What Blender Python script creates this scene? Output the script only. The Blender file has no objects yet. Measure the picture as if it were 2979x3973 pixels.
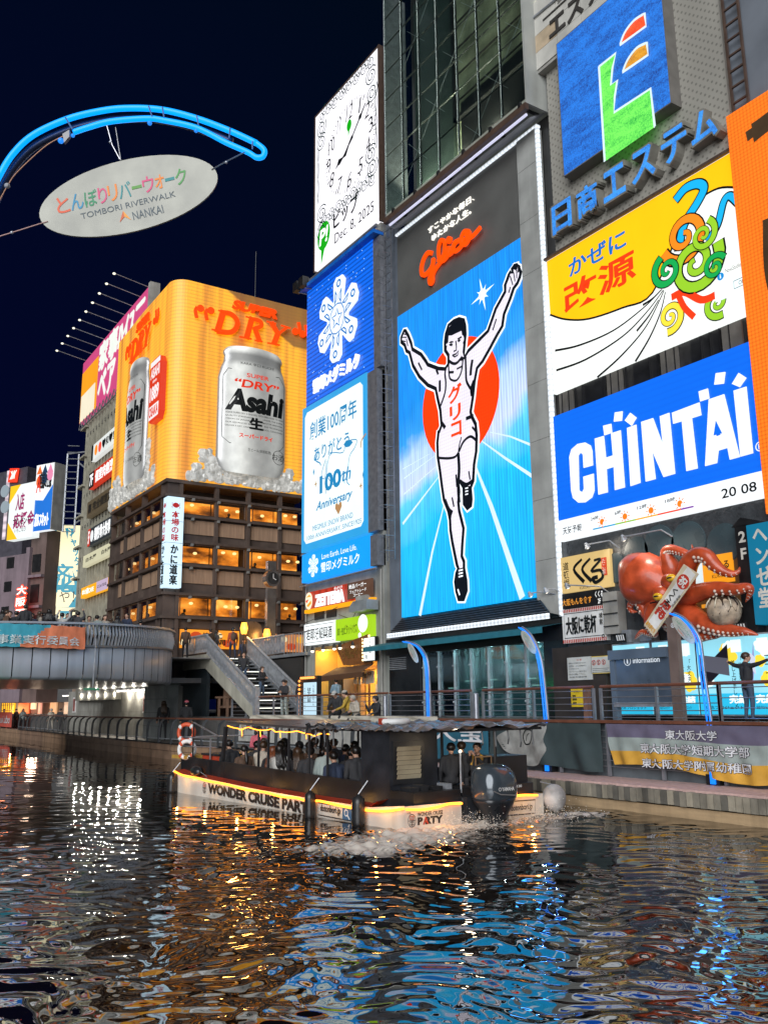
import bpy, bmesh, math, random
import numpy as np
from mathutils import Vector, Matrix
random.seed(7)
rng = np.random.default_rng(11)
SC = bpy.context.scene
COL = SC.collection
K = 0.77          # layout units -> metres (everything is laid out in units, scaled once at the end)
H = 3.3           # eye height above the canal, in units

# camera
FW = Vector((-0.82090205, 0.53127474, 0.20944444))
RT = Vector((0.5414602, 0.84066441, -0.01020787))
UP = Vector((0.18149567, -0.10502617, 0.97776727))
FOC = 3492.4
cd = bpy.data.cameras.new('camera'); cam = bpy.data.objects.new('camera', cd); COL.objects.link(cam)
cd.sensor_fit = 'VERTICAL'; cd.sensor_height = 36; cd.lens = FOC / 3973 * 36
cd.clip_start = 0.1; cd.clip_end = 3000
cam.matrix_world = Matrix(((RT.x, UP.x, -FW.x, 0), (RT.y, UP.y, -FW.y, 0), (RT.z, UP.z, -FW.z, H * K), (0, 0, 0, 1)))
SC.camera = cam

# sky, glow of the city, exposure
w = bpy.data.worlds.new('World'); SC.world = w; w.use_nodes = True
wn = w.node_tree.nodes; wl = w.node_tree.links
bg = wn['Background']
tc = wn.new('ShaderNodeTexCoord'); sp = wn.new('ShaderNodeSeparateXYZ'); wl.new(tc.outputs['Generated'], sp.inputs[0])
mr = wn.new('ShaderNodeMapRange'); mr.inputs[1].default_value = -1.0; mr.inputs[2].default_value = -0.55
wl.new(sp.outputs['X'], mr.inputs[0])
mx = wn.new('ShaderNodeMix'); mx.data_type = 'RGBA'
mx.inputs[6].default_value = (0.0007, 0.0016, 0.0165, 1); mx.inputs[7].default_value = (0.0004, 0.0027, 0.0065, 1)
wl.new(mr.outputs[0], mx.inputs[0]); wl.new(mx.outputs[2], bg.inputs[0]); bg.inputs[1].default_value = 1.0
sl = bpy.data.lights.new('city_glow', 'SUN'); sl.energy = 3.0; sl.angle = math.radians(50); sl.color = (0.95, 0.97, 1.0)
so = bpy.data.objects.new('city_glow', sl); COL.objects.link(so)
so.rotation_euler = Vector((-0.62, 0.70, -0.36)).to_track_quat('-Z', 'Y').to_euler()
SC.view_settings.view_transform = 'Standard'; SC.view_settings.look = 'None'
SC.view_settings.exposure = 0.25; SC.view_settings.gamma = 1.0; SC.view_settings.use_curve_mapping = False
SC.render.engine = 'CYCLES'
SC.cycles.use_denoising = True
SC.cycles.max_bounces = 6; SC.cycles.transparent_max_bounces = 12
SC.cycles.sample_clamp_indirect = 4.0

# materials
def hx(s):
    v = [int(s[i:i+2], 16) / 255 for i in (0, 2, 4)]
    return tuple(((c + .055) / 1.055) ** 2.4 if c > .04045 else c / 12.92 for c in v) + (1,)
_M = {}
def _new(name):
    m = bpy.data.materials.new(name); m.use_nodes = True
    return m, m.node_tree.nodes, m.node_tree.links, m.node_tree.nodes['Principled BSDF']
def _pos(N, L, scale):
    g = N.new('ShaderNodeNewGeometry'); v = N.new('ShaderNodeVectorMath'); v.operation = 'MULTIPLY'
    v.inputs[1].default_value = scale if isinstance(scale, tuple) else (scale,) * 3
    L.new(g.outputs['Position'], v.inputs[0]); return v.outputs[0]
def pm(name, col, rough=.6, metal=0., var=.25, ns=2., bump=.0, bs=20., dirt=0., spec=.5, sc=(1, 1, 1)):
    """plain surface: base colour with noise wear, fine relief, streaky dirt"""
    if name in _M: return _M[name]
    m, N, L, b = _new(name)
    c = hx(col) if isinstance(col, str) else tuple(col) + (1,)
    b.inputs['Roughness'].default_value = rough; b.inputs['Metallic'].default_value = metal
    b.inputs['Specular IOR Level'].default_value = spec
    b.inputs['Base Color'].default_value = c
    if var > 0:
        n = N.new('ShaderNodeTexNoise'); n.inputs['Scale'].default_value = ns; n.inputs['Detail'].default_value = 6
        L.new(_pos(N, L, sc), n.inputs['Vector'])
        mm = N.new('ShaderNodeMapRange'); mm.inputs[1].default_value = .3; mm.inputs[2].default_value = .7
        mm.inputs[3].default_value = 1 - var; mm.inputs[4].default_value = 1 + var * .6
        L.new(n.outputs[0], mm.inputs[0])
        vm = N.new('ShaderNodeVectorMath'); vm.operation = 'SCALE'; vm.inputs[0].default_value = c[:3]
        L.new(mm.outputs[0], vm.inputs['Scale']); out = vm.outputs[0]
        if dirt > 0:
            n2 = N.new('ShaderNodeTexNoise'); n2.inputs['Scale'].default_value = 1.; n2.inputs['Detail'].default_value = 5
            L.new(_pos(N, L, (2.2, 2.2, .18)), n2.inputs['Vector'])
            m2 = N.new('ShaderNodeMapRange'); m2.inputs[1].default_value = .45; m2.inputs[2].default_value = .75
            m2.inputs[3].default_value = 1; m2.inputs[4].default_value = 1 - dirt
            L.new(n2.outputs[0], m2.inputs[0])
            v2 = N.new('ShaderNodeVectorMath'); v2.operation = 'SCALE'
            L.new(out, v2.inputs[0]); L.new(m2.outputs[0], v2.inputs['Scale']); out = v2.outputs[0]
        L.new(out, b.inputs['Base Color'])
        m3 = N.new('ShaderNodeMapRange'); m3.inputs[3].default_value = max(.03, rough - .12); m3.inputs[4].default_value = min(1, rough + .15)
        L.new(n.outputs[0], m3.inputs[0]); L.new(m3.outputs[0], b.inputs['Roughness'])
    if bump > 0:
        n = N.new('ShaderNodeTexNoise'); n.inputs['Scale'].default_value = bs; n.inputs['Detail'].default_value = 4
        L.new(_pos(N, L, 1.), n.inputs['Vector'])
        bp = N.new('ShaderNodeBump'); bp.inputs['Strength'].default_value = bump; bp.inputs['Distance'].default_value = .03
        L.new(n.outputs[0], bp.inputs['Height']); L.new(bp.outputs[0], b.inputs['Normal'])
    _M[name] = m; return m
def em(name, col, s=1.0, light=False, pat=None, ps=6., amt=.3, base=.3, var=.06):
    """a lit sign face or lamp. pat: 'h' / 'v' rows of LEDs or tubes, 'dots' both"""
    if name in _M: return _M[name]
    m, N, L, b = _new(name); c = hx(col) if isinstance(col, str) else tuple(col) + (1,)
    b.inputs['Base Color'].default_value = tuple(x * base for x in c[:3]) + (1,)
    b.inputs['Roughness'].default_value = .45
    b.inputs['Emission Color'].default_value = c; b.inputs['Emission Strength'].default_value = s
    out = None
    n = N.new('ShaderNodeTexNoise'); n.inputs['Scale'].default_value = .8; n.inputs['Detail'].default_value = 3
    L.new(_pos(N, L, (1, 1, .5)), n.inputs['Vector'])
    a = N.new('ShaderNodeMapRange'); a.inputs[3].default_value = s * (1 - var * 2); a.inputs[4].default_value = s * (1 + var * 2)
    L.new(n.outputs[0], a.inputs[0]); out = a.outputs[0]
    if pat:
        for ax in (['Z'] if pat == 'h' else ['X'] if pat == 'v' else ['Z', 'X']):
            sp = N.new('ShaderNodeSeparateXYZ'); L.new(_pos(N, L, ps * 6.28318), sp.inputs[0])
            sn = N.new('ShaderNodeMath'); sn.operation = 'SINE'; L.new(sp.outputs[ax], sn.inputs[0])
            mp = N.new('ShaderNodeMapRange'); mp.inputs[1].default_value = -1; mp.inputs[2].default_value = .4
            mp.inputs[3].default_value = 1 - amt; mp.inputs[4].default_value = 1 + amt * .15
            L.new(sn.outputs[0], mp.inputs[0])
            mu = N.new('ShaderNodeMath'); mu.operation = 'MULTIPLY'
            L.new(out, mu.inputs[0]); L.new(mp.outputs[0], mu.inputs[1]); out = mu.outputs[0]
    L.new(out, b.inputs['Emission Strength'])
    if not light: m.cycles.emission_sampling = 'NONE'
    _M[name] = m; return m
def glass(name, tint=(.8, .9, .9), clear=.85, rough=.05):
    if name in _M: return _M[name]
    m, N, L, b = _new(name)
    t = N.new('ShaderNodeBsdfTransparent'); t.inputs[0].default_value = tuple(tint) + (1,)
    g = N.new('ShaderNodeBsdfGlossy'); g.inputs['Roughness'].default_value = rough
    lw = N.new('ShaderNodeFresnel'); lw.inputs[0].default_value = 1.5
    ad = N.new('ShaderNodeMath'); ad.operation = 'MULTIPLY_ADD'; ad.inputs[1].default_value = .35; ad.inputs[2].default_value = 1 - clear; ad.use_clamp = True
    L.new(lw.outputs[0], ad.inputs[0])
    mx = N.new('ShaderNodeMixShader'); L.new(ad.outputs[0], mx.inputs[0]); L.new(t.outputs[0], mx.inputs[1]); L.new(g.outputs[0], mx.inputs[2])
    L.new(mx.outputs[0], N['Material Output'].inputs[0]); _M[name] = m; return m

# frames, naming, mesh builder
class FR:
    """a vertical (or any) plane: origin, right axis, up axis; normal faces the viewer"""
    def __init__(s, o, xd, zd=(0, 0, 1)):
        s.o = Vector(o); s.x = Vector(tuple(xd) + (0,) * (3 - len(xd))).normalized(); s.z = Vector(zd).normalized(); s.n = s.x.cross(s.z)
    def w(s, u, v, d=0.): return s.o + s.x * u + s.z * v + s.n * d
    def px(s, pts):      # survey of the photograph: sight line (photo pixel) -> point of this plane
        out = []
        for a, b in pts:
            d = FW * FOC + RT * (a - 1489.5) - UP * (b - 1986.5); c = Vector((0, 0, H))
            p = c + d * (((s.o - c).dot(s.n)) / d.dot(s.n)) - s.o
            out.append((p.dot(s.x), p.dot(s.z)))
        return out
    def off(s, d): return FR(s.o + s.n * d, s.x, s.z)
def zz(ox, oy, sc, pts): return [(ox + a * sc, oy + b * sc) for a, b in pts]
def smooth(pts, n=6, closed=False):
    P = [Vector(p) for p in pts]; out = []; m = len(P)
    rngi = range(m if closed else m - 1)
    for i in rngi:
        g = (lambda k: P[k % m]) if closed else (lambda k: P[max(0, min(m - 1, k))])
        a, b, c, d = g(i - 1), g(i), g(i + 1), g(i + 2)
        for k in range(n):
            t = k / n
            out.append(.5 * ((2 * b) + (c - a) * t + (2 * a - 5 * b + 4 * c - d) * t * t + (3 * b - a - 3 * c + d) * t ** 3))
    if not closed: out.append(P[-1])
    return [tuple(p) for p in out]
ORG = {}
def tag(o, label=None, cat=None, group=None, kind=None):
    if label: o['label'] = label
    if cat: o['category'] = cat
    if group: o['group'] = group
    if kind: o['kind'] = kind
    return o
def thing(name, label, cat, loc=(0, 0, 0), group=None):
    o = bpy.data.objects.new(name, None); COL.objects.link(o); o.location = loc; o.empty_display_size = .2
    ORG[o] = Vector(loc); return tag(o, label, cat, group)
class MB:
    def __init__(s): s.v = []; s.f = []; s.m = []
    def add(s, vs, fs, mi=0):
        b = len(s.v); s.v += [Vector(v) for v in vs]; s.f += [tuple(b + i for i in f) for f in fs]; s.m += [mi] * len(fs); return s
    def box(s, x0, y0, z0, x1, y1, z1, mi=0):
        return s.fbox(WF, x0, z0, x1, z1, -y0, -y1, mi)
    def fbox(s, F, u0, v0, u1, v1, d0, d1, mi=0):
        P = [F.w(a, b, c) for c in (d0, d1) for a, b in ((u0, v0), (u1, v0), (u1, v1), (u0, v1))]
        return s.add(P, [(0, 3, 2, 1), (4, 5, 6, 7), (0, 1, 5, 4), (1, 2, 6, 5), (2, 3, 7, 6), (3, 0, 4, 7)], mi)
    def poly(s, F, pts, d0, d1=None, mi=0):
        n = len(pts)
        if d1 is None: return s.add([F.w(a, b, d0) for a, b in pts], [tuple(range(n))], mi)
        P = [F.w(a, b, d0) for a, b in pts] + [F.w(a, b, d1) for a, b in pts]
        return s.add(P, [tuple(range(n, 2 * n)), tuple(range(n - 1, -1, -1))] + [(i, (i + 1) % n, n + (i + 1) % n, n + i) for i in range(n)], mi)
    def ring(s, F, u, v, r0, r1, d, n=32, rx=1., mi=0):
        a = [(2 * math.pi * i / n) for i in range(n)]
        P = [F.w(u + math.cos(t) * r0 * rx, v + math.sin(t) * r0, d) for t in a] + [F.w(u + math.cos(t) * r1 * rx, v + math.sin(t) * r1, d) for t in a]
        return s.add(P, [(i, (i + 1) % n, n + (i + 1) % n, n + i) for i in range(n)], mi)
    def disc(s, F, u, v, r, d, n=24, rx=1., rot=0., d1=None, mi=0):
        pts = []
        for i in range(n):
            t = 2 * math.pi * i / n; x = math.cos(t) * r * rx; y = math.sin(t) * r
            pts.append((u + x * math.cos(rot) - y * math.sin(rot), v + x * math.sin(rot) + y * math.cos(rot)))
        return s.poly(F, pts, d, d1, mi)
    def stroke(s, F, pts, wd, d=.02, thick=0., closed=False, taper=None, mi=0):
        P = [Vector(p) for p in pts]; n = len(P); Lf = []; Rt = []
        for i in range(n):
            a = P[(i - 1) % n] if (closed or i > 0) else P[i]; b = P[(i + 1) % n] if (closed or i < n - 1) else P[i]
            t = (b - a); t = t.normalized() if t.length > 1e-9 else Vector((1, 0))
            ww = wd * .5 * (taper(i / (n - 1)) if taper else 1)
            nn = Vector((-t.y, t.x)) * ww; Lf.append(P[i] + nn); Rt.append(P[i] - nn)
        if not closed:   # round-ish caps
            t = (P[0] - P[1]).normalized() * wd * .35; Lf[0] += t * .5; Rt[0] += t * .5
            t = (P[-1] - P[-2]).normalized() * wd * .35; Lf[-1] += t * .5; Rt[-1] += t * .5
        V = []
        for i in range(n):
            e = d + thick + i * 2e-5
            V += [F.w(Lf[i].x, Lf[i].y, e), F.w(Rt[i].x, Rt[i].y, e)]
        fs = []
        for i in range(n if closed else n - 1):
            j = (i + 1) % n; fs.append((2 * i, 2 * i + 1, 2 * j + 1, 2 * j))
        if thick > 0:
            m = len(V)
            for i in range(n): V += [F.w(Lf[i].x, Lf[i].y, d), F.w(Rt[i].x, Rt[i].y, d)]
            for i in range(n if closed else n - 1):
                j = (i + 1) % n
                fs += [(2 * i, 2 * j, m + 2 * j, m + 2 * i), (2 * i + 1, m + 2 * i + 1, m + 2 * j + 1, 2 * j + 1)]
            if not closed: fs += [(0, m, m + 1, 1), (2 * n - 2, 2 * n - 1, m + 2 * n - 1, m + 2 * n - 2)]
        return s.add(V, fs, mi)
    def tube(s, pts, r, n=8, caps=True, mi=0, flat=1.):
        P = [Vector(p) for p in pts]; m = len(P); V = []; rr = r if isinstance(r, (list, tuple)) else [r] * m
        prev = None
        for i in range(m):
            t = (P[min(i + 1, m - 1)] - P[max(i - 1, 0)]).normalized()
            a = Vector((0, 0, 1)) if abs(t.z) < .9 else Vector((1, 0, 0))
            if prev is not None:
                e1 = (prev - t * prev.dot(t))
                e1 = e1.normalized() if e1.length > 1e-6 else t.cross(a).normalized()
            else: e1 = t.cross(a).normalized()
            prev = e1; e2 = t.cross(e1)
            for k in range(n):
                g = 2 * math.pi * k / n; V.append(P[i] + (e1 * math.cos(g) + e2 * math.sin(g) * flat) * rr[i])
        fs = [(i * n + k, i * n + (k + 1) % n, (i + 1) * n + (k + 1) % n, (i + 1) * n + k) for i in range(m - 1) for k in range(n)]
        if caps: fs += [tuple(range(n - 1, -1, -1)), tuple(range((m - 1) * n, m * n))]
        return s.add(V, fs, mi)
    def ball(s, c, r, n=12, m=8, mi=0):
        c = Vector(c); r = Vector(r if isinstance(r, (tuple, list)) else (r, r, r)); V = [c + Vector((0, 0, r.z))]
        for i in range(1, m):
            a = math.pi * i / m
            for k in range(n):
                g = 2 * math.pi * k / n; V.append(c + Vector((r.x * math.sin(a) * math.cos(g), r.y * math.sin(a) * math.sin(g), r.z * math.cos(a))))
        V.append(c - Vector((0, 0, r.z))); e = len(V) - 1
        fs = [(0, 1 + k, 1 + (k + 1) % n) for k in range(n)]
        for i in range(m - 2):
            for k in range(n):
                a = 1 + i * n + k; b = 1 + i * n + (k + 1) % n; fs.append((a, a + n, b + n, b))
        fs += [(e, 1 + (m - 2) * n + (k + 1) % n, 1 + (m - 2) * n + k) for k in range(n)]
        return s.add(V, fs, mi)
    def build(s, name, mat, parent=None, smooth=False, label=None, at=None):
        if parent is not None:
            r = parent
            while r.parent: r = r.parent
            org = ORG[r]; at_ = Vector(at) if at is not None else org
            pl_ = at_ - org
            if parent is not r: pl_ = at_ - (org + parent.location)
        else:
            if s.v:
                xs = [v.x for v in s.v]; ys = [v.y for v in s.v]; zs = [v.z for v in s.v]
                at_ = Vector(((min(xs) + max(xs)) / 2, (min(ys) + max(ys)) / 2, min(zs)))
            else: at_ = Vector((0, 0, 0))
            pl_ = at_
        me = bpy.data.meshes.new(name); me.from_pydata([tuple(v - at_) for v in s.v], [], s.f)
        mats = mat if isinstance(mat, (list, tuple)) else [mat]
        for x in mats: me.materials.append(x)
        if len(mats) > 1: me.polygons.foreach_set('material_index', s.m)
        if smooth: me.polygons.foreach_set('use_smooth', [True] * len(me.polygons))
        me.update(); o = bpy.data.objects.new(name, me); COL.objects.link(o); o.location = pl_
        if parent is not None: o.parent = parent
        else: ORG[o] = at_
        if label: o['label'] = label
        return o
WF = FR((0, 0, 0), (1, 0, 0))
def put_fbox(*a, **k): q = MB(); q.fbox(*a, **k); return q.build
def put_box(*a, **k): q = MB(); q.box(*a, **k); return q.build
def put_tube(*a, **k): q = MB(); q.tube(*a, **k); return q.build
def put_ball(*a, **k): q = MB(); q.ball(*a, **k); return q.build
def put_disc(*a, **k): q = MB(); q.disc(*a, **k); return q.build
def put_stroke(*a, **k): q = MB(); q.stroke(*a, **k); return q.build
def put_poly(*a, **k): q = MB(); q.poly(*a, **k); return q.build
def white_sign(): return em('sign_white_b', 'f2f4f4', 1.)
def z19(p): return zz(2000, 1950, .5901, p)
def z09(p): return zz(2000, 900, .5901, p)
def z12(p): return zz(1100, 2000, .6631, p)
def rep(o, off, rz=None, parent=None):
    c = o.copy(); COL.objects.link(c); c.location = o.location + Vector(off)
    if rz is not None: c.rotation_euler = (0, 0, rz)
    if parent is not None: c.parent = parent
    return c
def copy_tree(o, parent=None):
    c = o.copy(); COL.objects.link(c)
    if parent is not None: c.parent = parent
    for ch in list(o.children): copy_tree(ch, c)
    return c
# lettering
_T = {}
def _glyphs(s, bold, ext, ls, slant=0.):
    k = (s, bold, ext, ls)
    if k in _T: return _T[k]
    cu = bpy.data.curves.new('t', 'FONT'); cu.body = s; cu.offset = bold; cu.resolution_u = 3; cu.extrude = ext
    cu.space_line = ls; cu.align_x = 'CENTER'; cu.size = 1
    ob = bpy.data.objects.new('t', cu); me = bpy.data.meshes.new_from_object(ob)
    V = np.array([tuple(v.co) for v in me.vertices]).reshape(-1, 3); F = [tuple(p.vertices) for p in me.polygons]
    bpy.data.objects.remove(ob); bpy.data.curves.remove(cu); bpy.data.meshes.remove(me)
    if len(V):
        mn = V.min(0); mxv = V.max(0); V = V.copy()
        for a in (0, 1): V[:, a] = (V[:, a] - mn[a]) / max(1e-6, mxv[a] - mn[a])
        V[:, 2] = V[:, 2] / ext if ext > 0 else 0
    _T[k] = (V, F); return _T[k]
def T(s, F, box, mat, parent, d=.03, bold=.0, rot=0., shear=0., name='lettering', thick=0., ls=1., mb=None):
    """lettering in frame F filling box (u0,v0,u1,v1)"""
    cjk = any(ord(c) > 0x2e80 for c in s); bo = min(bold, .012) if cjk else bold
    V, fs = _glyphs(s, bo, .5 if thick > 0 else 0., ls)
    if not len(V): return None
    u0, v0, u1, v1 = box; cx, cy = (u0 + u1) / 2, (v0 + v1) / 2; W, Hh = u1 - u0, v1 - v0
    cr, sr = math.cos(rot), math.sin(rot); P = []
    for x, y, z in V:
        a = (x - .5) * W + shear * (y - .5) * Hh; b = (y - .5) * Hh
        P.append(F.w(cx + a * cr - b * sr, cy + a * sr + b * cr, d + (z * .5 + .5) * thick))
    tgt = mb if mb is not None else MB(); tgt.add(P, fs)
    if cjk and bold > .02:   # heavier strokes: the outline repeated a hair to each side
        lines = s.split('\n'); em_ = Hh / len(lines) if len(lines) > 1 else Hh; q = (bold - .012) * em_ * 1.1
        for k, (ax, az) in enumerate(((q, 0), (-q, 0), (0, q * .7), (0, -q * .7))): o_ = F.x * ax + F.z * az + F.n * (.0006 * (k + 1)); tgt.add([p_ + o_ for p_ in P], fs)
    if mb is not None: return tgt
    return tgt.build(name, mat, parent)
def TV(s, F, box, mat, parent, **k):   # vertical writing
    k.setdefault('ls', 1.0); return T('\n'.join(s), F, box, mat, parent, **k)
def W3(F, p, d): Q_ = F.off(d); return Q_.w(*Q_.px([p])[0])
def B(F, p0, p1):
    (a, b), (c, d_) = F.px([p0, p1]); return (min(a, c), min(b, d_), max(a, c), max(b, d_))
GFILL = []
# the canal
def make_water():
    a0 = 2.567
    ang = np.concatenate([np.linspace(a0 - math.pi, a0 - .6, 40, endpoint=False), np.linspace(a0 - .6, a0 + .6, 600, endpoint=False), np.linspace(a0 + .6, a0 + math.pi, 40, endpoint=False)])
    nr = 1050; rad = 1.2 * (190 / 1.2) ** (np.linspace(0, 1, nr))
    A, R = np.meshgrid(ang, rad); X = R * np.cos(A); Y = R * np.sin(A)
    Z = np.zeros_like(X)
    step = R * (math.log(190 / 1.2) / nr)
    wx = X + .22 * np.sin(Y * .9 + .4 * X) + .2 * np.sin(2.3 * Y - 1.1 * X); wy = Y + .22 * np.sin(X * .8 - .5 * Y) + .2 * np.sin(2.1 * X + 1.7 * Y)
    for i in range(96):
        lam = .11 * (24 ** (i / 95.)); th = rng.normal(2.45, .62); k = 2 * math.pi / lam
        sl = .0245 * math.exp(-((math.log(lam / .50)) / .62) ** 2) + .003
        fade = np.clip((lam / step - 2.5) / 3., 0, 1); q = k * (wx * math.cos(th) + wy * math.sin(th)) + rng.uniform(0, 6.28)
        Z += sl * .76 / k * (np.sin(q) + .22 * np.sin(2 * q + .6)) * fade
    # gentle modulation so that calm and choppy patches alternate
    mod = .8 + .32 * np.sin(.21 * X + .33 * Y + 1) * np.sin(.27 * X - .19 * Y) + .15 * np.sin(.9 * X + .4 * Y)
    Z *= mod
    # churned water behind the boat
    def blob(cx, cy, sx, sy, rot=0.):
        dx = X - cx; dy = Y - cy; c, s = math.cos(rot), math.sin(rot); return np.exp(-((dx * c + dy * s) / sx) ** 2 - ((-dx * s + dy * c) / sy) ** 2)
    foam = blob(-19.6, 12.9, 1.7, 1.5) + .95 * blob(-18.9, 11.2, 1.5, .9, .6) + 1.1 * blob(-20.6, 16.2, .8, 2.3) + .8 * blob(-20.6, 20.2, .9, 1.6) + .5 * blob(-19.4, 14.6, 1.7, 1.6)
    foam = np.clip(foam, 0, 1.3)
    turb = np.zeros_like(X)
    for i in range(26):
        lam = .14 * (5 ** (i / 25.)); th = rng.uniform(0, 6.28); k = 2 * math.pi / lam
        turb += .10 / k * np.sin(k * (X * math.cos(th) + Y * math.sin(th)) + 1.6 * np.sin(1.7 * X + 2.1 * Y + i) + rng.uniform(0, 6.28)) * np.clip(lam / step - 2, 0, 1)
    Z += turb * np.clip(foam, 0, 1) * 1.6 + foam * .05
    V = np.stack([X, Y, Z], -1).reshape(-1, 3)
    na = len(ang); i = np.arange(nr - 1)[:, None] * na; j = np.arange(na)[None, :]; j2 = (j + 1) % na
    F = np.stack([i + j, i + na + j, i + na + j2, i + j2], -1).reshape(-1, 4)
    me = bpy.data.meshes.new('canal_water'); me.vertices.add(len(V)); me.vertices.foreach_set('co', V.astype('f').ravel())
    me.loops.add(F.size); me.loops.foreach_set('vertex_index', F.astype('i').ravel()[:])
    me.polygons.add(len(F)); me.polygons.foreach_set('loop_start', np.arange(0, F.size, 4, dtype='i'))
    me.polygons.foreach_set('use_smooth', np.ones(len(F), dtype=bool)); me.update(calc_edges=True)
    at = me.attributes.new('foam', 'FLOAT', 'POINT'); at.data.foreach_set('value', foam.astype('f').ravel())
    m, N, L, b = _new('water')
    b.inputs['Base Color'].default_value = (.006, .0045, .003, 1); b.inputs['Roughness'].default_value = .0
    b.inputs['IOR'].default_value = 2.4
    at = N.new('ShaderNodeAttribute'); at.attribute_name = 'foam'
    nf = N.new('ShaderNodeTexNoise'); nf.inputs['Scale'].default_value = 1; nf.inputs['Detail'].default_value = 8; nf.inputs['Roughness'].default_value = .65; nf.inputs['Distortion'].default_value = 1.2
    L.new(_pos(N, L, (3.2, 3.2, 3.2)), nf.inputs['Vector'])
    ad = N.new('ShaderNodeMath'); ad.operation = 'MULTIPLY_ADD'; ad.inputs[1].default_value = .42; L.new(at.outputs['Fac'], ad.inputs[0]); L.new(nf.outputs[0], ad.inputs[2])
    mr = N.new('ShaderNodeMapRange'); mr.inputs[1].default_value = .72; mr.inputs[2].default_value = .98; L.new(ad.outputs[0], mr.inputs[0])
    fo = N.new('ShaderNodeBsdfDiffuse'); fo.inputs[0].default_value = (.72, .66, .58, 1)
    mx = N.new('ShaderNodeMixShader'); L.new(mr.outputs[0], mx.inputs[0]); L.new(b.outputs[0], mx.inputs[1]); L.new(fo.outputs[0], mx.inputs[2])
    L.new(mx.outputs[0], N['Material Output'].inputs[0])
    me.materials.append(m); o = bpy.data.objects.new('canal_water', me); COL.objects.link(o); tag(o, kind='structure'); ORG[o] = Vector((0, 0, 0))
make_water()
# spray thrown up behind the outboard: drops, one object
mb = MB()
for i in range(1500):
    t = rng.random(); side = rng.random() < .5
    cx, cy = (-20.3, 15.7) if side else (-20.7, 18.6)
    x = cx + rng.normal(0, .42); y = cy + rng.normal(0, .55 if side else .8); z = abs(rng.normal(0, .22)) * (1 - .5 * t) + .03
    r = rng.uniform(.004, .014)
    mb.ball((x, y, z), r, 5, 3)
tag(mb.build('water_spray', pm('spray', (.75, .7, .62), .3, var=0)), kind='stuff')

# grounds and masonry
m_conc = pm('concrete', (.20, .195, .18), .85, ns=1.2, bump=.3, dirt=.45)
m_conc2 = pm('concrete_pale', (.34, .33, .30), .8, ns=1.5, bump=.2, dirt=.3)
m_dark = pm('dark_paint', (.025, .024, .023), .45, ns=3)
m_black = pm('black_metal', (.012, .012, .013), .4, ns=3)
m_steel = pm('steel_grey', (.30, .31, .34), .35, .6, ns=4)
m_galv = pm('galvanised', (.42, .44, .47), .4, .5, ns=5)
m_rail = pm('handrail_brown', (.16, .06, .035), .4, ns=4)
m_white = pm('white_panel', (.72, .72, .70), .5)
m_brown = pm('brown_metal', (.085, .052, .038), .45, ns=4)
def struct(mb, name, mat): return tag(mb.build(name, mat), kind='structure')
mb = MB(); mb.box(-260, 24.35, -1.2, 60, 80, 2.62); struct(mb, 'promenade', pm('promenade_paving', (.10, .095, .09), .7, ns=3, bump=.2))
mb = MB(); mb.box(-260, -60, -3.2, 60, 80, -3.0); struct(mb, 'canal_bed', m_conc)
mb = MB(); mb.box(-260, -60, -1.2, 60, .55, .8); struct(mb, 'near_quay', m_conc)
# lower deck on the right: brick-pink slab, concrete blocks under its nose, timber beam at the water
deck = MB(); deck.box(-34, 22.15, .62, 6, 24.35, .80); deck = struct(deck, 'lower_deck', pm('deck_pink', (.62, .42, .38), .65, ns=8, bump=.25, bs=6))
m_blk = [pm('nose_block%d' % i, c, .85, ns=3, bump=.5, bs=14, dirt=.55) for i, c in enumerate([(.24, .215, .17), (.34, .30, .23), (.13, .12, .10)])]
def brickrow(parent, x0, x1, y, z0, z1, w, mats, name, dep=.16):
    protos = {}; x = x0; i = 0
    while x < x1:
        k = int(rng.integers(len(mats))); jz = rng.uniform(-.012, .012); jy = rng.uniform(-.02, .015)
        if k not in protos:
            b = MB(); b.box(0.012, y, z0, w - .012, y + dep, z1); o = b.build(name, mats[k], parent, at=(0, y, z0)); protos[k] = o; o.location = Vector((x, y + jy, z0 + jz)) - ORG[parent]
        else:
            o = rep(protos[k], (0, 0, 0)); o.location = Vector((x, y + jy, z0 + jz)) - ORG[parent]
        x += w; i += 1
brickrow(deck, -27.5, -12.5, 21.98, .34, .74, .235, m_blk, 'block')
put_box(-34, 22.05, -.25, 6, 22.4, .30)('timber_beam', pm('beam', (.46, .32, .18), .8, ns=2, bump=.3, dirt=.4, sc=(.3, 1, 3)), deck)
put_box(-34, 22.2, -1.1, 6, 24.35, .30)('footing', m_dark, deck)
# quay wall behind the lower deck, its ribs
qw = MB(); qw.box(-52, 24.15, .8, 6, 24.34, 2.55); qw = struct(qw, 'quay_wall', pm('quay_wall', (.11, .13, .145), .6, ns=2, dirt=.3))
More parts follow.
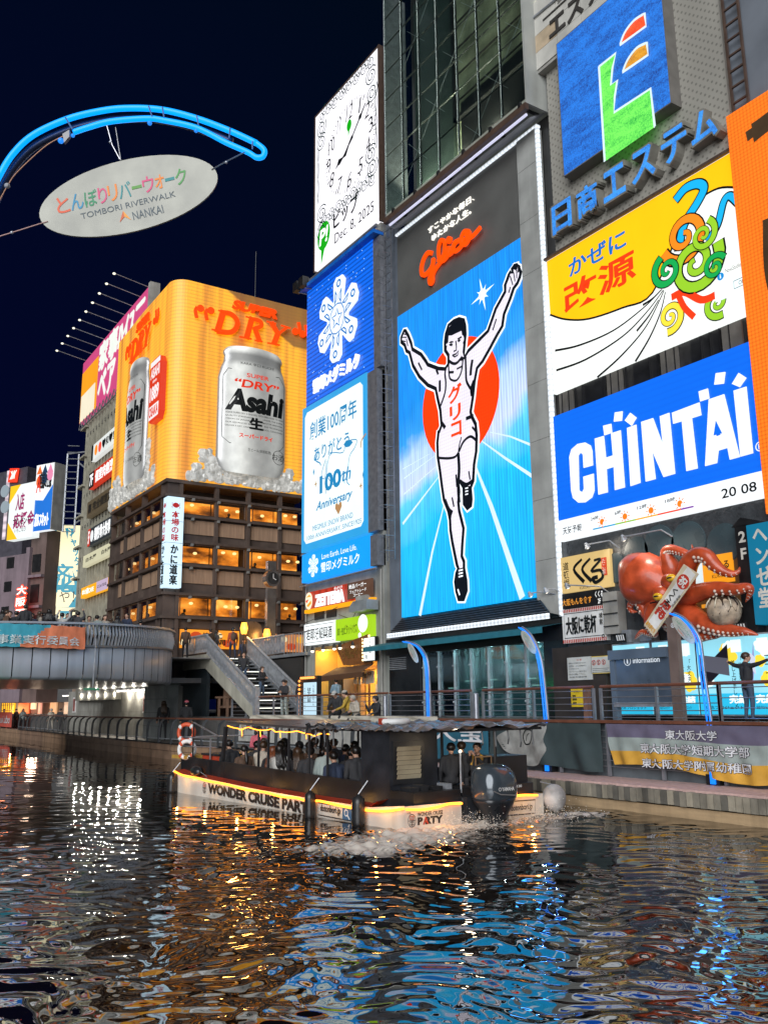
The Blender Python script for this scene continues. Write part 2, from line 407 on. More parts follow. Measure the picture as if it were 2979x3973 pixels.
# lower walkway on the left
lw = MB(); F0 = FR((0, 0, 0), (1, 0, 0), (0, 1, 0))
lw.poly(F0, [(-150, 23.2), (-124, 22.4), (-99, 22.1), (-76, 21.0), (-58, 21.0), (-52, 21.3), (-34, 22.15), (-34, 24.35), (-66, 24.35), (-150, 32)], .95, .55)
lw = struct(lw, 'lower_walkway', pm('walkway', (.20, .18, .16), .6, ns=3, bump=.2))
m_fas = [pm('fascia%d' % i, c, .8, ns=1.5, bump=.3, dirt=.5) for i, c in enumerate([(.30, .185, .11), (.23, .14, .09), (.17, .12, .09)])]
ed = [(-124, 22.4), (-111, 22.25), (-99, 22.1), (-87, 21.5), (-76, 21.0), (-67, 20.98), (-58, 21.0), (-52, 21.3), (-43, 21.7), (-34, 22.15)]
for i in range(len(ed) - 1):
    (xa, ya), (xb, yb) = ed[i], ed[i + 1]; Fe = FR((xa, ya, 0), (xb - xa, yb - ya, 0)); Lg = math.hypot(xb - xa, yb - ya)
    b = MB(); b.fbox(Fe, .01, -.4, Lg - .01, .50, -.30, .02); b.fbox(Fe, .01, .53, Lg - .01, .93, -.30, .08 if i % 2 else .05)
    b.build('fascia_panel', m_fas[2 if i in (3, 4) else i % 2], lw)
put_poly(F0, [(-150, 23.5), (-124, 22.7), (-99, 22.4), (-76, 21.3), (-58, 21.3), (-34, 22.4), (-34, 24.3), (-150, 32)], .5, -1.2)('footing', m_dark, lw)

# facade of the big signs: building masses
F28 = FR((0, 28, 0), (1, 0, 0))
m_grey = pm('board_grey', (.105, .105, .098), .55, ns=.8, var=.15)
m_pill = pm('pillar_grey', (.36, .365, .345), .6, ns=.9, bump=.08, dirt=.18)
def px28(*p): return F28.px(p)
gb = thing('sign_building', 'tall dark building carrying the running athlete screen and the glass gallery above it', 'building', (-35, 28, 2.62))
b = MB(); b.box(-43.0, 28.25, 6.92, -28.0, 44, 31.6); b.box(-43.0, 30.8, 2.62, -28, 44, 6.91); b.box(-43.0, 30.4, 31.62, -28.0, 44, 52); b.build('wall', m_dark, gb)
put_fbox(F28, -42.9, 2.62, -41.45, 32.9, -.24, -.12)('side_pillar', pm('pillar_blue', (.13, .15, .18), .5, ns=1, dirt=.3), gb)
# joints of the pillar between the two blocks
pz = [7.0, 9.6, 12.4, 15.2, 18.0, 20.8, 23.6, 26.4, 29.2]
b = None
for i in range(len(pz) - 1):
    put_fbox(F28, -30.31, pz[i] + .008, -28.92, pz[i + 1] - .008, -.2, .22)('pillar_panel', m_pill, gb)
put_fbox(F28, -30.31, 29.21, -28.92, 31.0, -.2, .22)('pillar_panel', m_pill, gb)
lad = thing('wall_ladder', 'grey caged ladder running up the wall left of the athlete screen', 'ladder', (-42.1, 27.9, 11))
b = MB()
for u in (-42.5, -41.75): b.fbox(F28, u - .03, 11.3, u + .03, 32.5, .25, .31)
b.build('rail', m_steel, lad)
b = MB(); b.fbox(F28, -42.5, 11.5, -41.75, 11.54, .26, .3); r0 = b.build('rung', m_steel, lad)
for i in range(1, 36): rep(r0, (0, 0, .58 * i))
b = MB(); b.tube([F28.w(-42.5, 11.8, .3), F28.w(-42.4, 11.8, .85), F28.w(-42.12, 11.8, 1.0), F28.w(-41.85, 11.8, .85), F28.w(-41.75, 11.8, .3)], .02, 5); r0 = b.build('cage_hoop', m_steel, lad)
for i in range(1, 24): rep(r0, (0, 0, .87 * i))

# the athlete screen
gs = thing('athlete_screen', 'huge upright video screen of a runner with raised arms crossing a blue track', 'billboard', (-35, 27.8, 8))
m, N, L, bb = _new('track_screen')
posn = N.new('ShaderNodeNewGeometry'); sp = N.new('ShaderNodeSeparateXYZ'); L.new(posn.outputs['Position'], sp.inputs[0])
hz = N.new('ShaderNodeMapRange'); hz.inputs[1].default_value = 8.0 * K; hz.inputs[2].default_value = 25.7 * K; L.new(sp.outputs['Z'], hz.inputs[0])
sx = N.new('ShaderNodeMapRange'); sx.inputs[1].default_value = -41.3 * K; sx.inputs[2].default_value = -30.35 * K; L.new(sp.outputs['X'], sx.inputs[0])
ns_ = N.new('ShaderNodeTexNoise'); ns_.inputs['Scale'].default_value = .45; ns_.inputs['Detail'].default_value = 5; L.new(posn.outputs['Position'], ns_.inputs['Vector'])
cr = N.new('ShaderNodeValToRGB'); e = cr.color_ramp.elements
e[0].position = 0; e[0].color = hx('0a9fe6'); e[1].position = 1; e[1].color = hx('0a82e0')
for p_, c_ in ((.30, '16aee8'), (.40, '58bde8'), (.46, 'b9c6e8'), (.56, 'a9c4ee'), (.63, '2c8fe0'), (.75, '0c7fdc')):
    q_ = e.new(p_); q_.color = hx(c_)
# cloud bank dips in the middle, rises to the right
ab = N.new('ShaderNodeMath'); ab.operation = 'MULTIPLY_ADD'; ab.inputs[1].default_value = -.16; L.new(sx.outputs[0], ab.inputs[0]); L.new(hz.outputs[0], ab.inputs[2])
ac = N.new('ShaderNodeMath'); ac.operation = 'MULTIPLY_ADD'; ac.inputs[1].default_value = .22; L.new(ns_.outputs[0], ac.inputs[0]); L.new(ab.outputs[0], ac.inputs[2])
ad = N.new('ShaderNodeMath'); ad.operation = 'SUBTRACT'; ad.inputs[1].default_value = .03; L.new(ac.outputs[0], ad.inputs[0]); L.new(ad.outputs[0], cr.inputs[0])
# LED rows
v2 = N.new('ShaderNodeMath'); v2.operation = 'MULTIPLY'; v2.inputs[1].default_value = 2 * math.pi / .16; L.new(sp.outputs['X'], v2.inputs[0])
sn = N.new('ShaderNodeMath'); sn.operation = 'SINE'; L.new(v2.outputs[0], sn.inputs[0])
mo = N.new('ShaderNodeMapRange'); mo.inputs[1].default_value = -1; mo.inputs[2].default_value = 1; mo.inputs[3].default_value = 1.02; mo.inputs[4].default_value = 1.34; L.new(sn.outputs[0], mo.inputs[0])
nv = N.new('ShaderNodeTexNoise'); nv.inputs['Scale'].default_value = 1; vm_ = N.new('ShaderNodeVectorMath'); vm_.operation = 'MULTIPLY'; vm_.inputs[1].default_value = (9, 9, .5); L.new(posn.outputs['Position'], vm_.inputs[0]); L.new(vm_.outputs[0], nv.inputs['Vector'])
mo2 = N.new('ShaderNodeMapRange'); mo2.inputs[1].default_value = .3; mo2.inputs[2].default_value = .7; mo2.inputs[3].default_value = .82; mo2.inputs[4].default_value = 1.15; L.new(nv.outputs[0], mo2.inputs[0])
mu = N.new('ShaderNodeMath'); mu.operation = 'MULTIPLY'; L.new(mo.outputs[0], mu.inputs[0]); L.new(mo2.outputs[0], mu.inputs[1])
L.new(cr.outputs[0], bb.inputs['Emission Color']); L.new(mu.outputs[0], bb.inputs['Emission Strength']); bb.inputs['Base Color'].default_value = (.01, .03, .05, 1)
put_fbox(F28, -41.3, 8.0, -30.35, 25.78, .0, .18)('screen', m, gs)
FS = F28.off(.18)
P = lambda pts: FS.px(zz(1530, 1200, .3315, pts))
Q = lambda pts: FS.px(zz(1550, 1650, .3391, pts))
DD = lambda pts: FS.px(zz(1100, 1000, .6631, pts))
EE = lambda pts: FS.px(z12(pts))
m_line = em('screen_lane_line', 'c8def2', .95)
b = MB()
for k, (pts, w0) in enumerate([(Q([(400, 350), (50, 610)]), .09), (Q([(430, 460), (50, 790)]), .10), (Q([(470, 560), (40, 1125)]), .17), (Q([(520, 870), (375, 1450), (235, 2170)]), .24), (Q([(340, 330), (40, 500)]), .06),
                  (Q([(880, 500), (1050, 930), (1400, 1960)]), .40), (Q([(900, 150), (1200, 370), (1530, 590)]), .18), (Q([(1040, 80), (1270, 130), (1505, 225)]), .12)]):
    b.stroke(FS, pts, w0, .006 + .002 * k, taper=(lambda t: .35 + .65 * t))
b.build('lane_lines', m_line, gs)
m_red = em('screen_red_disc', 'ff3a05', 1.0, pat='dots', ps=7, amt=.12)
b = MB(); (cu, cv), (ru, _), (_, tv) = P([(780, 960), (1232, 830), (880, 325)])
c0 = DD([(1040, 760)])[0]; pts = DD([(815, 900), (1265, 740), (1105, 465), (900, 1160)])
b.disc(FS, (pts[0][0] + pts[1][0]) / 2, (pts[0][1] + pts[1][1]) / 2 + .0, (pts[1][0] - pts[0][0]) / 2, .022, 48, rx=1.0); b.build('red_disc', m_red, gs)
b = MB(); s0 = DD([(1165, 215)])[0]
for k in range(8):
    a = k * math.pi / 4 + .2; l = .55 if k % 2 else 1.0
    b.poly(FS, [(s0[0] + .1 * math.cos(a + 1.57), s0[1] + .1 * math.sin(a + 1.57)), (s0[0] + l * math.cos(a), s0[1] + l * math.sin(a)), (s0[0] - .1 * math.cos(a + 1.57), s0[1] - .1 * math.sin(a + 1.57))], .02 + .001 * k)
b.disc(FS, s0[0], s0[1], .3, .033, 16); b.build('sun_glint', em('screen_glint', 'eafcff', 1.1), gs)
# runner: white body built from limbs, black contour beneath, pale halo beneath that
m_body = em('screen_runner_white', 'e6e0ee', .92, pat='dots', ps=7, amt=.10); m_ink = em('screen_ink', '0b1420', .5, base=.2); m_halo = em('screen_halo', 'eef4fa', 1.0)
torso = P([(120, 255), (100, 300), (85, 350), (95, 400), (130, 425), (140, 480), (180, 500), (205, 600), (255, 720), (330, 830), (460, 920), (500, 935), (520, 1080), (545, 1200), (560, 1370), (525, 1450), (520, 1659)])
left_out = P([(122, 248), (88, 330), (88, 385), (128, 420), (150, 490), (185, 510), (225, 660), (300, 790), (400, 890), (490, 930), (515, 1050), (545, 1180), (560, 1360), (530, 1440)]) + \
    Q([(455, 60), (440, 200), (445, 360), (470, 520), (490, 680), (515, 850), (565, 980), (585, 1080), (590, 1200), (610, 1330), (640, 1480), (665, 1600), (680, 1640), (660, 1690), (645, 1790), (660, 1900), (685, 1995), (740, 1995), (775, 1890), (770, 1780), (745, 1640), (745, 1560), (720, 1500), (725, 1380), (740, 1180), (715, 1080), (690, 980), (680, 880), (690, 760), (690, 650), (740, 710), (745, 900), (785, 955), (825, 920), (830, 850), (820, 720), (850, 640), (860, 450), (885, 300), (890, 120), (880, 20)]) + \
    P([(960, 1350), (910, 1250), (900, 1200), (925, 1040), (945, 850), (975, 690), (1040, 610), (1130, 450), (1210, 300), (1270, 200), (1290, 60)]) + \
    DD([(1330, 240), (1350, 180), (1372, 150), (1386, 115), (1391, 88), (1385, 70), (1380, 84), (1382, 56), (1373, 44), (1369, 70), (1365, 40), (1356, 40), (1357, 66), (1346, 52), (1340, 62), (1344, 88), (1330, 84), (1322, 100), (1312, 130), (1300, 160), (1300, 200), (1245, 300), (1200, 430), (1150, 480), (1085, 545)]) + \
    P([(830, 560), (820, 500), (840, 300), (835, 200), (820, 130), (760, 115), (700, 140), (640, 190), (610, 290), (600, 380), (600, 480), (640, 540), (640, 640), (600, 700), (520, 695), (400, 650), (370, 600), (320, 530), (220, 470), (205, 400), (170, 310), (135, 250)])
put_poly(FS, left_out, .05)('runner_figure', m_body, gs)
def closed_stroke(mb, pts, wd, d): mb.stroke(FS, pts, wd, d, closed=True)
b = MB(); closed_stroke(b, left_out, .44, .038); b.build('runner_halo', m_halo, gs)
b = MB(); closed_stroke(b, left_out, .22, .052)
for pts, wd in [
    (P([(610, 700), (600, 760), (610, 860), (600, 980), (550, 1130)]), .14), (P([(640, 590), (650, 780), (680, 830), (740, 830), (790, 740), (810, 600)]), .12),
    (P([(840, 560), (845, 700), (850, 830), (880, 900), (920, 960)]), .16), (P([(640, 600), (690, 635), (740, 630), (800, 560)]), .16),
    (P([(940, 850), (915, 930), (920, 1000)]), .3), (P([(540, 840), (540, 960)]), .2), (P([(500, 710), (520, 760)]), .16), (P([(920, 600), (905, 700), (900, 770)]), .2),
    (P([(290, 630), (330, 710)]), .12), (P([(1200, 120), (1160, 245)]), .10), (P([(850, 1280), (930, 1250)]), .2), (P([(560, 1330), (600, 1385)]), .22),
    (P([(655, 740), (700, 738)]), .14), (P([(740, 700), (800, 670)]), .10), (P([(920, 1380), (960, 1430)]), .12),
    (Q([(460, 375), (560, 380), (640, 365), (680, 320)]), .14), (Q([(715, 140), (690, 240), (680, 330)]), .09), (Q([(690, 300), (740, 190), (820, 130), (890, 180)]), .15),
    (Q([(680, 330), (690, 500), (680, 700), (690, 880)]), .24), (Q([(655, 570), (665, 700)]), .14), (Q([(800, 530), (815, 620)]), .11), (Q([(700, 640), (770, 680), (840, 640)]), .2),
    (Q([(610, 830), (630, 930)]), .12), (Q([(530, 860), (570, 960), (610, 1000)]), .22), (Q([(600, 990), (590, 1060)]), .16),
    (P([(100, 330), (150, 330)]), .07), (P([(110, 290), (160, 300)]), .07), (P([(95, 370), (140, 380)]), .07), (P([(150, 350), (165, 430)]), .08),
    (DD([(1330, 110), (1345, 160)]), .07), (DD([(1350, 90), (1358, 140)]), .07), (DD([(1368, 75), (1368, 120)]), .07), (DD([(1330, 175), (1322, 205)]), .09)]:
    b.stroke(FS, smooth(pts, 4) if len(pts) > 2 else pts, wd, .056 + .0004 * len(b.v) * .01)
# hair, brows, eyes, nose, mouth, shoes
b.poly(FS, P([(608, 400), (605, 320), (640, 220), (700, 160), (770, 130), (820, 150), (835, 220), (835, 330), (800, 300), (795, 255), (730, 285), (680, 310), (645, 310), (640, 390), (620, 410)]), .066)
b.poly(FS, P([(645, 395), (670, 375), (700, 375), (700, 390), (670, 400)]), .066); b.poly(FS, P([(650, 410), (680, 400), (695, 410), (685, 435), (655, 430)]), .067)
b.poly(FS, P([(745, 345), (795, 315), (798, 335), (750, 360)]), .066); b.poly(FS, P([(745, 370), (775, 345), (785, 370), (760, 390)]), .067)
b.stroke(FS, P([(728, 375), (735, 430), (735, 480), (705, 495)]), .10, .066); b.stroke(FS, P([(690, 540), (730, 525), (760, 490), (750, 540), (715, 560), (690, 540)]), .09, .066)
b.stroke(FS, P([(620, 430), (615, 490), (640, 520)]), .10, .066); b.stroke(FS, P([(820, 300), (835, 350), (815, 400)]), .10, .066)
b.poly(FS, P([(800, 560), (770, 590), (790, 610), (850, 575), (860, 560)]), .066)
b.poly(FS, Q([(740, 700), (815, 695), (825, 850), (815, 920), (785, 950), (750, 900), (738, 800)]), .066)
b.poly(FS, Q([(690, 1640), (745, 1625), (770, 1790), (770, 1880), (735, 1985), (690, 1985), (660, 1890), (655, 1780)]), .066)
b.build('runner_contour', m_ink, gs)
b = MB()
for y in (725, 760, 795): b.stroke(FS, Q([(765, y), (795, y - 8)]), .07, .08)
for y in (1665, 1700, 1735): b.stroke(FS, Q([(690, y), (735, y - 12)]), .08, .08)
b.stroke(FS, Q([(680, 1880), (700, 1940)]), .1, .08); b.build('shoe_laces', m_halo, gs)
m_rw = em('screen_red_letters', 'ff3d05', 1.0)
for ch, x0_, x1_, yb_, yt_ in (('グ', 645, 795, 1122, 927), ('リ', 665, 785, 1320, 1150), ('コ', 680, 793, 1508, 1345)):
    (u0, v0), (_, v1), (u1, _) = P([(x0_, yb_), (x0_, yt_), (x1_, yt_)])
    T(ch, FS, (u0, v0, u1, v1), m_rw, gs, d=.075, bold=.045)
# grey board above with the script sign
put_fbox(F28, -41.3, 25.8, -30.33, 31.0, 0, .12)('upper_board', m_grey, gs)
FB = F28.off(.12)
mg = em('script_red', 'ff4a00', 1.05)
GL = lambda pts: FB.px(zz(1600, 730, .1808, pts)); wsc = .62
b = MB()
for pts, wd, d in [
    ([(435, 1400), (350, 1400), (270, 1520), (220, 1700), (230, 1850), (290, 1870), (370, 1800), (440, 1690), (480, 1540)], .40, .02),
    ([(480, 1530), (470, 1700), (440, 1850), (400, 1960), (420, 2060), (470, 2010), (475, 1880), (530, 1750), (640, 1600), (740, 1480)], .36, .06),
    ([(600, 1560), (640, 1560), (720, 1440), (740, 1250), (720, 1140), (650, 1150), (610, 1300), (620, 1500), (690, 1580), (780, 1500), (830, 1400), (830, 1290)], .34, .10),
    ([(825, 1290), (815, 1420), (850, 1450), (930, 1370), (960, 1230), (1060, 1130)], .32, .14), ([(1060, 1150), (970, 1200), (940, 1340), (1000, 1380), (1130, 1260), (1190, 1100)], .32, .18),
    ([(1290, 950), (1200, 960), (1140, 1080), (1140, 1220), (1220, 1240), (1300, 1120), (1310, 980), (1240, 1010), (1290, 1110), (1400, 1040), (1540, 880)], .32, .22)]:
    b.stroke(FB, smooth(GL(pts), 5), wd * wsc, d, thick=.12)
dd = GL([(820, 1125)])[0]; b.disc(FB, dd[0], dd[1], .2, .02, 16, d1=.2)
b.build('script_lettering', mg, gs)
mw = em('white_letters', 'f2eee4', 1.0)
bx = B(FB, *zz(1600, 730, .1808, [(360, 985), (1350, 160)])); u0, v0 = GL([(350, 1000)])[0]; u1, v1 = GL([(1330, 235)])[0]
(qa, qb), (_, qc), (qd, _) = GL([(350, 1000), (350, 860), (1340, 270)]); T('すこやかな毎日、', FB, (qa, qb, qd, qc), mw, gs, d=.02, bold=.008, thick=.06)
(qa, qb), (_, qc), (qd, _) = GL([(430, 1160), (430, 1010), (1270, 560)]); T('ゆたかな人生。', FB, (qa, qb, qd, qc), mw, gs, d=.02, bold=.008, thick=.06)
# white LED edging: top, right side, hood lip; dark louvred hood below
m_edge = em('edge_strip', 'e6eef6', 1.0, pat='dots', ps=5, amt=.35)
put_fbox(F28, -41.3, 31.0, -28.78, 31.12, 0, .26)('edge_light', m_edge, gs)
put_fbox(F28, -28.90, 7.0, -28.72, 31.0, .1, .27)('edge_light', m_edge, gs)
put_fbox(F28, -41.4, 6.85, -28.7, 7.08, 1.02, 1.12)('edge_light', m_edge, gs)
b = None
for i in range(12):
    t = i / 12.; b = MB(); z0 = 7.92 - t * .78; d0 = .18 + t * .82
    b.add([F28.w(-41.3, z0, d0), F28.w(-30.35 + t * 1.6, z0, d0), F28.w(-30.3 + t * 1.6, z0 - .03, d0 + .075), F28.w(-41.3, z0 - .03, d0 + .075), F28.w(-41.3, z0 - .05, d0 + .02), F28.w(-30.3 + t * 1.6, z0 - .05, d0 + .02)], [(0, 3, 2, 1), (3, 4, 5, 2)])
    b.build('louvre_slat', m_steel if i % 2 else m_black, gs)
b = MB(); b.add([F28.w(-41.35, 7.95, .1), F28.w(-30.3, 7.95, .1), F28.w(-28.72, 7.1, .95), F28.w(-41.35, 7.1, .95), F28.w(-41.35, 7.0, .1), F28.w(-28.72, 7.0, .1)], [(0, 3, 2, 1), (3, 4, 5, 2)]); b.build('hood', m_black, gs)

# glass gallery above, canopy with lights
F27 = FR((0, 26.7, 0), (1, 0, 0))
gl = thing('glass_gallery', 'glass curtain wall box overhanging the runner screen, dim olive interior', 'gallery', (-35, 27, 33))
(gu0, gz0), (gu1, gz1) = F27.px(zz(1100, 0, .6631, [(600, 1265), (1412, 565)]))
gu0, gz0, gu1 = gu0, (gz0 + gz1) / 2, gu1
ZT = gz0 + 15.4
m_gl = glass('gallery_glass', (.86, .93, .90), .97)
nx, nz = 7, 8; dw = (gu1 - gu0) / nx; dh = 15.4 / nz
b = MB(); b.fbox(F27, gu0 + .02, gz0 + .02, gu0 + dw - .02, gz0 + dh - .02, 0, .03); p0 = b.build('pane', m_gl, gl)
for i in range(nx):
    for j in range(nz):
        if i or j: rep(p0, (dw * i, 0, dh * j))
m_mul = pm('mullion', (.03, .035, .035), .4, .3)
for i in range(1, nx):
    put_fbox(F27, gu0 + dw * i - .03, gz0, gu0 + dw * i + .03, ZT, -.14, -.02)('mullion', m_mul, gl)
for j in range(1, nz):
    put_fbox(F27, gu0, gz0 + dh * j - .02, gu1, gz0 + dh * j + .02, -.1, -.03)('transom', m_mul, gl)
b = MB()
for j in range(nz):
    for i in range(nx):
        if (i * 3 + j) % 4: continue
        a = F27.w(gu0 + dw * i, gz0 + dh * j, -.5); c = F27.w(gu0 + dw * (i + 1), gz0 + dh * (j + 1), -.5); b.tube([a, c], .012, 4, False)
        a = F27.w(gu0 + dw * (i + 1), gz0 + dh * j, -.5); c = F27.w(gu0 + dw * i, gz0 + dh * (j + 1), -.5); b.tube([a, c], .012, 4, False)
tag(b.build('bracing_cables', m_galv, gl), kind='stuff')
m_ol = pm('olive_wall', (.42, .46, .32), .7, ns=.7)
put_fbox(F27, gu0 + .1, gz0 - .05, gu1 - .05, ZT, -2.6, -2.5)('back_wall', m_ol, gl)
put_fbox(F27, gu0 + .1, gz0 + 1.5, gu0 + 3.9, ZT, -2.45, -2.2)('dark_bay', pm('bay_dark', (.035, .05, .045), .4), gl); put_fbox(F27, gu0 + 5.0, gz0 + 1.7, gu1 - .8, gz0 + 5.1, -2.4, -1.9)('dark_bay', m_black, gl)
put_fbox(F27, gu0 + 4.6, gz0 + 4.2, gu1 - 1.0, gz0 + 12.2, -2.35, -2.0)('hoarding', pm('hoarding_pale', (.30, .30, .20), .7, ns=1.2, var=.5, dirt=.4), gl)
for q0, q1, q2, q3 in ((gu0 + 4.5, gz0 + 4.1, gu1 - .9, gz0 + 4.35), (gu0 + 4.5, gz0 + 4.1, gu0 + 4.75, gz0 + 12.3), (gu1 - 1.1, gz0 + 4.1, gu1 - .9, gz0 + 12.3)):
    put_fbox(F27, q0, q1, q2, q3, -2.0, -1.7)('hoarding_frame', m_black, gl)
for k in range(4):
    put_fbox(F27, gu0 + 4.8, gz0 + 5.3 + 1.7 * k, gu1 - 1.1, gz0 + 5.36 + 1.7 * k, -1.9, -1.8)('hoarding_bar', m_black, gl)
put_box(gu0, 26.7, gz0 - .25, gu1, 28.24, gz0 - .02)('floor_slab', pm('gallery_floor', (.30, .31, .26), .6), gl)
put_box(gu1, 26.7, gz0 - .3, gu1 + .12, 28.3, ZT)('side_wall', pm('side_wall', (.42, .43, .40), .45, ns=.5, dirt=.2), gl)
put_box(gu0 - .1, 26.7, gz0 - .3, gu0, 28.3, ZT)('side_wall', m_steel, gl)
put_fbox(F27, gu0 - .1, gz0 - .62, gu1 + .1, gz0 - .28, -.1, .12)('edge_beam', m_brown, gl)
nt = 7
for i in range(nt):
    u0 = gu0 + .2 + i * (gu1 - gu0 - .2) / nt; put_tube([F27.w(u0, gz0 - .76, -.12), F27.w(u0 + (gu1 - gu0) / nt - .12, gz0 - .76, -.12)], .07, 8)('strip_lamp', em('gallery_tube', 'cfd0ea', .9, light=True), gl)
b = MB(); b.add([F27.w(gu0, gz0 - .95, -.2), F27.w(gu1, gz0 - .95, -.2), F27.w(gu1 + .3, 31.3, -1.05), F27.w(gu0, 31.3, -1.05)], [(0, 1, 2, 3)]); b.build('soffit', pm('soffit_grey', (.30, .30, .33), .35, .4, ns=1), gl)
for i in range(6):
    u0 = gu0 + .8 + i * (gu1 - gu0 - 1.2) / 5; put_fbox(F27, u0, 31.5, u0 + .16, 31.75, -1.1, .15)('bracket', m_black, gl)
for k in range(3): GFILL.append(((gu0 + 3.2 * k + 1.5, 28.0, gz0 + 1.2), (gu0 + 3.2 * k + 1.5, 29.3, gz0 + 6)))
# clock sign
ck = thing('clock_billboard', 'white billboard with a giant clock face, scrollwork border and the date', 'billboard', (-47, 27.7, 33.1))
put_fbox(F28, -51.4, 33.1, -42.95, 45.25, -.8, .3)('board', em('clock_white', 'efedf2', 1.0, var=.03), ck)
b = MB(); b.fbox(F28, -51.52, 33.0, -51.4, 45.35, -.8, .34); b.fbox(F28, -42.95, 32.8, -42.8, 45.4, -.8, .34); b.fbox(F28, -51.4, 45.25, -42.95, 45.36, -.8, .34); b.build('frame', m_brown, ck)
FC = F28.off(.3)
CC = lambda pts: FC.px(zz(1230, 180, .3977, pts))
ctr = CC([(320, 965)])[0]; RX = (CC([(585, 700)])[0][0] - CC([(70, 1215)])[0][0]) / 2
m_ck = em('clock_ink', '141a1c', .3, base=.1); m_scr = em('scroll_green', '0d3a33', .5, base=.1); m_grn = em('logo_green', '12a012', .9)
b = MB(); R0 = (CC([(312, 548)])[0][1] - CC([(312, 1398)])[0][1]) / 2; cx0, cz0 = ctr
for i in range(60):
    a = math.radians(6 * i - 24); big = i % 5 == 0; l = .34 if big else .2; wd = .1 if big else .05
    for_ = [(cx0 + math.sin(a) * (R0 - l), cz0 + math.cos(a) * (R0 - l)), (cx0 + math.sin(a) * R0, cz0 + math.cos(a) * R0)]
    b.stroke(FC, for_, wd, .01)
b.build('minute_marks', m_ck, ck)
for n_, p0 in zip(range(1, 13), [(418, 575), (492, 620), (525, 755), (500, 960), (425, 1160), (318, 1300), (222, 1350), (147, 1300), (118, 1165), (145, 965), (215, 775), (318, 640)]):
    u, v = CC([p0])[0]; hgt = 1.05
    T(str(n_), FC, (u - (.08 if n_ == 1 else .28 if n_ < 10 else .2 if n_ == 11 else .42), v - hgt / 2, u + (.08 if n_ == 1 else .28 if n_ < 10 else .2 if n_ == 11 else .42), v + hgt / 2), m_ck, ck, d=.012, bold=-.005, shear=.2, rot={3: .3, 4: .2, 5: .0, 9: .3, 10: .2}.get(n_, 0), name='numeral')
hA, hB, hC, hD = CC([(480, 550), (425, 690), (350, 880), (315, 960)]); e1, e2, e3 = CC([(280, 1060), (222, 1130), (190, 1195)])
def hand(pts, wds):
    b = MB(); Lp = []; Rp = []
    for i, (p, w_) in enumerate(zip(pts, wds)):
        a = Vector(pts[max(0, i - 1)]); c = Vector(pts[min(len(pts) - 1, i + 1)]); t = (c - a).normalized(); nn = Vector((-t.y, t.x)) * w_ / 2
        Lp.append(tuple(Vector(p) + nn)); Rp.append(tuple(Vector(p) - nn))
    b.poly(FC, Lp + Rp[::-1], .03, .07); return b
def lp(a, b_, t): return (a[0] + (b_[0] - a[0]) * t, a[1] + (b_[1] - a[1]) * t)
hand([hA, lp(hA, hB, .7), hB, lp(hB, hC, .15), lp(hB, hC, .95), hC, hD], [.03, .1, .36, .08, .07, .26, .12]).build('minute_hand', m_ck, ck)
hand([hD, e1, lp(e1, e2, .4), e2, lp(e2, e3, .5), e3], [.1, .3, .09, .45, .1, .02]).build('hour_hand', m_ck, ck)
b = MB(); u, v = CC([(315, 770)])[0]; b.disc(FC, u, v, .42, .02, 20, rx=.75); b.poly(FC, [(u - .15, v - .3), (u + .08, v - .36), (u - .12, v - .85)], .021); b.build('small_emblem', m_grn, ck)
b = MB()
def curl(u, v, r, a0, turns, wd, d=.012, sgn=1):
    pts = [(u + r * (1 - t * .8) * math.cos(a0 + sgn * turns * 6.28 * t), v + r * (1 - t * .8) * math.sin(a0 + sgn * turns * 6.28 * t)) for t in np.linspace(0, 1, 26)]
    b.stroke(FC, pts, wd, d)
L0, R1, B0, T1 = -51.0, -43.3, CC([(320, 1530)])[0][1], 44.9
for side in (0, 1):
    for i in range(15):
        t = i / 14.; u = L0 + .5 + t * (R1 - L0 - 1.0); v = (B0 + .25) if side == 0 else (T1 - .15 - .0)
        curl(u, v + (.3 if i % 2 else 0), .46, i * 1.3, 1.7, .06, .012 + .0005 * i, 1 if i % 2 else -1)
for cu, cv, sg in ((L0 + .55, B0 - .2, 1), (R1 - .45, B0 + 1.1, -1), (L0 + .5, T1 - 1.1, -1), (R1 - .5, T1 - 1.2, 1), (L0 + .6, B0 + 1.1, 1), (R1 - .6, B0 + 2.1, 1), (L0 + .5, T1 - 2.2, 1), (R1 - .4, T1 - 2.5, -1)):
    curl(cu, cv, .72, .6, 2.1, .08, .02, sg)
for u, ph in ((L0 + .05, 0), (R1 + .05, 1.5)):
    for s_ in (1, -1):
        b.stroke(FC, [(u + s_ * .1 * math.sin(2.2 * z + ph), z) for z in np.linspace(B0 + 2.2, T1 - 2.6, 40)], .06, .014 + .004 * s_)
b.build('scroll_border', m_scr, ck)
bb = B(FC, *zz(1230, 180, .3977, [(250, 1890), (490, 1560)])); T('ピップ', FC, (-48.75, 34.95, -45.5, 36.25), m_ck, ck, d=.012, bold=.03)
T('Dec. 8, 2025', FC, (-48.6, 33.75, -43.6, 34.6), m_ck, ck, d=.012)
b = MB(); u, v = -50.1, 35.2; b.disc(FC, u, v, 1.05, .02, 28, rx=.85); b.poly(FC, [(u - .35, v - .9), (u + .15, v - 1.0), (u - .35, v - 2.1)], .022); b.build('emblem', m_grn, ck)
T('P!', FC, (u - .55, v - .6, u + .6, v + .6), em('clock_white2', 'f4f4f4', 1.), ck, d=.03, bold=.03, shear=.15)
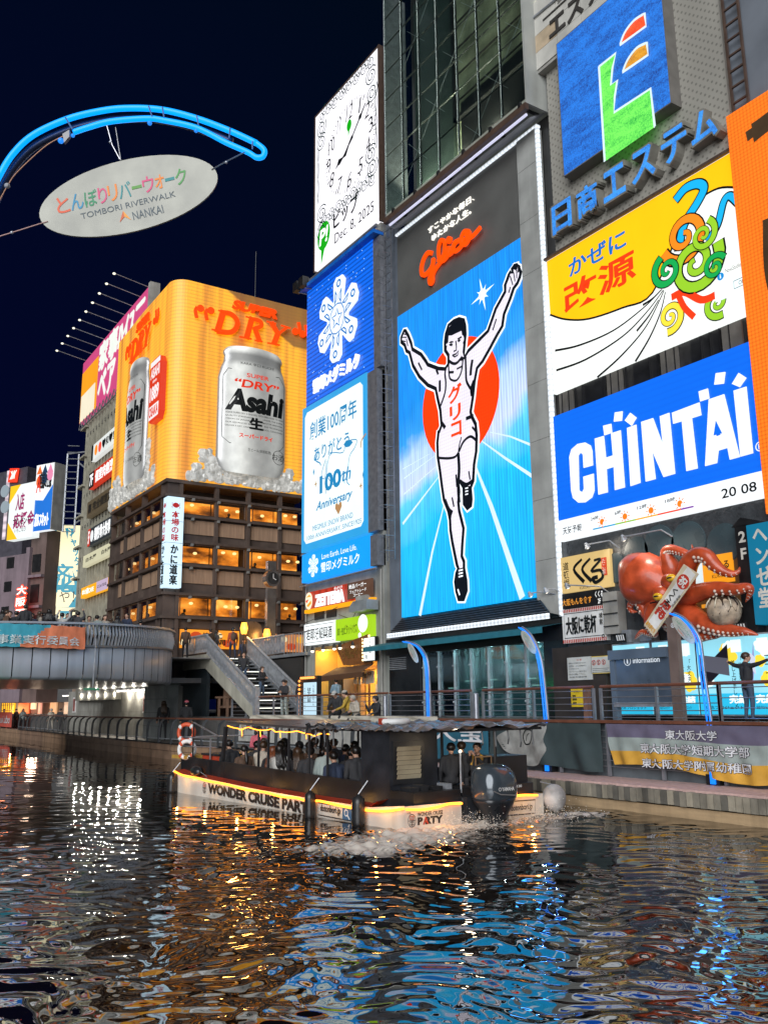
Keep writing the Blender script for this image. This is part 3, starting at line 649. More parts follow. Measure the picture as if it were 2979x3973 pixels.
# two floodlights and a pipe under the clock board
for k, du in enumerate((0, .9)):
    fl = thing('floodlight', ('outer' if k == 0 else 'inner') + ' black floodlight clamped to the lower left corner of the clock board', 'floodlight', (-52.9 + du, 27.2, 32.2))
    put_box(-53.2 + du, 26.9, 32.0, -52.6 + du, 27.4, 32.7)('housing', m_black, fl)
    put_box(-53.15 + du, 27.4, 32.05, -52.65 + du, 27.45, 32.65)('lens', pm('lens', (.5, .55, .6), .2), fl)
    put_tube([(-52.9 + du, 27.2, 32.0), (-52.7 + du, 27.8, 31.9)], .05, 6)('arm', m_steel, fl)
# blue dairy signs
F2 = FR((0, 27.9, 0), (1, 0, 0))
sb = thing('snow_crystal_billboard', 'blue neon striped billboard with a big white snow crystal emblem', 'billboard', (-48, 28, 23.4))
mbl = em('blue_tubes', '0a5fd8', 1.0, pat='h', ps=4.2, amt=.55, light=True)
put_fbox(F28, -52.5, 23.3, -43.8, 31.95, 0, .3)('board', mbl, sb)
put_fbox(F28, -43.79, 23.3, -43.0, 31.9, -.3, .28)('side_casing', m_steel, sb)
put_fbox(F28, -52.9, 31.96, -43.0, 32.2, -.1, .75)('top_gutter', pm('blue_gutter', '1668c8', .4), sb)
put_tube([F28.w(-52.6, 32.45, .5), F28.w(-43.0, 32.5, .5)], .12, 8)('pipe', m_steel, sb)
FT = F28.off(.3)
def crystal(F, u, v, r, mW, mBl, parent, d=.05, th=.12, nm='crystal_emblem'):
    b = MB(); out = []
    for k in range(6):
        a = math.radians(60 * k + 90 - 6)
        for t, rr, in ((-26, .50), (-19, .80), (-17, .93), (-8, 1.02), (0, 1.0), (8, 1.02), (17, .93), (19, .80), (26, .50)):
            out.append((u + r * rr * math.cos(a - math.radians(t)) * .92, v + r * rr * math.sin(a - math.radians(t))))
    out2 = []
    for k in range(6): out2 += out[k * 9:(k + 1) * 9]
    seq = []
    for k in range(6):
        seg = out[k * 9:(k + 1) * 9]; seq = seg + seq if False else seq + seg[::-1]
    b.poly(F, seq, d, d + th); b.build(nm, mW, parent)
    b = MB()
    for k in range(6):
        a = math.radians(60 * k + 84); c, s = math.cos(a), math.sin(a)
        def at(x, y): return (u + r * (x * c - y * s) * .92, v + r * (x * s + y * c))
        e = d + th + .01
        b.ring(F, *at(.84, 0), r * .055, r * .1, e, 14)
        b.stroke(F, [at(.36, .15), at(.68, .15)], r * .035, e); b.stroke(F, [at(.36, -.15), at(.68, -.15)], r * .035, e)
        b.stroke(F, [at(.66, .15), at(.58, .07), at(.46, .07), at(.38, .15)], r * .035, e + .002); b.stroke(F, [at(.66, -.15), at(.58, -.07), at(.46, -.07), at(.38, -.15)], r * .035, e + .002)
        b.stroke(F, [at(.32, .19), at(.36, 0), at(.32, -.19)], r * .03, e + .004)
    st = []
    for k in range(10):
        a = math.radians(36 * k + 84); rr = .24 if k % 2 == 0 else .11; st.append((u + r * rr * math.cos(a), v + r * rr * math.sin(a)))
    b.stroke(F, st, r * .04, d + th + .02, closed=True); b.build(nm + '_lines', mBl, parent)
m_sw = em('sign_white', 'e4eef2', .95); m_sb = em('sign_blue_ink', '1878c8', .7)
cu, cv = FT.px(zz(1150, 900, .2939, [(565, 1150)]))[0]
crystal(FT, cu, cv, 2.9, m_sw, m_sb, sb)
T('雪印メグミルク', FT, (-51.3, 23.95, -45.3, 24.95), white_sign(), sb, d=.06, bold=.04, thick=.1)
b = MB()
for i in range(60):
    u, v = rng.uniform(-52.3, -44), rng.uniform(23.5, 31.8); b.disc(FT, u, v, .035, .02, 6)
tag(b.build('spark_bulbs', em('spark', 'bfe4ff', 1.3), sb), kind='stuff')
s2 = thing('anniversary_billboard', 'pale blue bordered billboard reading 100th Anniversary below the crystal sign', 'billboard', (-48, 28, 13.3))
put_fbox(F28, -52.75, 13.25, -44.4, 23.28, -.1, .45)('board', em('anniv_border', '2c9ad6', .85, light=True), s2)
put_fbox(F28, -44.39, 13.25, -43.3, 23.2, -.2, .4)('side_casing', m_steel, s2)
FA = F28.off(.45); u0, v0, u1, v1 = -52.35, 13.75, -44.8, 22.85; cr_ = .3
put_poly(FA, [(u0 + cr_, v0), (u1 - cr_, v0), (u1, v0 + cr_), (u1, v1 - cr_), (u1 - cr_, v1), (u0 + cr_, v1), (u0, v1 - cr_), (u0, v0 + cr_)], .02)('face', em('anniv_face', 'dfebe6', .95, light=True), s2)
mi = em('anniv_ink', '1a86bd', .75)
T('創業100周年', FA, (-51.6, 20.7, -45.5, 22.0), mi, s2, d=.04, bold=.012); T('ありがとう', FA, (-51.0, 19.1, -46.4, 20.1), mi, s2, d=.04, bold=.012)
T('100', FA, (-50.2, 16.75, -47.4, 17.95), mi, s2, d=.04, bold=.04); T('th', FA, (-47.3, 16.95, -46.2, 17.8), mi, s2, d=.04, bold=.01, shear=.3)
T('Anniversary', FA, (-50.6, 15.55, -46.1, 16.3), mi, s2, d=.04, bold=.02, shear=.35)
T('MEGMILK SNOW BRAND', FA, (-51.1, 14.45, -46.0, 14.8), mi, s2, d=.04); T('100th ANNIVERSARY, SINCE1925', FA, (-51.9, 13.9, -45.0, 14.25), mi, s2, d=.04)
DA = lambda p: FA.px(zz(1100, 1000, .6631, p))
b = MB()
for pts in ([(250, 1380), (270, 1160), (350, 1140), (370, 1080), (430, 1065), (420, 1110), (390, 1160), (380, 1240), (375, 1320)], [(250, 1180), (225, 1270), (245, 1290), (255, 1190)], [(265, 1290), (300, 1330), (340, 1280), (355, 1250), (360, 1320)], [(370, 1250), (375, 1310), (390, 1330)]):
    b.stroke(FA, smooth(DA(pts), 4), .06, .04 + .002 * len(b.v) * .01)
b.poly(FA, DA([(355, 1095), (370, 1070), (395, 1065), (410, 1080), (390, 1105), (370, 1110)]), .05)
b.stroke(FA, smooth(DA([(185, 1160), (195, 1190), (215, 1200), (222, 1215)]), 4), .09, .05)
for p in ((180, 1255), (470, 1270)): 
    u, v = DA([p])[0]; b.poly(FA, [(u, v + .25), (u + .1, v), (u, v - .25), (u - .1, v)], .045)
b.build('cow_drawing', mi, s2)
b = MB(); b.stroke(FA, smooth(DA([(455, 1110), (460, 1070), (485, 1030)]), 4), .10, .05); u, v = DA([(325, 1465)])[0]
b.poly(FA, [(u, v - .42), (u + .42, v + .05), (u + .38, v + .3), (u + .18, v + .36), (u, v + .2), (u - .18, v + .36), (u - .38, v + .3), (u - .42, v + .05)], .045)
for p in ((192, 1325), (455, 1335)):
    u, v = DA([p])[0]; b.poly(FA, [(u, v + .25), (u + .05, v + .05), (u + .2, v), (u + .05, v - .05), (u, v - .25), (u - .05, v - .05), (u - .2, v), (u - .05, v + .05)], .045)
b.build('gold_marks', em('gold_ink', 'b98a5a', .7), s2)
s3 = thing('dairy_name_billboard', 'small bright blue billboard with white crystal and dairy name, lowest of the blue signs', 'billboard', (-48, 28, 11.1))
put_fbox(F28, -52.55, 11.2, -44.05, 13.08, 0, .5)('board', em('dairy_blue', '0d90ea', 1.0, light=True), s3)
put_fbox(F28, -44.04, 11.2, -43.3, 13.0, -.1, .48)('side_casing', m_steel, s3)
put_tube([F28.w(-53, 11.0, .4), F28.w(-43.4, 11.0, .5)], .07, 6)('pipe', m_steel, s3)
F5 = F28.off(.5); crystal(F5, -50.95, 12.15, .72, em('cr_white', 'e8f2f8', 1), em('cr_blue', '0d90ea', 1.0), s3, .01, .03)
T('雪印メグミルク', F5, (-49.9, 11.55, -45.2, 12.2), white_sign(), s3, d=.03, bold=.02); T('Love Earth. Love Life.', F5, (-49.8, 12.4, -45.5, 12.75), white_sign(), s3, d=.03)

# small shop building under the blue signs
zb = thing('noodle_shop_building', 'narrow grey building with burger sign and open ramen counter, below the blue dairy signs', 'building', (-48, 28, 2.62))
m_zw = pm('shop_wall', (.30, .30, .27), .7, ns=1, bump=.12, dirt=.3)
b = MB(); b.box(-52.9, 28.0, 6.95, -43.3, 40, 33.0)
b.box(-52.9, 28.0, 2.62, -51.6, 40, 6.95); b.box(-44.15, 28.0, 2.62, -43.3, 40, 6.95); b.build('wall', m_zw, zb)
m_yel = pm('shop_yellow', (.62, .38, .07), .7, var=.15)
put_box(-51.6, 29.6, 2.62, -44.15, 29.8, 6.95)('shop_back_wall', m_yel, zb)
put_box(-51.6, 28.0, 6.75, -44.15, 29.6, 6.94)('shop_ceiling', pm('shop_ceil', (.35, .2, .06), .7), zb)
put_box(-51.6, 28.0, 2.62, -51.5, 29.6, 6.75)('shop_side_wall', m_yel, zb)
put_box(-51.4, 28.9, 2.62, -50.6, 29.5, 5.0)('shop_door', m_dark, zb)
b = MB(); b.box(-50.2, 28.6, 2.62, -48.4, 29.4, 3.9); b.box(-50.2, 29.3, 4.0, -48.9, 29.55, 4.9); b.build('counter', pm('counter', (.45, .33, .2), .6), zb)
b = MB(); b.box(-47.9, 29.0, 2.62, -47.6, 29.3, 5.6); b.box(-44.7, 29.0, 2.62, -44.4, 29.3, 5.6); b.box(-47.9, 29.0, 5.45, -44.4, 29.25, 5.6); b.build('door_frame', pm('wood_pale', (.55, .33, .14), .5), zb)
put_box(-47.55, 29.35, 2.62, -44.7, 29.4, 5.4)('lit_doorway', em('shop_glow', 'ffb648', .85, light=True, var=.2), zb)
for i in range(3):
    put_box(-47.1 + i * 1.0, 29.2, 2.7, -46.95 + i * 1.0, 29.28, 5.4)('door_stile', pm('wood_dark', (.2, .1, .04), .5), zb)
for k, (x, z) in enumerate(((-45.9, 4.2), (-45.3, 4.3), (-44.9, 3.6))):
    put_box(x - .2, 29.1, z - .3, x + .2, 29.13, z + .3)('notice', pm('paper', (.7, .68, .62), .7) if k != 1 else m_dark, zb)
put_box(-49.6, 29.45, 2.9, -49.0, 29.5, 3.7)('menu_poster', pm('menu', (.6, .3, .12), .6, ns=9, var=.9), zb)
# wooden board with carved letters, awning, noren curtain
b = MB(); FWB = FR((-46.4, 27.9, 6.3), (1, 0, 0), (0, -.25, 1)); b.poly(FWB, [(-1.5, -.62), (1.7, -.72), (1.95, 1.05), (-1.9, .55)], 0, .12); b.build('carved_board', pm('carved_wood', (.24, .09, .025), .5, ns=5, bump=.5, bs=8), zb)
T('ら麺はやし田', FWB, (-1.4, -.25, 1.6, .4), pm('gold', (.6, .35, .1), .3, .8), zb, d=.14, bold=.02)
b = MB(); b.add([(-48.6, 27.9, 5.55), (-44.3, 27.9, 5.62), (-44.0, 26.9, 5.15), (-48.9, 26.9, 5.02), (-48.9, 26.9, 4.7), (-44.0, 26.9, 4.85)], [(0, 1, 2, 3), (3, 2, 5, 4)]); b.build('awning', pm('awning_brown', (.10, .045, .02), .7), zb)
m_nor = pm('noren', (.72, .62, .48), .8, var=.1)
put_tube([(-47.9, 28.5, 5.3), (-45.2, 28.5, 5.32)], .025, 5)('curtain_rod', m_brown, zb)
for i in range(5):
    x = -47.6 + i * .46; b = MB(); n = 6
    vs = [(x + (j / n) * .44, 28.5 + .05 * math.sin(j * 1.6 + i), z) for z in (5.28, 4.55 - .04 * (i % 2)) for j in range(n + 1)]
    b.add(vs, [(j, j + 1, n + 2 + j, n + 1 + j) for j in range(n)]); b.build('noren_curtain', m_nor, zb)
T('らぁ麺屋', FR((0, 28.42, 0), (1, 0, 0)), (-47.5, 4.85, -45.4, 5.2), m_dark, zb, d=0.02, bold=.02)
# small openings, air unit, cables above
for x in (-51.0, -49.4):
    b = MB(); b.fbox(F28, x - .62, 8.72, x + .62, 9.3, -.05, .05); b.fbox(F28, x - .52, 8.8, x + .52, 9.22, .05, .06); b.build('window', m_dark, zb)
for k, (p0_, p1_, p2_) in enumerate((((-52.9, 9.0, .1), (-52.0, 8.6, .4), (-47.8, 9.2, .5)), ((-45.5, 8.9, .5), (-46.5, 8.4, .3), (-48.4, 8.8, .1)))):
    put_tube([F28.w(*p_) for p_ in smooth([p0_, p1_, p2_], 6)], .02, 4)('cable', m_black, zb)
put_fbox(F28, -45.7, 8.75, -44.5, 9.6, 0, .5)('meter_box', m_conc2, zb)
FDU = F28.off(.9); (da, db_), (dc, dd_) = FDU.px(zz(1180, 2200, .2714, [(640, 655), (890, 455)])); b = MB(); b.poly(FR((0, 28, 0), (1, 0, 0)), [(da, db_ + .05), (da + .25, db_), (dc, db_ + .05), (dc, dd_), (da + .45, dd_), (da, dd_ - .3)], .1, .9); b.build('extract_duct', pm('duct', (.33, .36, .37), .45, .4), zb)
for i, u in enumerate((-52.7, -43.5)):
    put_tube([F28.w(u, 2.7, .1), F28.w(u, 11, .1)], .05, 6)('drain_pipe', m_conc2, zb)
# signs on it
z1 = thing('burger_shop_sign', 'red and brown burger shop fascia sign with a globe mark and yellow underline', 'sign', (-48, 27.8, 9.4))
b = MB(); b.fbox(F28, -52.3, 9.42, -44.9, 10.55, 0, .25)
b.build('panel', em('burger_red', 'b8321a', .75, pat='v', ps=1.6, amt=.4), z1)
put_fbox(F28, -47.0, 9.55, -44.15, 10.54, .2, .3)('side_panel', pm('sign_brown', '6b4a38', .6), z1)
put_fbox(F28, -52.5, 9.2, -44.15, 9.42, 0, .32)('underline', em('underline_yel', 'f5a30c', .9), z1)
FZ = F28.off(.32)
T('ZETTERIA', FZ, (-50.9, 9.47, -47.2, 10.25), white_sign(), z1, d=.04, bold=.06, thick=.06); T('ゼッテリア', FZ, (-48.5, 10.27, -47.5, 10.5), white_sign(), z1, d=.04, bold=.03)
T('絶品バーガー', FZ, (-46.7, 10.15, -44.7, 10.42), white_sign(), z1, d=.04, bold=.02); T('フェアトレード\nコーヒー', FZ, (-46.6, 9.65, -44.7, 10.05), white_sign(), z1, d=.04, bold=.02)
put_disc(FZ, -51.75, 9.95, .55, .05, 24, rx=.8, d1=.1)('globe_mark', em('globe', 'f6e2c2', .9), z1)
put_poly(FZ, [(-52.15, 10.0), (-51.7, 10.05), (-52.0, 9.8)], .11)('globe_red', em('globe_red', 'd8361a', .9), z1)
b = MB(); b.poly(FZ, [(-52.1, 10.2), (-51.6, 10.35), (-51.4, 10.2)], .11); b.poly(FZ, [(-52.0, 9.65), (-51.4, 9.95), (-51.35, 9.75), (-51.75, 9.55)], .11); b.build('globe_orange', em('globe_or', 'f09a20', .9), z1)
z2 = thing('rice_wine_sign', 'white lit sign with black characters naming rice wine', 'sign', (-50.4, 27.7, 7.1))
put_fbox(F28, -52.45, 7.12, -48.36, 8.46, 0, .35)('box', em('wine_white', 'e8eeee', 1.0, light=True), z2)
b = MB(); F3 = F28.off(.35); b.stroke(F3, [(-52.3, 7.25), (-48.5, 7.25), (-48.5, 8.33), (-52.3, 8.33)], .03, .01, closed=True); b.build('border_line', m_ck, z2)
T('若耶渓紹興酒', F3, (-52.1, 7.4, -48.75, 8.15), m_ck, z2, d=.02, bold=.014)
z3 = thing('letting_agent_sign', 'lime green lit sign with two white circles', 'sign', (-46.3, 27.7, 7.1))
put_fbox(F28, -48.33, 7.15, -44.24, 8.44, 0, .35)('box', em('lime', '9cc81c', .9, light=True), z3)
b = MB(); b.disc(F3, -45.1, 7.98, .53, .02, 24); b.disc(F3, -45.45, 7.3, .17, .02, 16); b.build('circles', white_sign(), z3)
T('賃貸・売買', F3, (-48.1, 7.45, -47.25, 7.9), pm('green_ink', '2c5a14', .6), z3, d=.02, bold=.01); T('ピタットハウス', F3, (-47.2, 7.45, -45.75, 8.05), m_ck, z3, d=.02, bold=.02)
def bulb_row(parent, pts, r=.06, mat=None):
    mat = mat or em('bulb', 'ffd9a0', 2.0)
    b = MB(); b.ball(pts[0], r, 8, 6); o = b.build('bulb', mat, parent, True, at=pts[0])
    for p in pts[1:]: rep(o, Vector(p) - Vector(pts[0]))
z4 = thing('ramen_wall_sign', 'slim white lit ramen sign framed by bulbs high on the shop corner', 'sign', (-44.4, 27.5, 5.7))
put_fbox(F28, -45.25, 5.75, -43.85, 7.15, .1, .32)('case', m_black, z4)
put_fbox(F28, -44.92, 5.8, -43.9, 7.1, .32, .42)('face', em('wine_white', 'e8eeee', 1.0, light=True), z4)
F6 = F28.off(.42); TV('らぁ麺', F6, (-44.35, 6.2, -44.1, 7.0), m_ck, z4, d=.02); TV('つけ麺', F6, (-44.75, 5.9, -44.5, 6.6), m_ck, z4, d=.02)
bulb_row(z4, [F28.w(-45.1, 5.85 + .2 * i, .38) for i in range(7)] + [F28.w(-44.9 + .25 * i, 7.2, .38) for i in range(3)], .07)
# spotlights over the shop with warm beams
for k, x in enumerate((-51.2, -49.8, -48.4, -47.7, -46.2)):
    sp_ = thing('spotlight', 'black spotlight shining down on the ramen shop, number %s from the left' % ['one', 'two', 'three', 'four', 'five'][k], 'spotlight', (x, 27.6, 6.9), 'spotlights over the ramen shop')
    put_tube([(x, 28, 7.0), (x, 27.6, 7.0)], .03, 5)('arm', m_black, sp_)
    put_tube([(x, 27.6, 7.0), (x, 27.6, 6.72)], [.08, .13], 8)('shade', m_black, sp_)
    put_ball((x, 27.6, 6.7), .11, 8, 6)('bulb', em('warm_bulb', 'fff0d0', 2.5), sp_)
def lamp(name, loc, col, watt, size=.3, kind='POINT', spot=None, to=None):
    l = bpy.data.lights.new(name, kind); l.energy = watt; l.color = col
    if kind == 'SPOT': l.spot_size = spot; l.spot_blend = .7
    if kind == 'AREA': l.size = size
    else: l.shadow_soft_size = size * K
    o = bpy.data.objects.new(name, l); COL.objects.link(o); o.location = loc
    if to is not None: o.rotation_euler = (Vector(to) - Vector(loc)).to_track_quat('-Z', 'Y').to_euler()
    ORG[o] = Vector(loc); return o
for x in (-51.0, -49.5, -48.0, -45.9): lamp('spot_lamp', (x, 28.6, 6.6), (1, .62, .22), 26, .12)
lamp('spot_lamp', (-46.5, 28.9, 5.0), (1, .66, .3), 22, .12)
# bulb framed standing sign
z5 = thing('ramen_standing_sign', 'white lit ramen board at the foot of the stairs, edged with orange bulbs', 'sign', (-49, 25, 2.62))
FG = FR((0, 25.2, 0), (1, 0, 0)); (a0, c0), (a1, c1) = FG.px(zz(650, 2350, .3617, [(1465, 1165), (1595, 820)])); (e0, g0) = FG.px(zz(650, 2350, .3617, [(1410, 780)]))[0]
put_fbox(FG, e0 - .05, 2.62, a1 + .08, g0 + .1, -.3, -.02)('case', m_black, z5)
put_fbox(FG, a0, 2.75, a1, c1, -.02, .05)('face', em('ramen_face', 'b8d6e6', .9, light=True), z5)
TV('はやし田', FG, ((a0 + a1) / 2 - .22, 3.5, (a0 + a1) / 2 + .22, c1 - .3), m_ck, z5, d=.07, bold=.03); TV('HAYASHIDA', FG, (a0 + .1, 3.1, a0 + .25, c1 - .3), m_ck, z5, d=.07); TV('らぁ麺RAMEN', FG, (a1 - .3, 3.3, a1 - .12, c1 - .15), m_ck, z5, d=.07)
bulb_row(z5, [FG.w(e0 + .15, 2.8 + .24 * i, .05) for i in range(int((g0 - 2.7) / .24))] + [FG.w(e0 + .15 + .22 * i, g0, .05) for i in range(1, int((a1 - e0) / .22))], .075, em('bulb_orange', 'ff9a48', 1.8))
# right-hand building
def perf(name, col, ps, amt=.45):
    if name in _M: return _M[name]
    m, N, L, b = _new(name); c = hx(col) if isinstance(col, str) else tuple(col) + (1,)
    sp = N.new('ShaderNodeSeparateXYZ'); L.new(_pos(N, L, ps * 6.28318), sp.inputs[0]); o = []
    for ax in ('X', 'Z'):
        s = N.new('ShaderNodeMath'); s.operation = 'SINE'; L.new(sp.outputs[ax], s.inputs[0]); o.append(s.outputs[0])
    mu = N.new('ShaderNodeMath'); mu.operation = 'MULTIPLY'; L.new(o[0], mu.inputs[0]); L.new(o[1], mu.inputs[1])
    ab = N.new('ShaderNodeMapRange'); ab.inputs[1].default_value = .45; ab.inputs[2].default_value = .8; ab.inputs[3].default_value = 1; ab.inputs[4].default_value = 1 - amt; L.new(mu.outputs[0], ab.inputs[0])
    n = N.new('ShaderNodeTexNoise'); n.inputs['Scale'].default_value = .5; n.inputs['Detail'].default_value = 5; L.new(_pos(N, L, (1, 1, .5)), n.inputs['Vector'])
    m2 = N.new('ShaderNodeMapRange'); m2.inputs[3].default_value = .7; m2.inputs[4].default_value = 1.3; L.new(n.outputs[0], m2.inputs[0])
    m3 = N.new('ShaderNodeMath'); m3.operation = 'MULTIPLY'; L.new(ab.outputs[0], m3.inputs[0]); L.new(m2.outputs[0], m3.inputs[1])
    v = N.new('ShaderNodeVectorMath'); v.operation = 'SCALE'; v.inputs[0].default_value = c[:3]; L.new(m3.outputs[0], v.inputs['Scale']); L.new(v.outputs[0], b.inputs['Base Color'])
    b.inputs['Roughness'].default_value = .55; _M[name] = m; return m
rb = thing('corner_building', 'building on the right with perforated metal cladding behind the big square letter logo', 'building', (-22, 28, 2.62))
put_box(-28.0, 28.05, 2.62, 2, 44, 52)('wall', m_dark, rb)
mpf = perf('perforated_cladding', (.33, .315, .275), 3.6)
for i, (ua, ub) in enumerate(((-28.05, -24.9), (-24.88, -21.65), (-21.63, -18.4))):
    put_fbox(F28, ua, 23.85, ub, 33.6, -.02, .12)('cladding_panel', mpf, rb)
put_fbox(F28, -20.3, 33.62, -18.4, 44, -.02, .12)('cladding_panel', mpf, rb)
# pale tiled band with lettering
mt = pm('band_tile', (.60, .585, .53), .5, ns=.8, dirt=.15)
for i in range(5):
    ua = -28.35 + i * 1.6
    for j in range(4):
        put_fbox(F28, ua + .01, 33.63 + j * .95, ua + 1.58, 33.63 + (j + 1) * .95 - .02, -.02, .55)('tile', mt if (i, j) != (0, 1) else pm('band_tile_tan', (.55, .43, .29), .5), rb)
put_fbox(F28, -28.35, 33.45, -20.4, 33.62, -.02, .5)('band_soffit', m_conc2, rb)
FTB = F28.off(.55)
mdk = pm('letter_dark', (.055, .05, .045), .5)
T('エステム二', FTB, (-27.2, 34.55, -21.3, 35.7), mdk, rb, d=.01, bold=.03, thick=.05); T('夢の', FTB, (-26.6, 36.15, -24.0, 37.25), mdk, rb, d=.01, bold=.02, thick=.05)
put_fbox(F28, -27.6, 35.95, -22, 36.02, .56, .6)('band_rule', mdk, rb)
# square logo box
G_ = lambda pts: FL.px(zz(2000, 0, .5901, pts))
lg = thing('square_logo_sign', 'blue glittering square box sign with a green, orange and red letter E', 'sign', (-23.5, 27.4, 26.9))
put_fbox(F28, -26.65, 26.9, -20.5, 33.9, .12, .75)('box', pm('box_side', (.16, .15, .135), .6), lg)
def speck(name, col, col2, s=1., sc_=26):
    m, N, L, bb = _new(name); v = N.new('ShaderNodeTexVoronoi'); v.inputs['Scale'].default_value = sc_; L.new(_pos(N, L, 1.), v.inputs['Vector'])
    n = N.new('ShaderNodeTexNoise'); n.inputs['Scale'].default_value = 1.5; n.inputs['Detail'].default_value = 6; L.new(_pos(N, L, (1, 1, 3)), n.inputs['Vector'])
    a = N.new('ShaderNodeMath'); a.operation = 'MULTIPLY_ADD'; a.inputs[1].default_value = .55; L.new(v.outputs['Color'], a.inputs[0]); L.new(n.outputs[0], a.inputs[2])
    r = N.new('ShaderNodeMapRange'); r.inputs[1].default_value = .35; r.inputs[2].default_value = .95; L.new(a.outputs[0], r.inputs[0])
    mx = N.new('ShaderNodeMix'); mx.data_type = 'RGBA'; mx.inputs[6].default_value = hx(col); mx.inputs[7].default_value = hx(col2); L.new(r.outputs[0], mx.inputs[0])
    L.new(mx.outputs[2], bb.inputs['Emission Color']); bb.inputs['Emission Strength'].default_value = s; bb.inputs['Base Color'].default_value = (.02, .02, .03, 1); m.cycles.emission_sampling = 'NONE'; _M[name] = m; return m
FL = F28.off(.76)
put_fbox(F28, -26.6, 26.95, -20.55, 33.85, .75, .76)('face', speck('led_blue', '04307e', '1d7ae2'), lg)
green = G_([(552, 440), (662, 352), (640, 450), (630, 560), (672, 530), (655, 640), (650, 742), (890, 585), (918, 835), (590, 1062)])
put_poly(FL, green, .03)('letter_stem', speck('led_green', '16a83a', '7dff5e', .95), lg)
red = smooth(G_([(690, 300), (720, 220), (780, 140), (852, 92)]), 5) + G_([(862, 175)])
yel = smooth(G_([(708, 480), (740, 400), (800, 320), (868, 285)]), 5) + G_([(876, 365)])
put_poly(FL, red, .03)('letter_flame', speck('led_red', 'd02a08', 'ff5a1a', 1.), lg)
put_poly(FL, yel, .03)('letter_flame', speck('led_yellow', 'b06a08', 'f0a81c', .9), lg)
b = MB(); mwt = em('led_white_line', 'cfe2ea', .9)
b.stroke(FL, green[:9] + green[8:9], .12, .05); b.stroke(FL, [green[8], green[9]], .0, .05); b.stroke(FL, [green[0], green[9]], .12, .056); b.stroke(FL, red, .12, .06, closed=True); b.stroke(FL, yel, .12, .07, closed=True); b.build('letter_outline', mwt, lg)
# blue tube lettering beneath
nm = thing('blue_character_sign', 'row of blue lit Japanese characters climbing under the square logo', 'sign', (-23, 27.8, 24.3))
mbt = speck('led_tube_blue', '0a4fb0', '3c9cf5', 1.0, 30); mcase = pm('letter_case', (.22, .21, .18), .5)
W5 = 1.62
for i, ch in enumerate('日商エステム'):
    ua = -27.75 + i * 1.60
    if ch == 'ム': T('ム', F28, (-19.9, 24.5, -18.65, 25.9), mcase, nm, d=.12, bold=.07, thick=.45, name='letter_case'); T('ム', F28, (-19.85, 24.55, -18.7, 25.85), mbt, nm, d=.58, bold=.03); continue
    T(ch, F28, (ua, 24.45, ua + 1.3, 25.95), mcase, nm, d=.12, bold=.06, thick=.45, name='letter_case')
    T(ch, F28, (ua + .05, 24.5, ua + 1.25, 25.9), mbt, nm, d=.58, bold=.03)
# yellow and white medicine billboard: flat colours, wind lines; figure replaced by plain shapes
kg = thing('yellow_white_billboard', 'lit billboard, yellow above a sweeping white wave, blue and red characters at left', 'billboard', (-23.5, 27.8, 17.1))
put_fbox(F28, -28.6, 17.1, -18.4, 23.7, 0, .2)('board', em('kz_white', 'eef2ee', 1.0, light=True, var=.02), kg)
FK = F28.off(.2); HH = lambda pts: FK.px(z09(pts)); GG = lambda pts: FK.px(zz(2000, 0, .5901, pts))
low = smooth(HH([(228, 545), (330, 575), (480, 572), (700, 500), (900, 400)]) + GG([(1080, 1500), (1190, 1330), (1330, 1240), (1470, 1235)]), 5)
ye = [(-28.58, 23.68)] + [(max(-28.58, u), v) for u, v in low] + [(-18.42, low[-1][1]), (-18.42, 23.68)]
put_poly(FK, ye, .012)('yellow_field', em('kz_yellow', 'fbb80c', 1.0), kg)
b = MB(); b.stroke(FK, [(max(-28.58, u), v) for u, v in low], .09, .02)
for k, pts in enumerate(([(262, 780), (420, 745), (640, 650), (840, 500), (960, 380)], [(270, 910), (460, 840), (700, 690), (860, 530), (970, 385)], [(540, 955), (700, 810), (860, 620), (975, 390)], [(790, 850), (880, 700), (950, 540), (985, 400)], [(840, 480), (900, 440), (955, 385)], [(800, 650), (880, 550), (940, 450)])):
    b.stroke(FK, smooth(HH(pts), 6), .11, .02 + .003 * k, taper=lambda t: 1 - .6 * t)
b.build('wind_lines', m_ck, kg)
b = MB()   # abstract swirl standing where the figure is
u, v = HH([(1120, 190)])[0]
b.stroke(FK, smooth(GG([(1075, 1640), (1110, 1480), (1200, 1330), (1240, 1240), (1200, 1210), (1120, 1240), (1060, 1310)]), 6), .34, .05); b.stroke(FK, smooth(GG([(1270, 1580), (1330, 1480), (1370, 1330), (1410, 1290), (1460, 1330)]), 6), .26, .05); b.build('ribbon', em('kz_cyan', '16a8e0', .95), kg)
b = MB(); b.stroke(FK, smooth(GG([(1075, 1640), (1110, 1480), (1200, 1330), (1240, 1240), (1200, 1210), (1120, 1240), (1060, 1310)]), 6), .46, .04); b.stroke(FK, smooth(GG([(1270, 1580), (1330, 1480), (1370, 1330), (1410, 1290), (1460, 1330)]), 6), .38, .04)
def cloudlet(F, c, R, n, d, mat, nm_, par, rx=1., amp=.16, ph=0.):
    q = MB(); pts = []
    for i in range(72):
        a = 2 * math.pi * i / 72; r_ = R * (1 + amp * abs(math.sin(n * a / 2 + ph))); pts.append((c[0] + r_ * rx * math.cos(a), c[1] + r_ * math.sin(a)))
    q.poly(F, pts, d); q.build(nm_, mat, par); return pts
b.build('ribbon_outline', m_ck, kg)
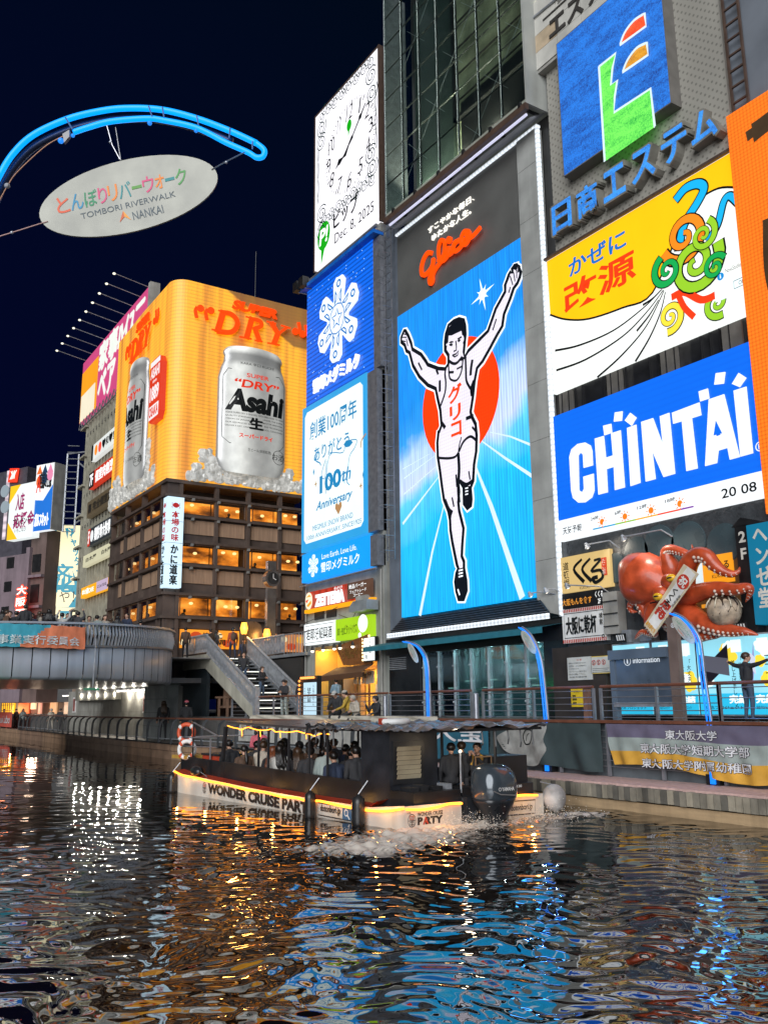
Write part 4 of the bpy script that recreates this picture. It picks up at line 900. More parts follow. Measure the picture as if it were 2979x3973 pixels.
def swirl(F, c, R, turns, wd, mat, par, d, ph=0., sg=1, rx=1.):
    pts = [(c[0] + rx * R * (1 - .86 * t) * math.cos(ph + sg * 6.283 * turns * t), c[1] + R * (1 - .86 * t) * math.sin(ph + sg * 6.283 * turns * t)) for t in np.linspace(0, 1, 40)]
    tp_ = lambda t: 1 - .55 * t
    put_stroke(F, pts, wd * 1.35, d, taper=tp_)('swirl_outline', m_ck, par); put_stroke(F, pts, wd, d + .012, taper=tp_)('wind_swirl', mat, par)
for p_, R_, tu, wd_, mn, cc_, d_, ph_, sg_ in (((1110, 30), 1.05, 1.6, .42, 'kz_orange', 'f0841c', .06, 3.5, 1), ((1190, 210), 1.15, 1.7, .44, 'kz_green', '8fc42a', .10, .3, -1), ((1010, 260), .7, 1.5, .30, 'kz_green_deep', '14a04c', .14, 2.0, 1), ((1250, 30), .6, 1.5, .26, 'kz_green', '8fc42a', .18, 1.0, -1), ((1020, 560), .62, 1.5, .28, 'kz_yel2', 'f4d83c', .06, 4.5, 1), ((1330, 470), .55, 1.4, .26, 'kz_green', '8fc42a', .06, 5.0, -1), ((1330, 240), .5, 1.4, .22, 'kz_green_deep', '14a04c', .2, .5, 1)):
    swirl(FK, HH([p_])[0], R_, tu, wd_, em(mn, cc_, .92), kg, d_, ph_, sg_)
b = MB(); b.stroke(FK, smooth(HH([(1040, 430), (1120, 400), (1230, 450), (1320, 420)]), 5), .3, .1); b.stroke(FK, smooth(HH([(1080, 420), (1120, 500), (1180, 560)]), 5), .26, .11); b.build('red_band', em('kz_red', 'e83a14', .95), kg)
(ka, kb), (_, kc), (kd, _) = HH([(355, 300), (355, 185), (725, 60)]); T('かぜに', FK, (ka, kb, kd, kc), em('kz_blue', '1a70c8', .8), kg, d=.02, bold=.03)
(ua, va), (_, vb), (ub, _) = HH([(325, 545), (325, 355), (785, 200)]); T('改源', FK, (ua, va, ub, vb), em('kz_redk', 'ee3a12', .95), kg, d=.02, bold=.028)
b = MB(); (q0, q1), (q2, q3) = HH([(1330, 470), (1545, 260)]); b.fbox(FK, q0, q1, q2, q3 - .1, .14, .16); b.build('dialog_window', em('dlg', 'dcecef', 1.0), kg)
FD = FK.off(.165); put_disc(FD, q0 + .32, q1 + .92, .15, .0, 16)('info_dot', em('kz_cyan2', '1686cc', .9), kg)
T('i', FD, (q0 + .29, q1 + .84, q0 + .35, q1 + 1.0), em('dlg', 'dcecef', 1.0), kg, d=.01, bold=.02); T('NovaStudio has', FD, (q0 + .55, q1 + .95, q2 - .05, q1 + 1.13), m_ck, kg, d=.0)
put_stroke(FD, [(q0 + .85, q1 + .2), (q2 - .1, q1 + .2), (q2 - .1, q1 + .5), (q0 + .85, q1 + .5)], .025, .01, closed=True)('dialog_button', m_ck, kg); T('OK', FD, (q0 + 1.05, q1 + .27, q0 + 1.3, q1 + .43), m_ck, kg, d=.01)
put_fbox(F28, -28.65, 23.70, -18.4, 23.82, -.02, .35)('top_rail', m_brown, kg)
# strip of openings between the boards
for i in range(7):
    ua = -28.4 + i * 1.45; put_fbox(F28, ua, 16.05, ua + (1.35 if i % 2 else .85), 17.05, -.02, .03 if i % 2 else .08)('window_panel', pm('strip_panel', (.13, .12, .105), .5, dirt=.3) if i % 2 == 0 else m_black, rb)
for i in range(24):
    if i % 6 > 3: continue
    put_fbox(F28, -28.2 + i * .42, 16.05, -28.17 + i * .42, 17.05, .05, .12)('mullion', m_black, rb)
# CHINTAI board
cb = thing('blue_rental_billboard', 'blue lit billboard with large white block letters over a white weather strip', 'billboard', (-23.5, 27.8, 10.3))
put_fbox(F28, -28.6, 11.18, -18.4, 16.0, 0, .3)('board', em('ch_blue', '0a62dc', 1.0, light=True, pat='h', ps=5, amt=.06, var=.03), cb)
put_fbox(F28, -28.65, 10.26, -18.4, 11.17, 0, .32)('weather_strip', em('ch_white', 'e9eef2', 1.0, pat='h', ps=5, amt=.08), cb)
FH = F28.off(.3); H2 = lambda pts: FH.px(z09(pts)); mlw = em('ch_letters', 'e6ecf2', 1.0, pat='h', ps=5, amt=.08)
gly = [[(356, 1480), (370, 1430), (410, 1395), (460, 1385), (495, 1405), (506, 1440), (510, 1535), (450, 1552), (445, 1465), (430, 1450), (415, 1470), (420, 1700), (440, 1712), (452, 1690), (448, 1610), (515, 1590), (520, 1700), (505, 1745), (460, 1778), (415, 1780), (380, 1750), (368, 1700)],
       [(523, 1360), (582, 1342), (596, 1485), (642, 1470), (630, 1325), (692, 1305), (720, 1680), (655, 1698), (648, 1545), (600, 1560), (608, 1712), (547, 1728)], [(735, 1290), (795, 1268), (822, 1650), (758, 1672)],
       [(828, 1250), (905, 1225), (970, 1400), (950, 1213), (1012, 1190), (1050, 1590), (975, 1612), (900, 1440), (922, 1625), (858, 1642)],
       [(1030, 1190), (1210, 1122), (1222, 1205), (1160, 1225), (1198, 1555), (1125, 1573), (1095, 1245), (1038, 1262)],
       [(1272, 1102), (1372, 1068), (1475, 1480), (1410, 1498), (1395, 1420), (1335, 1438), (1325, 1520), (1248, 1540)], [(1435, 1045), (1518, 1018), (1562, 1455), (1480, 1478)],
       [(578, 1275), (630, 1262), (636, 1320), (586, 1338)], [(655, 1188), (705, 1180), (700, 1242), (648, 1248)], [(756, 1190), (797, 1222), (765, 1275), (720, 1240)],
       [(1205, 1050), (1265, 1030), (1275, 1095), (1215, 1115)], [(1318, 930), (1380, 922), (1370, 998), (1308, 1005)], [(1468, 928), (1518, 960), (1475, 1022), (1424, 1000)]]
for k, gpts in enumerate(gly):
    b = MB(); gp = H2(gpts); b.poly(FH, gp, .015, .05)
    b.build('letter' if k < 7 else 'letter_square', mlw, cb)
b = MB(); b.poly(FH, H2([(1318, 1250), (1352, 1335), (1325, 1345)]), .06); b.poly(FH, H2([(1305, 1340), (1320, 1240), (1362, 1325)]), .058); b.build('letter_counter', em('ch_blue', '0a62dc', 1.0), cb)
b = MB(); u, v = H2([(1605, 1410)])[0]; b.ring(FH, u, v, .14, .18, .02, 24); b.build('registered_ring', mlw, cb); T('R', FH, (u - .06, v - .09, u + .07, v + .09), mlw, cb, d=.02, bold=.02)
FW2 = F28.off(.32); H3 = lambda pts: FW2.px(z09(pts))
T('天気予報', FW2, (-28.35, 10.5, -27.2, 10.83), m_ck, cb, d=.01, bold=.02)
for s_, u0, u1 in (('24時', -26.65, -26.2), ('6時', -25.3, -24.95), ('12時', -24.1, -23.6), ('18時', -22.7, -22.2)): T(s_, FW2, (u0, 10.83, u1, 11.0), m_ck, cb, d=.01, bold=.01)
for k, (p, col) in enumerate((((-26.55, -25.3), '2a98c8'), ((-25.3, -24.2), '8cb83c'), ((-24.2, -23.1), 'f0a41c'), ((-23.1, -22.0), 'e8441c'), ((-22.0, -21.4), '7a3a9c'))):
    put_fbox(FW2, p[0], 10.42 + .002 * k, p[1], 10.48 + .002 * k, .01, .02)('colour_bar', em('bar%d' % k, col, .9), cb)
for u in (-26.0, -24.75, -23.4, -22.0):
    b = MB(); b.disc(FW2, u, 10.68, .13, .03, 16)
    for k in range(8):
        a = k * math.pi / 4; b.stroke(FW2, [(u + .17 * math.cos(a), 10.68 + .17 * math.sin(a)), (u + .24 * math.cos(a), 10.68 + .24 * math.sin(a))], .04, .03)
    b.build('sun_icon', em('sun_icon', 'f6781c', .95), cb)
    if u in (-26.0, -22.0): b = MB(); b.disc(FW2, u + .14, 10.6, .09, .04, 12); b.disc(FW2, u + .24, 10.58, .07, .042, 12); b.build('cloud_icon', em('cloud_icon', 'd8e4f0', .95), cb)
T('20:08'.replace(':', ' '), FW2, (-20.15, 10.5, -18.7, 10.86), m_ck, cb, d=.01, bold=.015)
# orange LED board on the far right, ladder and pale wall above it
ob = thing('orange_led_billboard', 'tall orange LED billboard cut by the right edge, dark pixel lettering', 'billboard', (-15, 27.5, 9.5))
put_fbox(F28, -18.36, 9.6, -10.5, 25.05, 0, .45)('board', em('led_orange', 'f5741c', 1.0, light=True, pat='dots', ps=9, amt=.25), ob)
FO = F28.off(.46); T('で', FO, (-17.35, 21.2, -14.5, 24.2), pm('led_off', (.07, .035, .01), .7), ob, d=.01, bold=.09); T('は', FO, (-17.2, 17.2, -14.8, 20.2), pm('led_off', (.07, .035, .01), .7), ob, d=.01, bold=.09)
put_box(-18.38, 28.0, 25.2, 2, 28.04, 52)('wall_panel', pm('slate_wall', (.17, .19, .22), .5, ns=.5), rb)
ld = thing('steel_ladder', 'brown steel ladder standing against the slate wall above the orange board', 'ladder', (-17.9, 27.9, 25))
b = MB()
for u in (-18.15, -17.5): b.fbox(F28, u - .04, 25.1, u + .04, 42, .2, .3)
b.build('rail', m_brown, ld); b = MB(); b.fbox(F28, -18.12, 25.5, -17.53, 25.57, .21, .29); r0 = b.build('rung', m_brown, ld)
for i in range(1, 24): rep(r0, (0, 0, .68 * i))
fl = thing('roof_floodlight', 'bright floodlight high in the gap between the two buildings', 'floodlight', (-28.3, 27.5, 38))
(u, v), = F28.px([(2103, 22)]); put_ball((u, 27.7, v), (.16, .1, .16), 10, 6)('lens', em('flood', 'fff6e0', 3.), fl); put_box(u - .25, 27.8, v - .25, u + .25, 28.0, v + .25)('housing', m_black, fl)
b = MB(); (p, q), (r_, s_) = F28.px([(2080, 105), (2205, 5)]); b.tube([F28.w(p, q, .6), F28.w(r_, s_, .6)], .06, 6); b.build('arm', m_galv, fl)

# octopus restaurant front
KK = F28
ob2 = thing('restaurant_front', 'black sculpted restaurant front with round discs behind the giant octopus', 'shopfront', (-22.5, 28, 5.7))
mbs = pm('black_plaster', (.05, .055, .06), .3, ns=4, bump=.8, bs=9)
put_fbox(F28, -28.7, 5.65, -14, 10.25, -.04, .02)('wall', mbs, ob2)
mds = pm('disc_teal', (.05, .075, .085), .25, ns=1)
for p, r_ in (((800, 330), .62), ((950, 270), .72), ((1140, 260), .78), ((1375, 270), .72), ((660, 430), .6), ((1400, 790), .8)):
    u, v = F28.px(z19([p]))[0]; b = MB(); b.disc(F28, u, v, r_, .02, 36, d1=.09); b.ring(F28, u, v, r_, r_ + .03, .06, 36); b.build('disc', mds, ob2)
put_fbox(F28, -22.6, 6.5, -19.85, 8.9, .02, .05)('lit_window', em('kk_window', '5a3d22', .5, var=.4), ob2)
put_fbox(F28, -21.6, 7.5, -20.1, 8.55, .06, .12)('window_poster', em('kk_orange', 'f09a1c', .8), ob2); T('くくる', F28, (-21.0, 8.0, -20.25, 8.3), m_ck, ob2, d=.14, bold=.03); T('KUKURU', F28, (-21.0, 7.7, -20.3, 7.83), m_ck, ob2, d=.14)
put_fbox(F28, -22.1, 7.55, -21.4, 8.6, .07, .14)('window_poster', em('kk_pale', 'cfe0e6', .85), ob2)
for k in range(5):
    u = -23.6 + .5 * k; put_fbox(F28, u, 6.55 + .12 * (k % 3), u + .26, 6.8 + .15 * (k % 2), .05, .1)('lit_jar', em('kk_lamp', 'e8962a', .8), ob2)
b = MB(); b.fbox(F28, -19.62, 5.6, -19.1, 9.35, 0, .5); b.poly(F28, [(-19.75, 9.35), (-19.35, 9.65), (-18.6, 9.4), (-18.6, 9.3)], 0, .5); b.build('post', m_black, ob2); mlt = pm('letters_cream', (.65, .62, .55), .5)
T('2', F28, (-19.48, 8.75, -19.2, 9.15), mlt, ob2, d=.52, bold=.03); T('F', F28, (-19.45, 8.15, -19.22, 8.55), mlt, ob2, d=.52, bold=.03)
ts = thing('teal_upright_sign', 'teal upright sign with pale characters at the right edge beside 2F', 'sign', (-18.6, 27.6, 5.8))
put_fbox(F28, -19.08, 5.85, -17.6, 9.3, 0, .6)('board', em('teal_face', '10789c', .6), ts); TV('ヘンゼ堂', F28, (-18.85, 6.4, -18.3, 9.1), mlt, ts, d=.62, bold=.03)
k1 = thing('octopus_shop_sign', 'cream sign with thick brushed black characters left of the octopus', 'sign', (-27.2, 27.8, 7.9))
put_fbox(F28, -28.69, 7.97, -25.82, 9.53, 0, .22)('panel', em('kukuru_cream', 'd8b878', .72), k1); FQ = F28.off(.22)
TV('道頓堀', FQ, (-28.55, 8.2, -28.2, 9.3), m_ck, k1, d=.02, bold=.02); T('KUKURU', FQ, (-27.6, 8.02, -27.0, 8.14), m_ck, k1, d=.02); 
b = MB(); I_ = lambda pts: FQ.px(z19(pts))
for k, pts in enumerate(([(435, 375), (385, 440), (450, 520)], [(490, 370), (440, 440), (500, 515)], [(520, 380), (560, 375), (500, 450), (560, 445), (575, 490), (530, 525), (510, 500), (540, 490)])): b.stroke(FQ, smooth(I_(pts), 5), .15, .03 + .004 * k, taper=lambda t: .7 + .5 * t)
b.build('brush_characters', m_ck, k1)
put_fbox(FQ, -26.28, 8.45, -26.0, 9.2, .01, .03)('red_tag', em('kk_red', 'c8401c', .7), k1); TV('たこ家', FQ, (-26.24, 8.5, -26.04, 9.15), mlt, k1, d=.04)
k2 = thing('black_food_sign', 'black sign with orange characters directly below the cream octopus shop sign', 'sign', (-27.5, 27.8, 7.25))
put_fbox(F28, -28.79, 7.27, -26.24, 7.93, 0, .22)('panel', m_black, k2); T('大阪もんを食す', FQ, (-28.7, 7.4, -26.95, 7.7), em('kk_txt', 'e89a3c', .8), k2, d=.02, bold=.02); T('くくる\n2F', FQ, (-26.75, 7.33, -26.3, 7.85), white_sign(), k2, d=.02, bold=.01)
k3 = thing('striped_toast_sign', 'white sign with red and white striped border and bold black characters', 'sign', (-27.5, 27.8, 5.8))
put_fbox(F28, -28.78, 5.8, -26.24, 7.25, 0, .22)('panel', pm('kanpai_white', (.68, .68, .66), .5), k3)
b = MB(); b.fbox(F28, -28.78, 5.8, -28.76, 5.85, .22, .23)
for i in range(24):
    u = -28.77 + i * .106
    for v0, v1 in ((5.81, 5.95), (7.11, 7.24)): put_fbox(F28, u, v0, u + .055, v1, .22, .235)('stripe', pm('stripe_red', (.45, .05, .03), .5), k3)
T('大阪に乾杯', FQ, (-28.55, 6.15, -26.75, 6.9), m_ck, k3, d=.02, bold=.03); TV('検索', FQ, (-26.6, 6.45, -26.4, 6.95), m_ck, k3, d=.02, bold=.02)
b = MB(); b.stroke(FQ, [(-28.65, 6.02), (-26.35, 6.02), (-26.35, 7.06), (-28.65, 7.06)], .025, .02, closed=True); b.ring(FQ, -26.42, 5.98, .05, .075, .03, 14); b.build('border_line', m_ck, k3)
# gooseneck lamps
for k, (p0, p1, p2, where) in enumerate((((690, 300), (660, 255), (560, 290), 'over the cream octopus shop sign'), ((1040, 225), (1000, 185), (800, 240), 'above the head of the octopus'), ((620, 590), (600, 555), (430, 550), 'between the cream sign and the black food sign'), ((330, 605), (300, 570), (290, 580), 'reaching left past the striped toast sign'), ((330, 612), (210, 590), (185, 605), 'lowest left of the striped toast sign'))):
    g = F28.px(z19([p0, p1, p2])); t = thing('gooseneck_lamp', 'gooseneck sign lamp ' + where, 'lamp', F28.w(*g[0], .2), 'lamps on curved arms')
    put_tube([F28.w(*g[0], .1), F28.w(*g[1], .4), F28.w(*g[2], .9)], .03, 6)('arm', m_galv, t)
    c = F28.w(*g[2], .9); put_tube([c + Vector((0, 0, .08)), c + Vector((0, .12, -.1))], [.05, .13], 10)('shade', m_galv, t); put_ball(c + Vector((0, .1, -.1)), .07, 8, 5)('bulb', em('goose_bulb', 'fff2d8', 2.), t)
lamp('sign_wash', (-26.5, 26.6, 9.9), (1, .9, .75), 60, .3, 'SPOT', math.radians(110), (-24.6, 28, 7.3)); lamp('sign_wash', (-22.5, 26.4, 9.9), (1, .9, .75), 70, .3, 'SPOT', math.radians(110), (-22.5, 28, 7.0))
# ---- the octopus
oc = thing('giant_octopus', 'giant glossy red octopus sculpture with yellow eyes climbing out of the black wall', 'sculpture', (-23.5, 27.4, 5.8))
TT = lambda pts: F28.px(zz(2380, 2050, .3611, pts))
mo_ = pm('octopus_red', (.52, .075, .022), .36, ns=3, var=.4, bump=.3, bs=6, dirt=.15); mo_.node_tree.nodes['Principled BSDF'].inputs['Coat Weight'].default_value = .25
mu_ = pm('sucker', (.62, .50, .42), .35)
ZT2 = lambda p: zz(2380, 2050, .3611, [p])[0]
def T3(pts, ds): return [W3(F28, ZT2(p), d) for p, d in zip(pts, ds)]
# body: head bulb flowing into the mantle, one surface made of a fat tube with an organic profile
b = MB(); b.tube([Vector(p) for p in smooth([tuple(x) for x in T3([(110, 560), (140, 530), (230, 560), (330, 590), (440, 640), (560, 740), (660, 850)], [1.0, 1.0, 1.0, 1.0, .95, .85, .7])], 4)], [max(.03, x) for x in np.interp(np.linspace(0, 1, 25), [0, .05, .17, .33, .5, .67, .83, 1], [.02, .55, .92, 1.06, .98, .80, .66, .5])], 28)
b.build('body', mo_, oc, True)
ex = [(700, 175), (745, 180)]
tents = [
    ([(560, 560), (520, 440), (480, 330), (475, 270), (530, 245), (620, 265), (720, 300), (760, 290), (740, 190)], [1.0, 1.2, 1.3, 1.3, 1.3, 1.3, 1.2, 1.1, 1.0], [.42, .36, .25, .22, .19, .16, .13, .08, .015]),
    ([(660, 640), (680, 500), (720, 380), (800, 305), (900, 320), (970, 400), (1060, 470), (1160, 505), (1230, 480), (1245, 430)], [.9, 1.1, 1.25, 1.3, 1.3, 1.2, 1.1, 1.0, .9, .85], [.42, .36, .33, .30, .27, .25, .18, .13, .08, .015]),
    ([(620, 760), (760, 720), (900, 680), (1050, 660), (1200, 670), (1330, 650), (1355, 690), (1335, 750), (1305, 805)], [.9, 1.2, 1.3, 1.35, 1.35, 1.3, 1.25, 1.2, 1.15], [.45, .34, .30, .25, .21, .16, .12, .08, .015]),
    ([(640, 850), (760, 960), (880, 1030), (1020, 1080), (1160, 1110), (1300, 1120), (1440, 1155)], [.8, 1.0, 1.1, 1.15, 1.15, 1.1, 1.0], [.45, .40, .34, .28, .22, .15, .015]),
    ([(600, 900), (680, 1080), (800, 1150), (900, 1150), (1000, 1150), (1075, 1155)], [.6, .8, .9, .95, .95, .9], [.40, .34, .28, .22, .15, .015]),
    ([(420, 760), (330, 850), (290, 940), (240, 880), (190, 800), (130, 790), (90, 850), (110, 900), (170, 905)], [1.0, 1.1, 1.1, 1.15, 1.2, 1.2, 1.15, 1.1, 1.05], [.40, .32, .26, .22, .19, .16, .13, .09, .015]),
    ([(480, 780), (370, 850), (310, 930), (290, 1010), (310, 1090), (350, 1140), (300, 1140), (220, 1120), (170, 1160), (140, 1200)], [1.1, 1.25, 1.3, 1.3, 1.25, 1.2, 1.2, 1.2, 1.15, 1.1], [.40, .32, .26, .20, .16, .14, .12, .10, .07, .012]),
    ([(560, 820), (520, 950), (500, 1040), (470, 1090)], [.9, .9, .8, .7], [.45, .4, .32, .1])]
for k, (pts, ds, rs) in enumerate(tents):
    P3 = smooth([tuple(x) for x in T3(pts, ds)], 6); rr = list(np.interp(np.linspace(0, 1, len(P3)), np.linspace(0, 1, len(rs)), rs))
    b = MB(); b.tube(P3, rr, 14); o = b.build('tentacle', mo_, oc, True)
    n = len(P3); sm = MB()
    for i in range(int(n * .35), n - 3, 2 if k in (0, 3, 6) else 3):
        p = Vector(P3[i]); t = (Vector(P3[i + 1]) - p).normalized(); dn = Vector((0, -1, 0)); side = t.cross(dn).normalized() * (1 if k not in (0,) else 1)
        if side.z > 0: side = -side
        for q in (.75, .35):
            c = p + (side * q + dn * math.sqrt(max(0, 1 - q * q)) * .9).normalized() * rr[i]; sm.ball(c, max(.012, rr[i] * .22), 7, 5)
    sm.build('suckers', mu_, o, True)['kind'] = 'stuff'
for (p, d, r_, look) in (((505, 590), 1.75, .30, (520, 548)), ((420, 720), 1.85, .32, (380, 745))):
    c = W3(F28, ZT2(p), d - .1); b = MB(); b.ball(c, (r_ * 1.1, r_, r_ * 1.05), 16, 10); o = b.build('eyelid', mo_, oc, True)
    c2 = W3(F28, ZT2(look), d + r_ * .42); b = MB(); b.ball(c2, (.21, .14, .15), 14, 8); e_ = b.build('eyeball', pm('eye_yellow', (.75, .42, .02), .15), oc, True)
    put_ball(c2 + Vector((.01, -.12, 0)), (.12, .05, .032), 10, 6)('pupil', m_black, e_, True)
b = MB(); P3 = T3([(300, 815), (370, 800), (430, 830)], [1.75, 1.8, 1.75]); b.tube(P3, .03, 5); b.build('mouth_crease', m_black, oc)
oc.location.x += .4
# strip banner held by the octopus
ba = thing('anniversary_banner', 'slanting cream banner in red and black characters tied across the octopus', 'banner', (-24, 26.0, 6))
F195 = F28.off(1.95); c4 = F195.px(zz(2380, 2050, .3611, [(330, 1035), (430, 1160), (915, 490), (755, 385)])); put_poly(F195, c4, 0, .03)('cloth', pm('banner_cream', (.62, .52, .36), .6, bump=.3, bs=5), ba)
pb = [Vector(c) for c in c4]; ax = (pb[2] - pb[1]).normalized(); FBn = FR(F195.w(pb[1].x, pb[1].y, .035), F28.x * ax.y * 1 - F28.z * ax.x, F28.x * ax.x + F28.z * ax.y)
Wb = (pb[1] - pb[0]).length; Lb = (pb[2] - pb[1]).length
put_fbox(FBn, -Wb * .86, .25, -Wb * .12, Lb - .1, .0, .01)('white_field', pm('banner_white', (.72, .70, .66), .6), ba)
mrd = pm('banner_red', (.5, .04, .02), .5)
put_disc(FBn, -Wb * .5, Lb - .62, .27, .02, 24)('red_disc', mrd, ba); T('祝', FBn, (-Wb * .5 - .17, Lb - .8, -Wb * .5 + .17, Lb - .44), pm('banner_white', (.72, .70, .66), .6), ba, d=.03, bold=.03)
TV('くくる', FBn, (-Wb * .5 - .18, Lb - 1.75, -Wb * .5 + .1, Lb - .98), m_ck, ba, d=.02, bold=.04); TV('道頓堀店', FBn, (-Wb * .22, Lb - 1.6, -Wb * .22 + .1, Lb - 1.05), m_ck, ba, d=.02); T('KUKURU', FBn, (-Wb * .5 - .2, Lb - 1.9, -Wb * .5 + .2, Lb - 1.8), m_ck, ba, d=.02)
T('10', FBn, (-Wb * .5 - .22, Lb - 2.3, -Wb * .5 + .22, Lb - 1.97), mrd, ba, d=.02, bold=.05); TV('周年', FBn, (-Wb * .5 - .24, .75, -Wb * .5 + .22, 1.35 if Lb < 3 else Lb - 2.4), mrd, ba, d=.02, bold=.05); T('ありがとう', FBn, (-Wb * .92, .1, -Wb * .1, .28), pm('banner_orange', (.7, .33, .03), .5), ba, d=.02, bold=.04)
# takoyaki ball
tk = thing('dumpling_ball', 'big round dumpling model with cream sauce drips under a tentacle', 'sculpture', (-21, 27.2, 6.2))
c = W3(F28, ZT2((1185, 885)), 1.1); rb_ = .58
put_ball(c, rb_, 24, 16)('ball', pm('dumpling', (.40, .31, .22), .45, ns=5, var=.6, bump=.3), tk, True)
b = MB(); n = 26; pts = []
V = []
for i in range(n):
    a = 2 * math.pi * i / n; th0 = 1.35 + (.5 if i % 2 else -.1) + .12 * math.sin(i * 2.7)
    for th in (.02, .45, .8, th0): V.append(c + Vector((math.sin(th) * math.cos(a), math.sin(th) * math.sin(a), math.cos(th))) * (rb_ + .02))
b.add(V, [(i * 4 + j, ((i + 1) % n) * 4 + j, ((i + 1) % n) * 4 + j + 1, i * 4 + j + 1) for i in range(n) for j in range(3)]); b.build('sauce', pm('sauce', (.035, .02, .012), .25), tk, True)
b = MB()
for i in range(14):
    a = i * .45 + 2.6; L_ = .75 + .25 * math.sin(i * 3.1); q = [c + Vector((math.sin(t) * math.cos(a), math.sin(t) * math.sin(a), math.cos(t))) * (rb_ + .035) for t in np.linspace(.15, L_ + .6, 5)]; b.tube(q[2:] if i % 2 else q[:3], .028, 5)
b.build('cream_drips', pm('cream', (.62, .55, .42), .35), tk, True); put_tube([c - Vector((0, 0, rb_)), c - Vector((0, 0, rb_ + .2))], .04, 6)('stand', m_galv, tk)

# ground floor right: glass front, notices, posters, information board
gf = thing('glass_shopfront', 'dark glass shopfront with steel fins beneath the athlete screen', 'shopfront', (-35, 28, 2.62))
F29 = FR((0, 28.3, 0), (1, 0, 0))
put_fbox(F28, -43.2, 6.0, -28.6, 6.9, -.3, .0)('lintel', m_black, gf)
b = MB(); b.add([F28.w(-43.4, 6.72, 0), F28.w(-28.9, 6.72, 0), F28.w(-28.9, 6.5, 1.3), F28.w(-43.6, 6.45, 1.3), F28.w(-43.6, 6.2, 1.3), F28.w(-28.9, 6.25, 1.3)], [(0, 1, 2, 3), (3, 2, 5, 4)]); b.build('teal_canopy', pm('teal_canopy', (.025, .16, .21), .5), gf)
mgl = glass('shop_glass', (.55, .75, .78), .9, .03)
for i in range(7):
    u = -39.8 + i * 1.35; put_fbox(F28, u + .02, 2.7, u + 1.33, 6.2, -.28, -.25)('pane', mgl, gf)
for i in range(8):
    u = -39.8 + i * 1.35; put_fbox(F28, u - .025, 2.65, u + .025, 6.2, -.24, -.12)('fin', m_galv, gf)
    b = MB()
    for z in (3.4, 5.2, 6.0): b.ball(F28.w(u, z, -.08), .06, 6, 5)
    b.build('bracket', m_galv, gf, True)['kind'] = 'stuff'
for ua_, ub_ in ((-42.9, -39.9), (-30.3, -28.0)): put_fbox(F28, ua_, 2.62, ub_, 6.1, -.26, -.02)('black_panel', pm('black_gloss', (.012, .014, .016), .12, var=.1), gf)
put_box(-39.9, 30.5, 2.62, -30.3, 30.6, 6.2)('inner_wall', pm('inner_grey', (.22, .28, .28), .6, ns=.6, var=.5), gf)
for k in range(8):
    x = -39.3 + k * 1.1; put_box(x, 29.4 + .3 * (k % 3), 4.1 + .35 * (k % 2), x + .7, 29.45 + .3 * (k % 3), 4.16 + .35 * (k % 2))('light_strip', em('in_strip', 'dcecdc', .8), gf)
for k in range(5):
    put_box(-39 + k * 1.8, 29.9, 2.7, -38.95 + k * 1.8, 29.95, 6.2)('curtain_fold', pm('in_col', (.16, .19, .19), .6), gf)
for z in (5.1, 6.0): 
    for i in range(7): b = MB(); b.fbox(F28, -42.8, z - .8 + i * .1, -41.2, z - .75 + i * .1, 0, .04) if z > 5.5 else None; (b.build('vent_slat', m_galv, gf) if len(b.v) else None)
db = thing('service_wall', 'dark brown service wall with notices left of the information board', 'wall', (-27.5, 27.6, 2.62))
put_box(-29.0, 27.3, 2.62, -26.0, 27.9, 5.6)('panel', pm('service_brown', (.035, .028, .024), .6, dirt=.3), db)
F27b = FR((0, 27.28, 0), (1, 0, 0)); NI = lambda pts: F27b.px(zz(2180, 2450, .4816, pts))
def notice(name, label, p0, p1, mat, lines, title=None, tcol=None):
    (u0, v0), (u1, v1) = NI([p0, p1]); t = thing(name, label, 'notice', F27b.w(u0, v0)); put_fbox(F27b, u0, v0, u1, v1, 0, .03)('panel', mat, t)
    n = len(lines); h = (v1 - v0) / (n + 2.2)
    if title: T(title, F27b, ((u0 + u1) / 2 - .15, v1 - h * 1.3, (u0 + u1) / 2 + .15, v1 - h * .6), tcol or m_ck, t, d=.035)
    for i, s_ in enumerate(lines): T(s_, F27b, (u0 + .08, v1 - h * (i + 2.4), u0 + .08 + (u1 - u0 - .16) * min(1, len(s_) / 16), v1 - h * (i + 2.4) + h * .6), m_ck, t, d=.035)
    return t, (u0, v0, u1, v1)
notice('river_notice', 'pale notice headed in red about rising water', (52, 395), (238, 200), pm('notice_pale', (.55, .56, .53), .5), ['高潮及び大雨時の河川水位の', '上昇時は、出入口を閉鎖する', 'ことがあります。', 'スピーカーによる指示に従い', '速やかに避難して下さい。', '       大阪市建設局'], '注 意', pm('notice_red', (.5, .05, .03), .5))
t, (u0, v0, u1, v1) = notice('ban_notice', 'white notice with yellow edge and three banned activity circles', (240, 342), (395, 192), pm('notice_yellow', (.7, .5, .08), .5), [])
put_fbox(F27b, u0 + .03, v0 + .03, u1 - .03, v1 - .03, .03, .04)('face', pm('notice_pale', (.55, .56, .53), .5), t)
for i in range(3):
    uc = u0 + .17 + i * .27; b = MB(); b.ring(F27b, uc, v1 - .25, .085, .11, .045, 20); b.stroke(F27b, [(uc - .07, v1 - .18), (uc + .07, v1 - .32)], .025, .05); b.build('ban_circle', pm('notice_red', (.5, .05, .03), .5), t); put_stroke(F27b, [(uc - .02, v1 - .32), (uc, v1 - .22), (uc + .03, v1 - .18)], .035, .042)('pictogram', m_ck, t)
for i in range(4): put_fbox(F27b, u0 + .08, v1 - .5 - .07 * i, u1 - .1 - .1 * (i % 2), v1 - .485 - .07 * i, .042, .046)('text_line', m_ck, t)
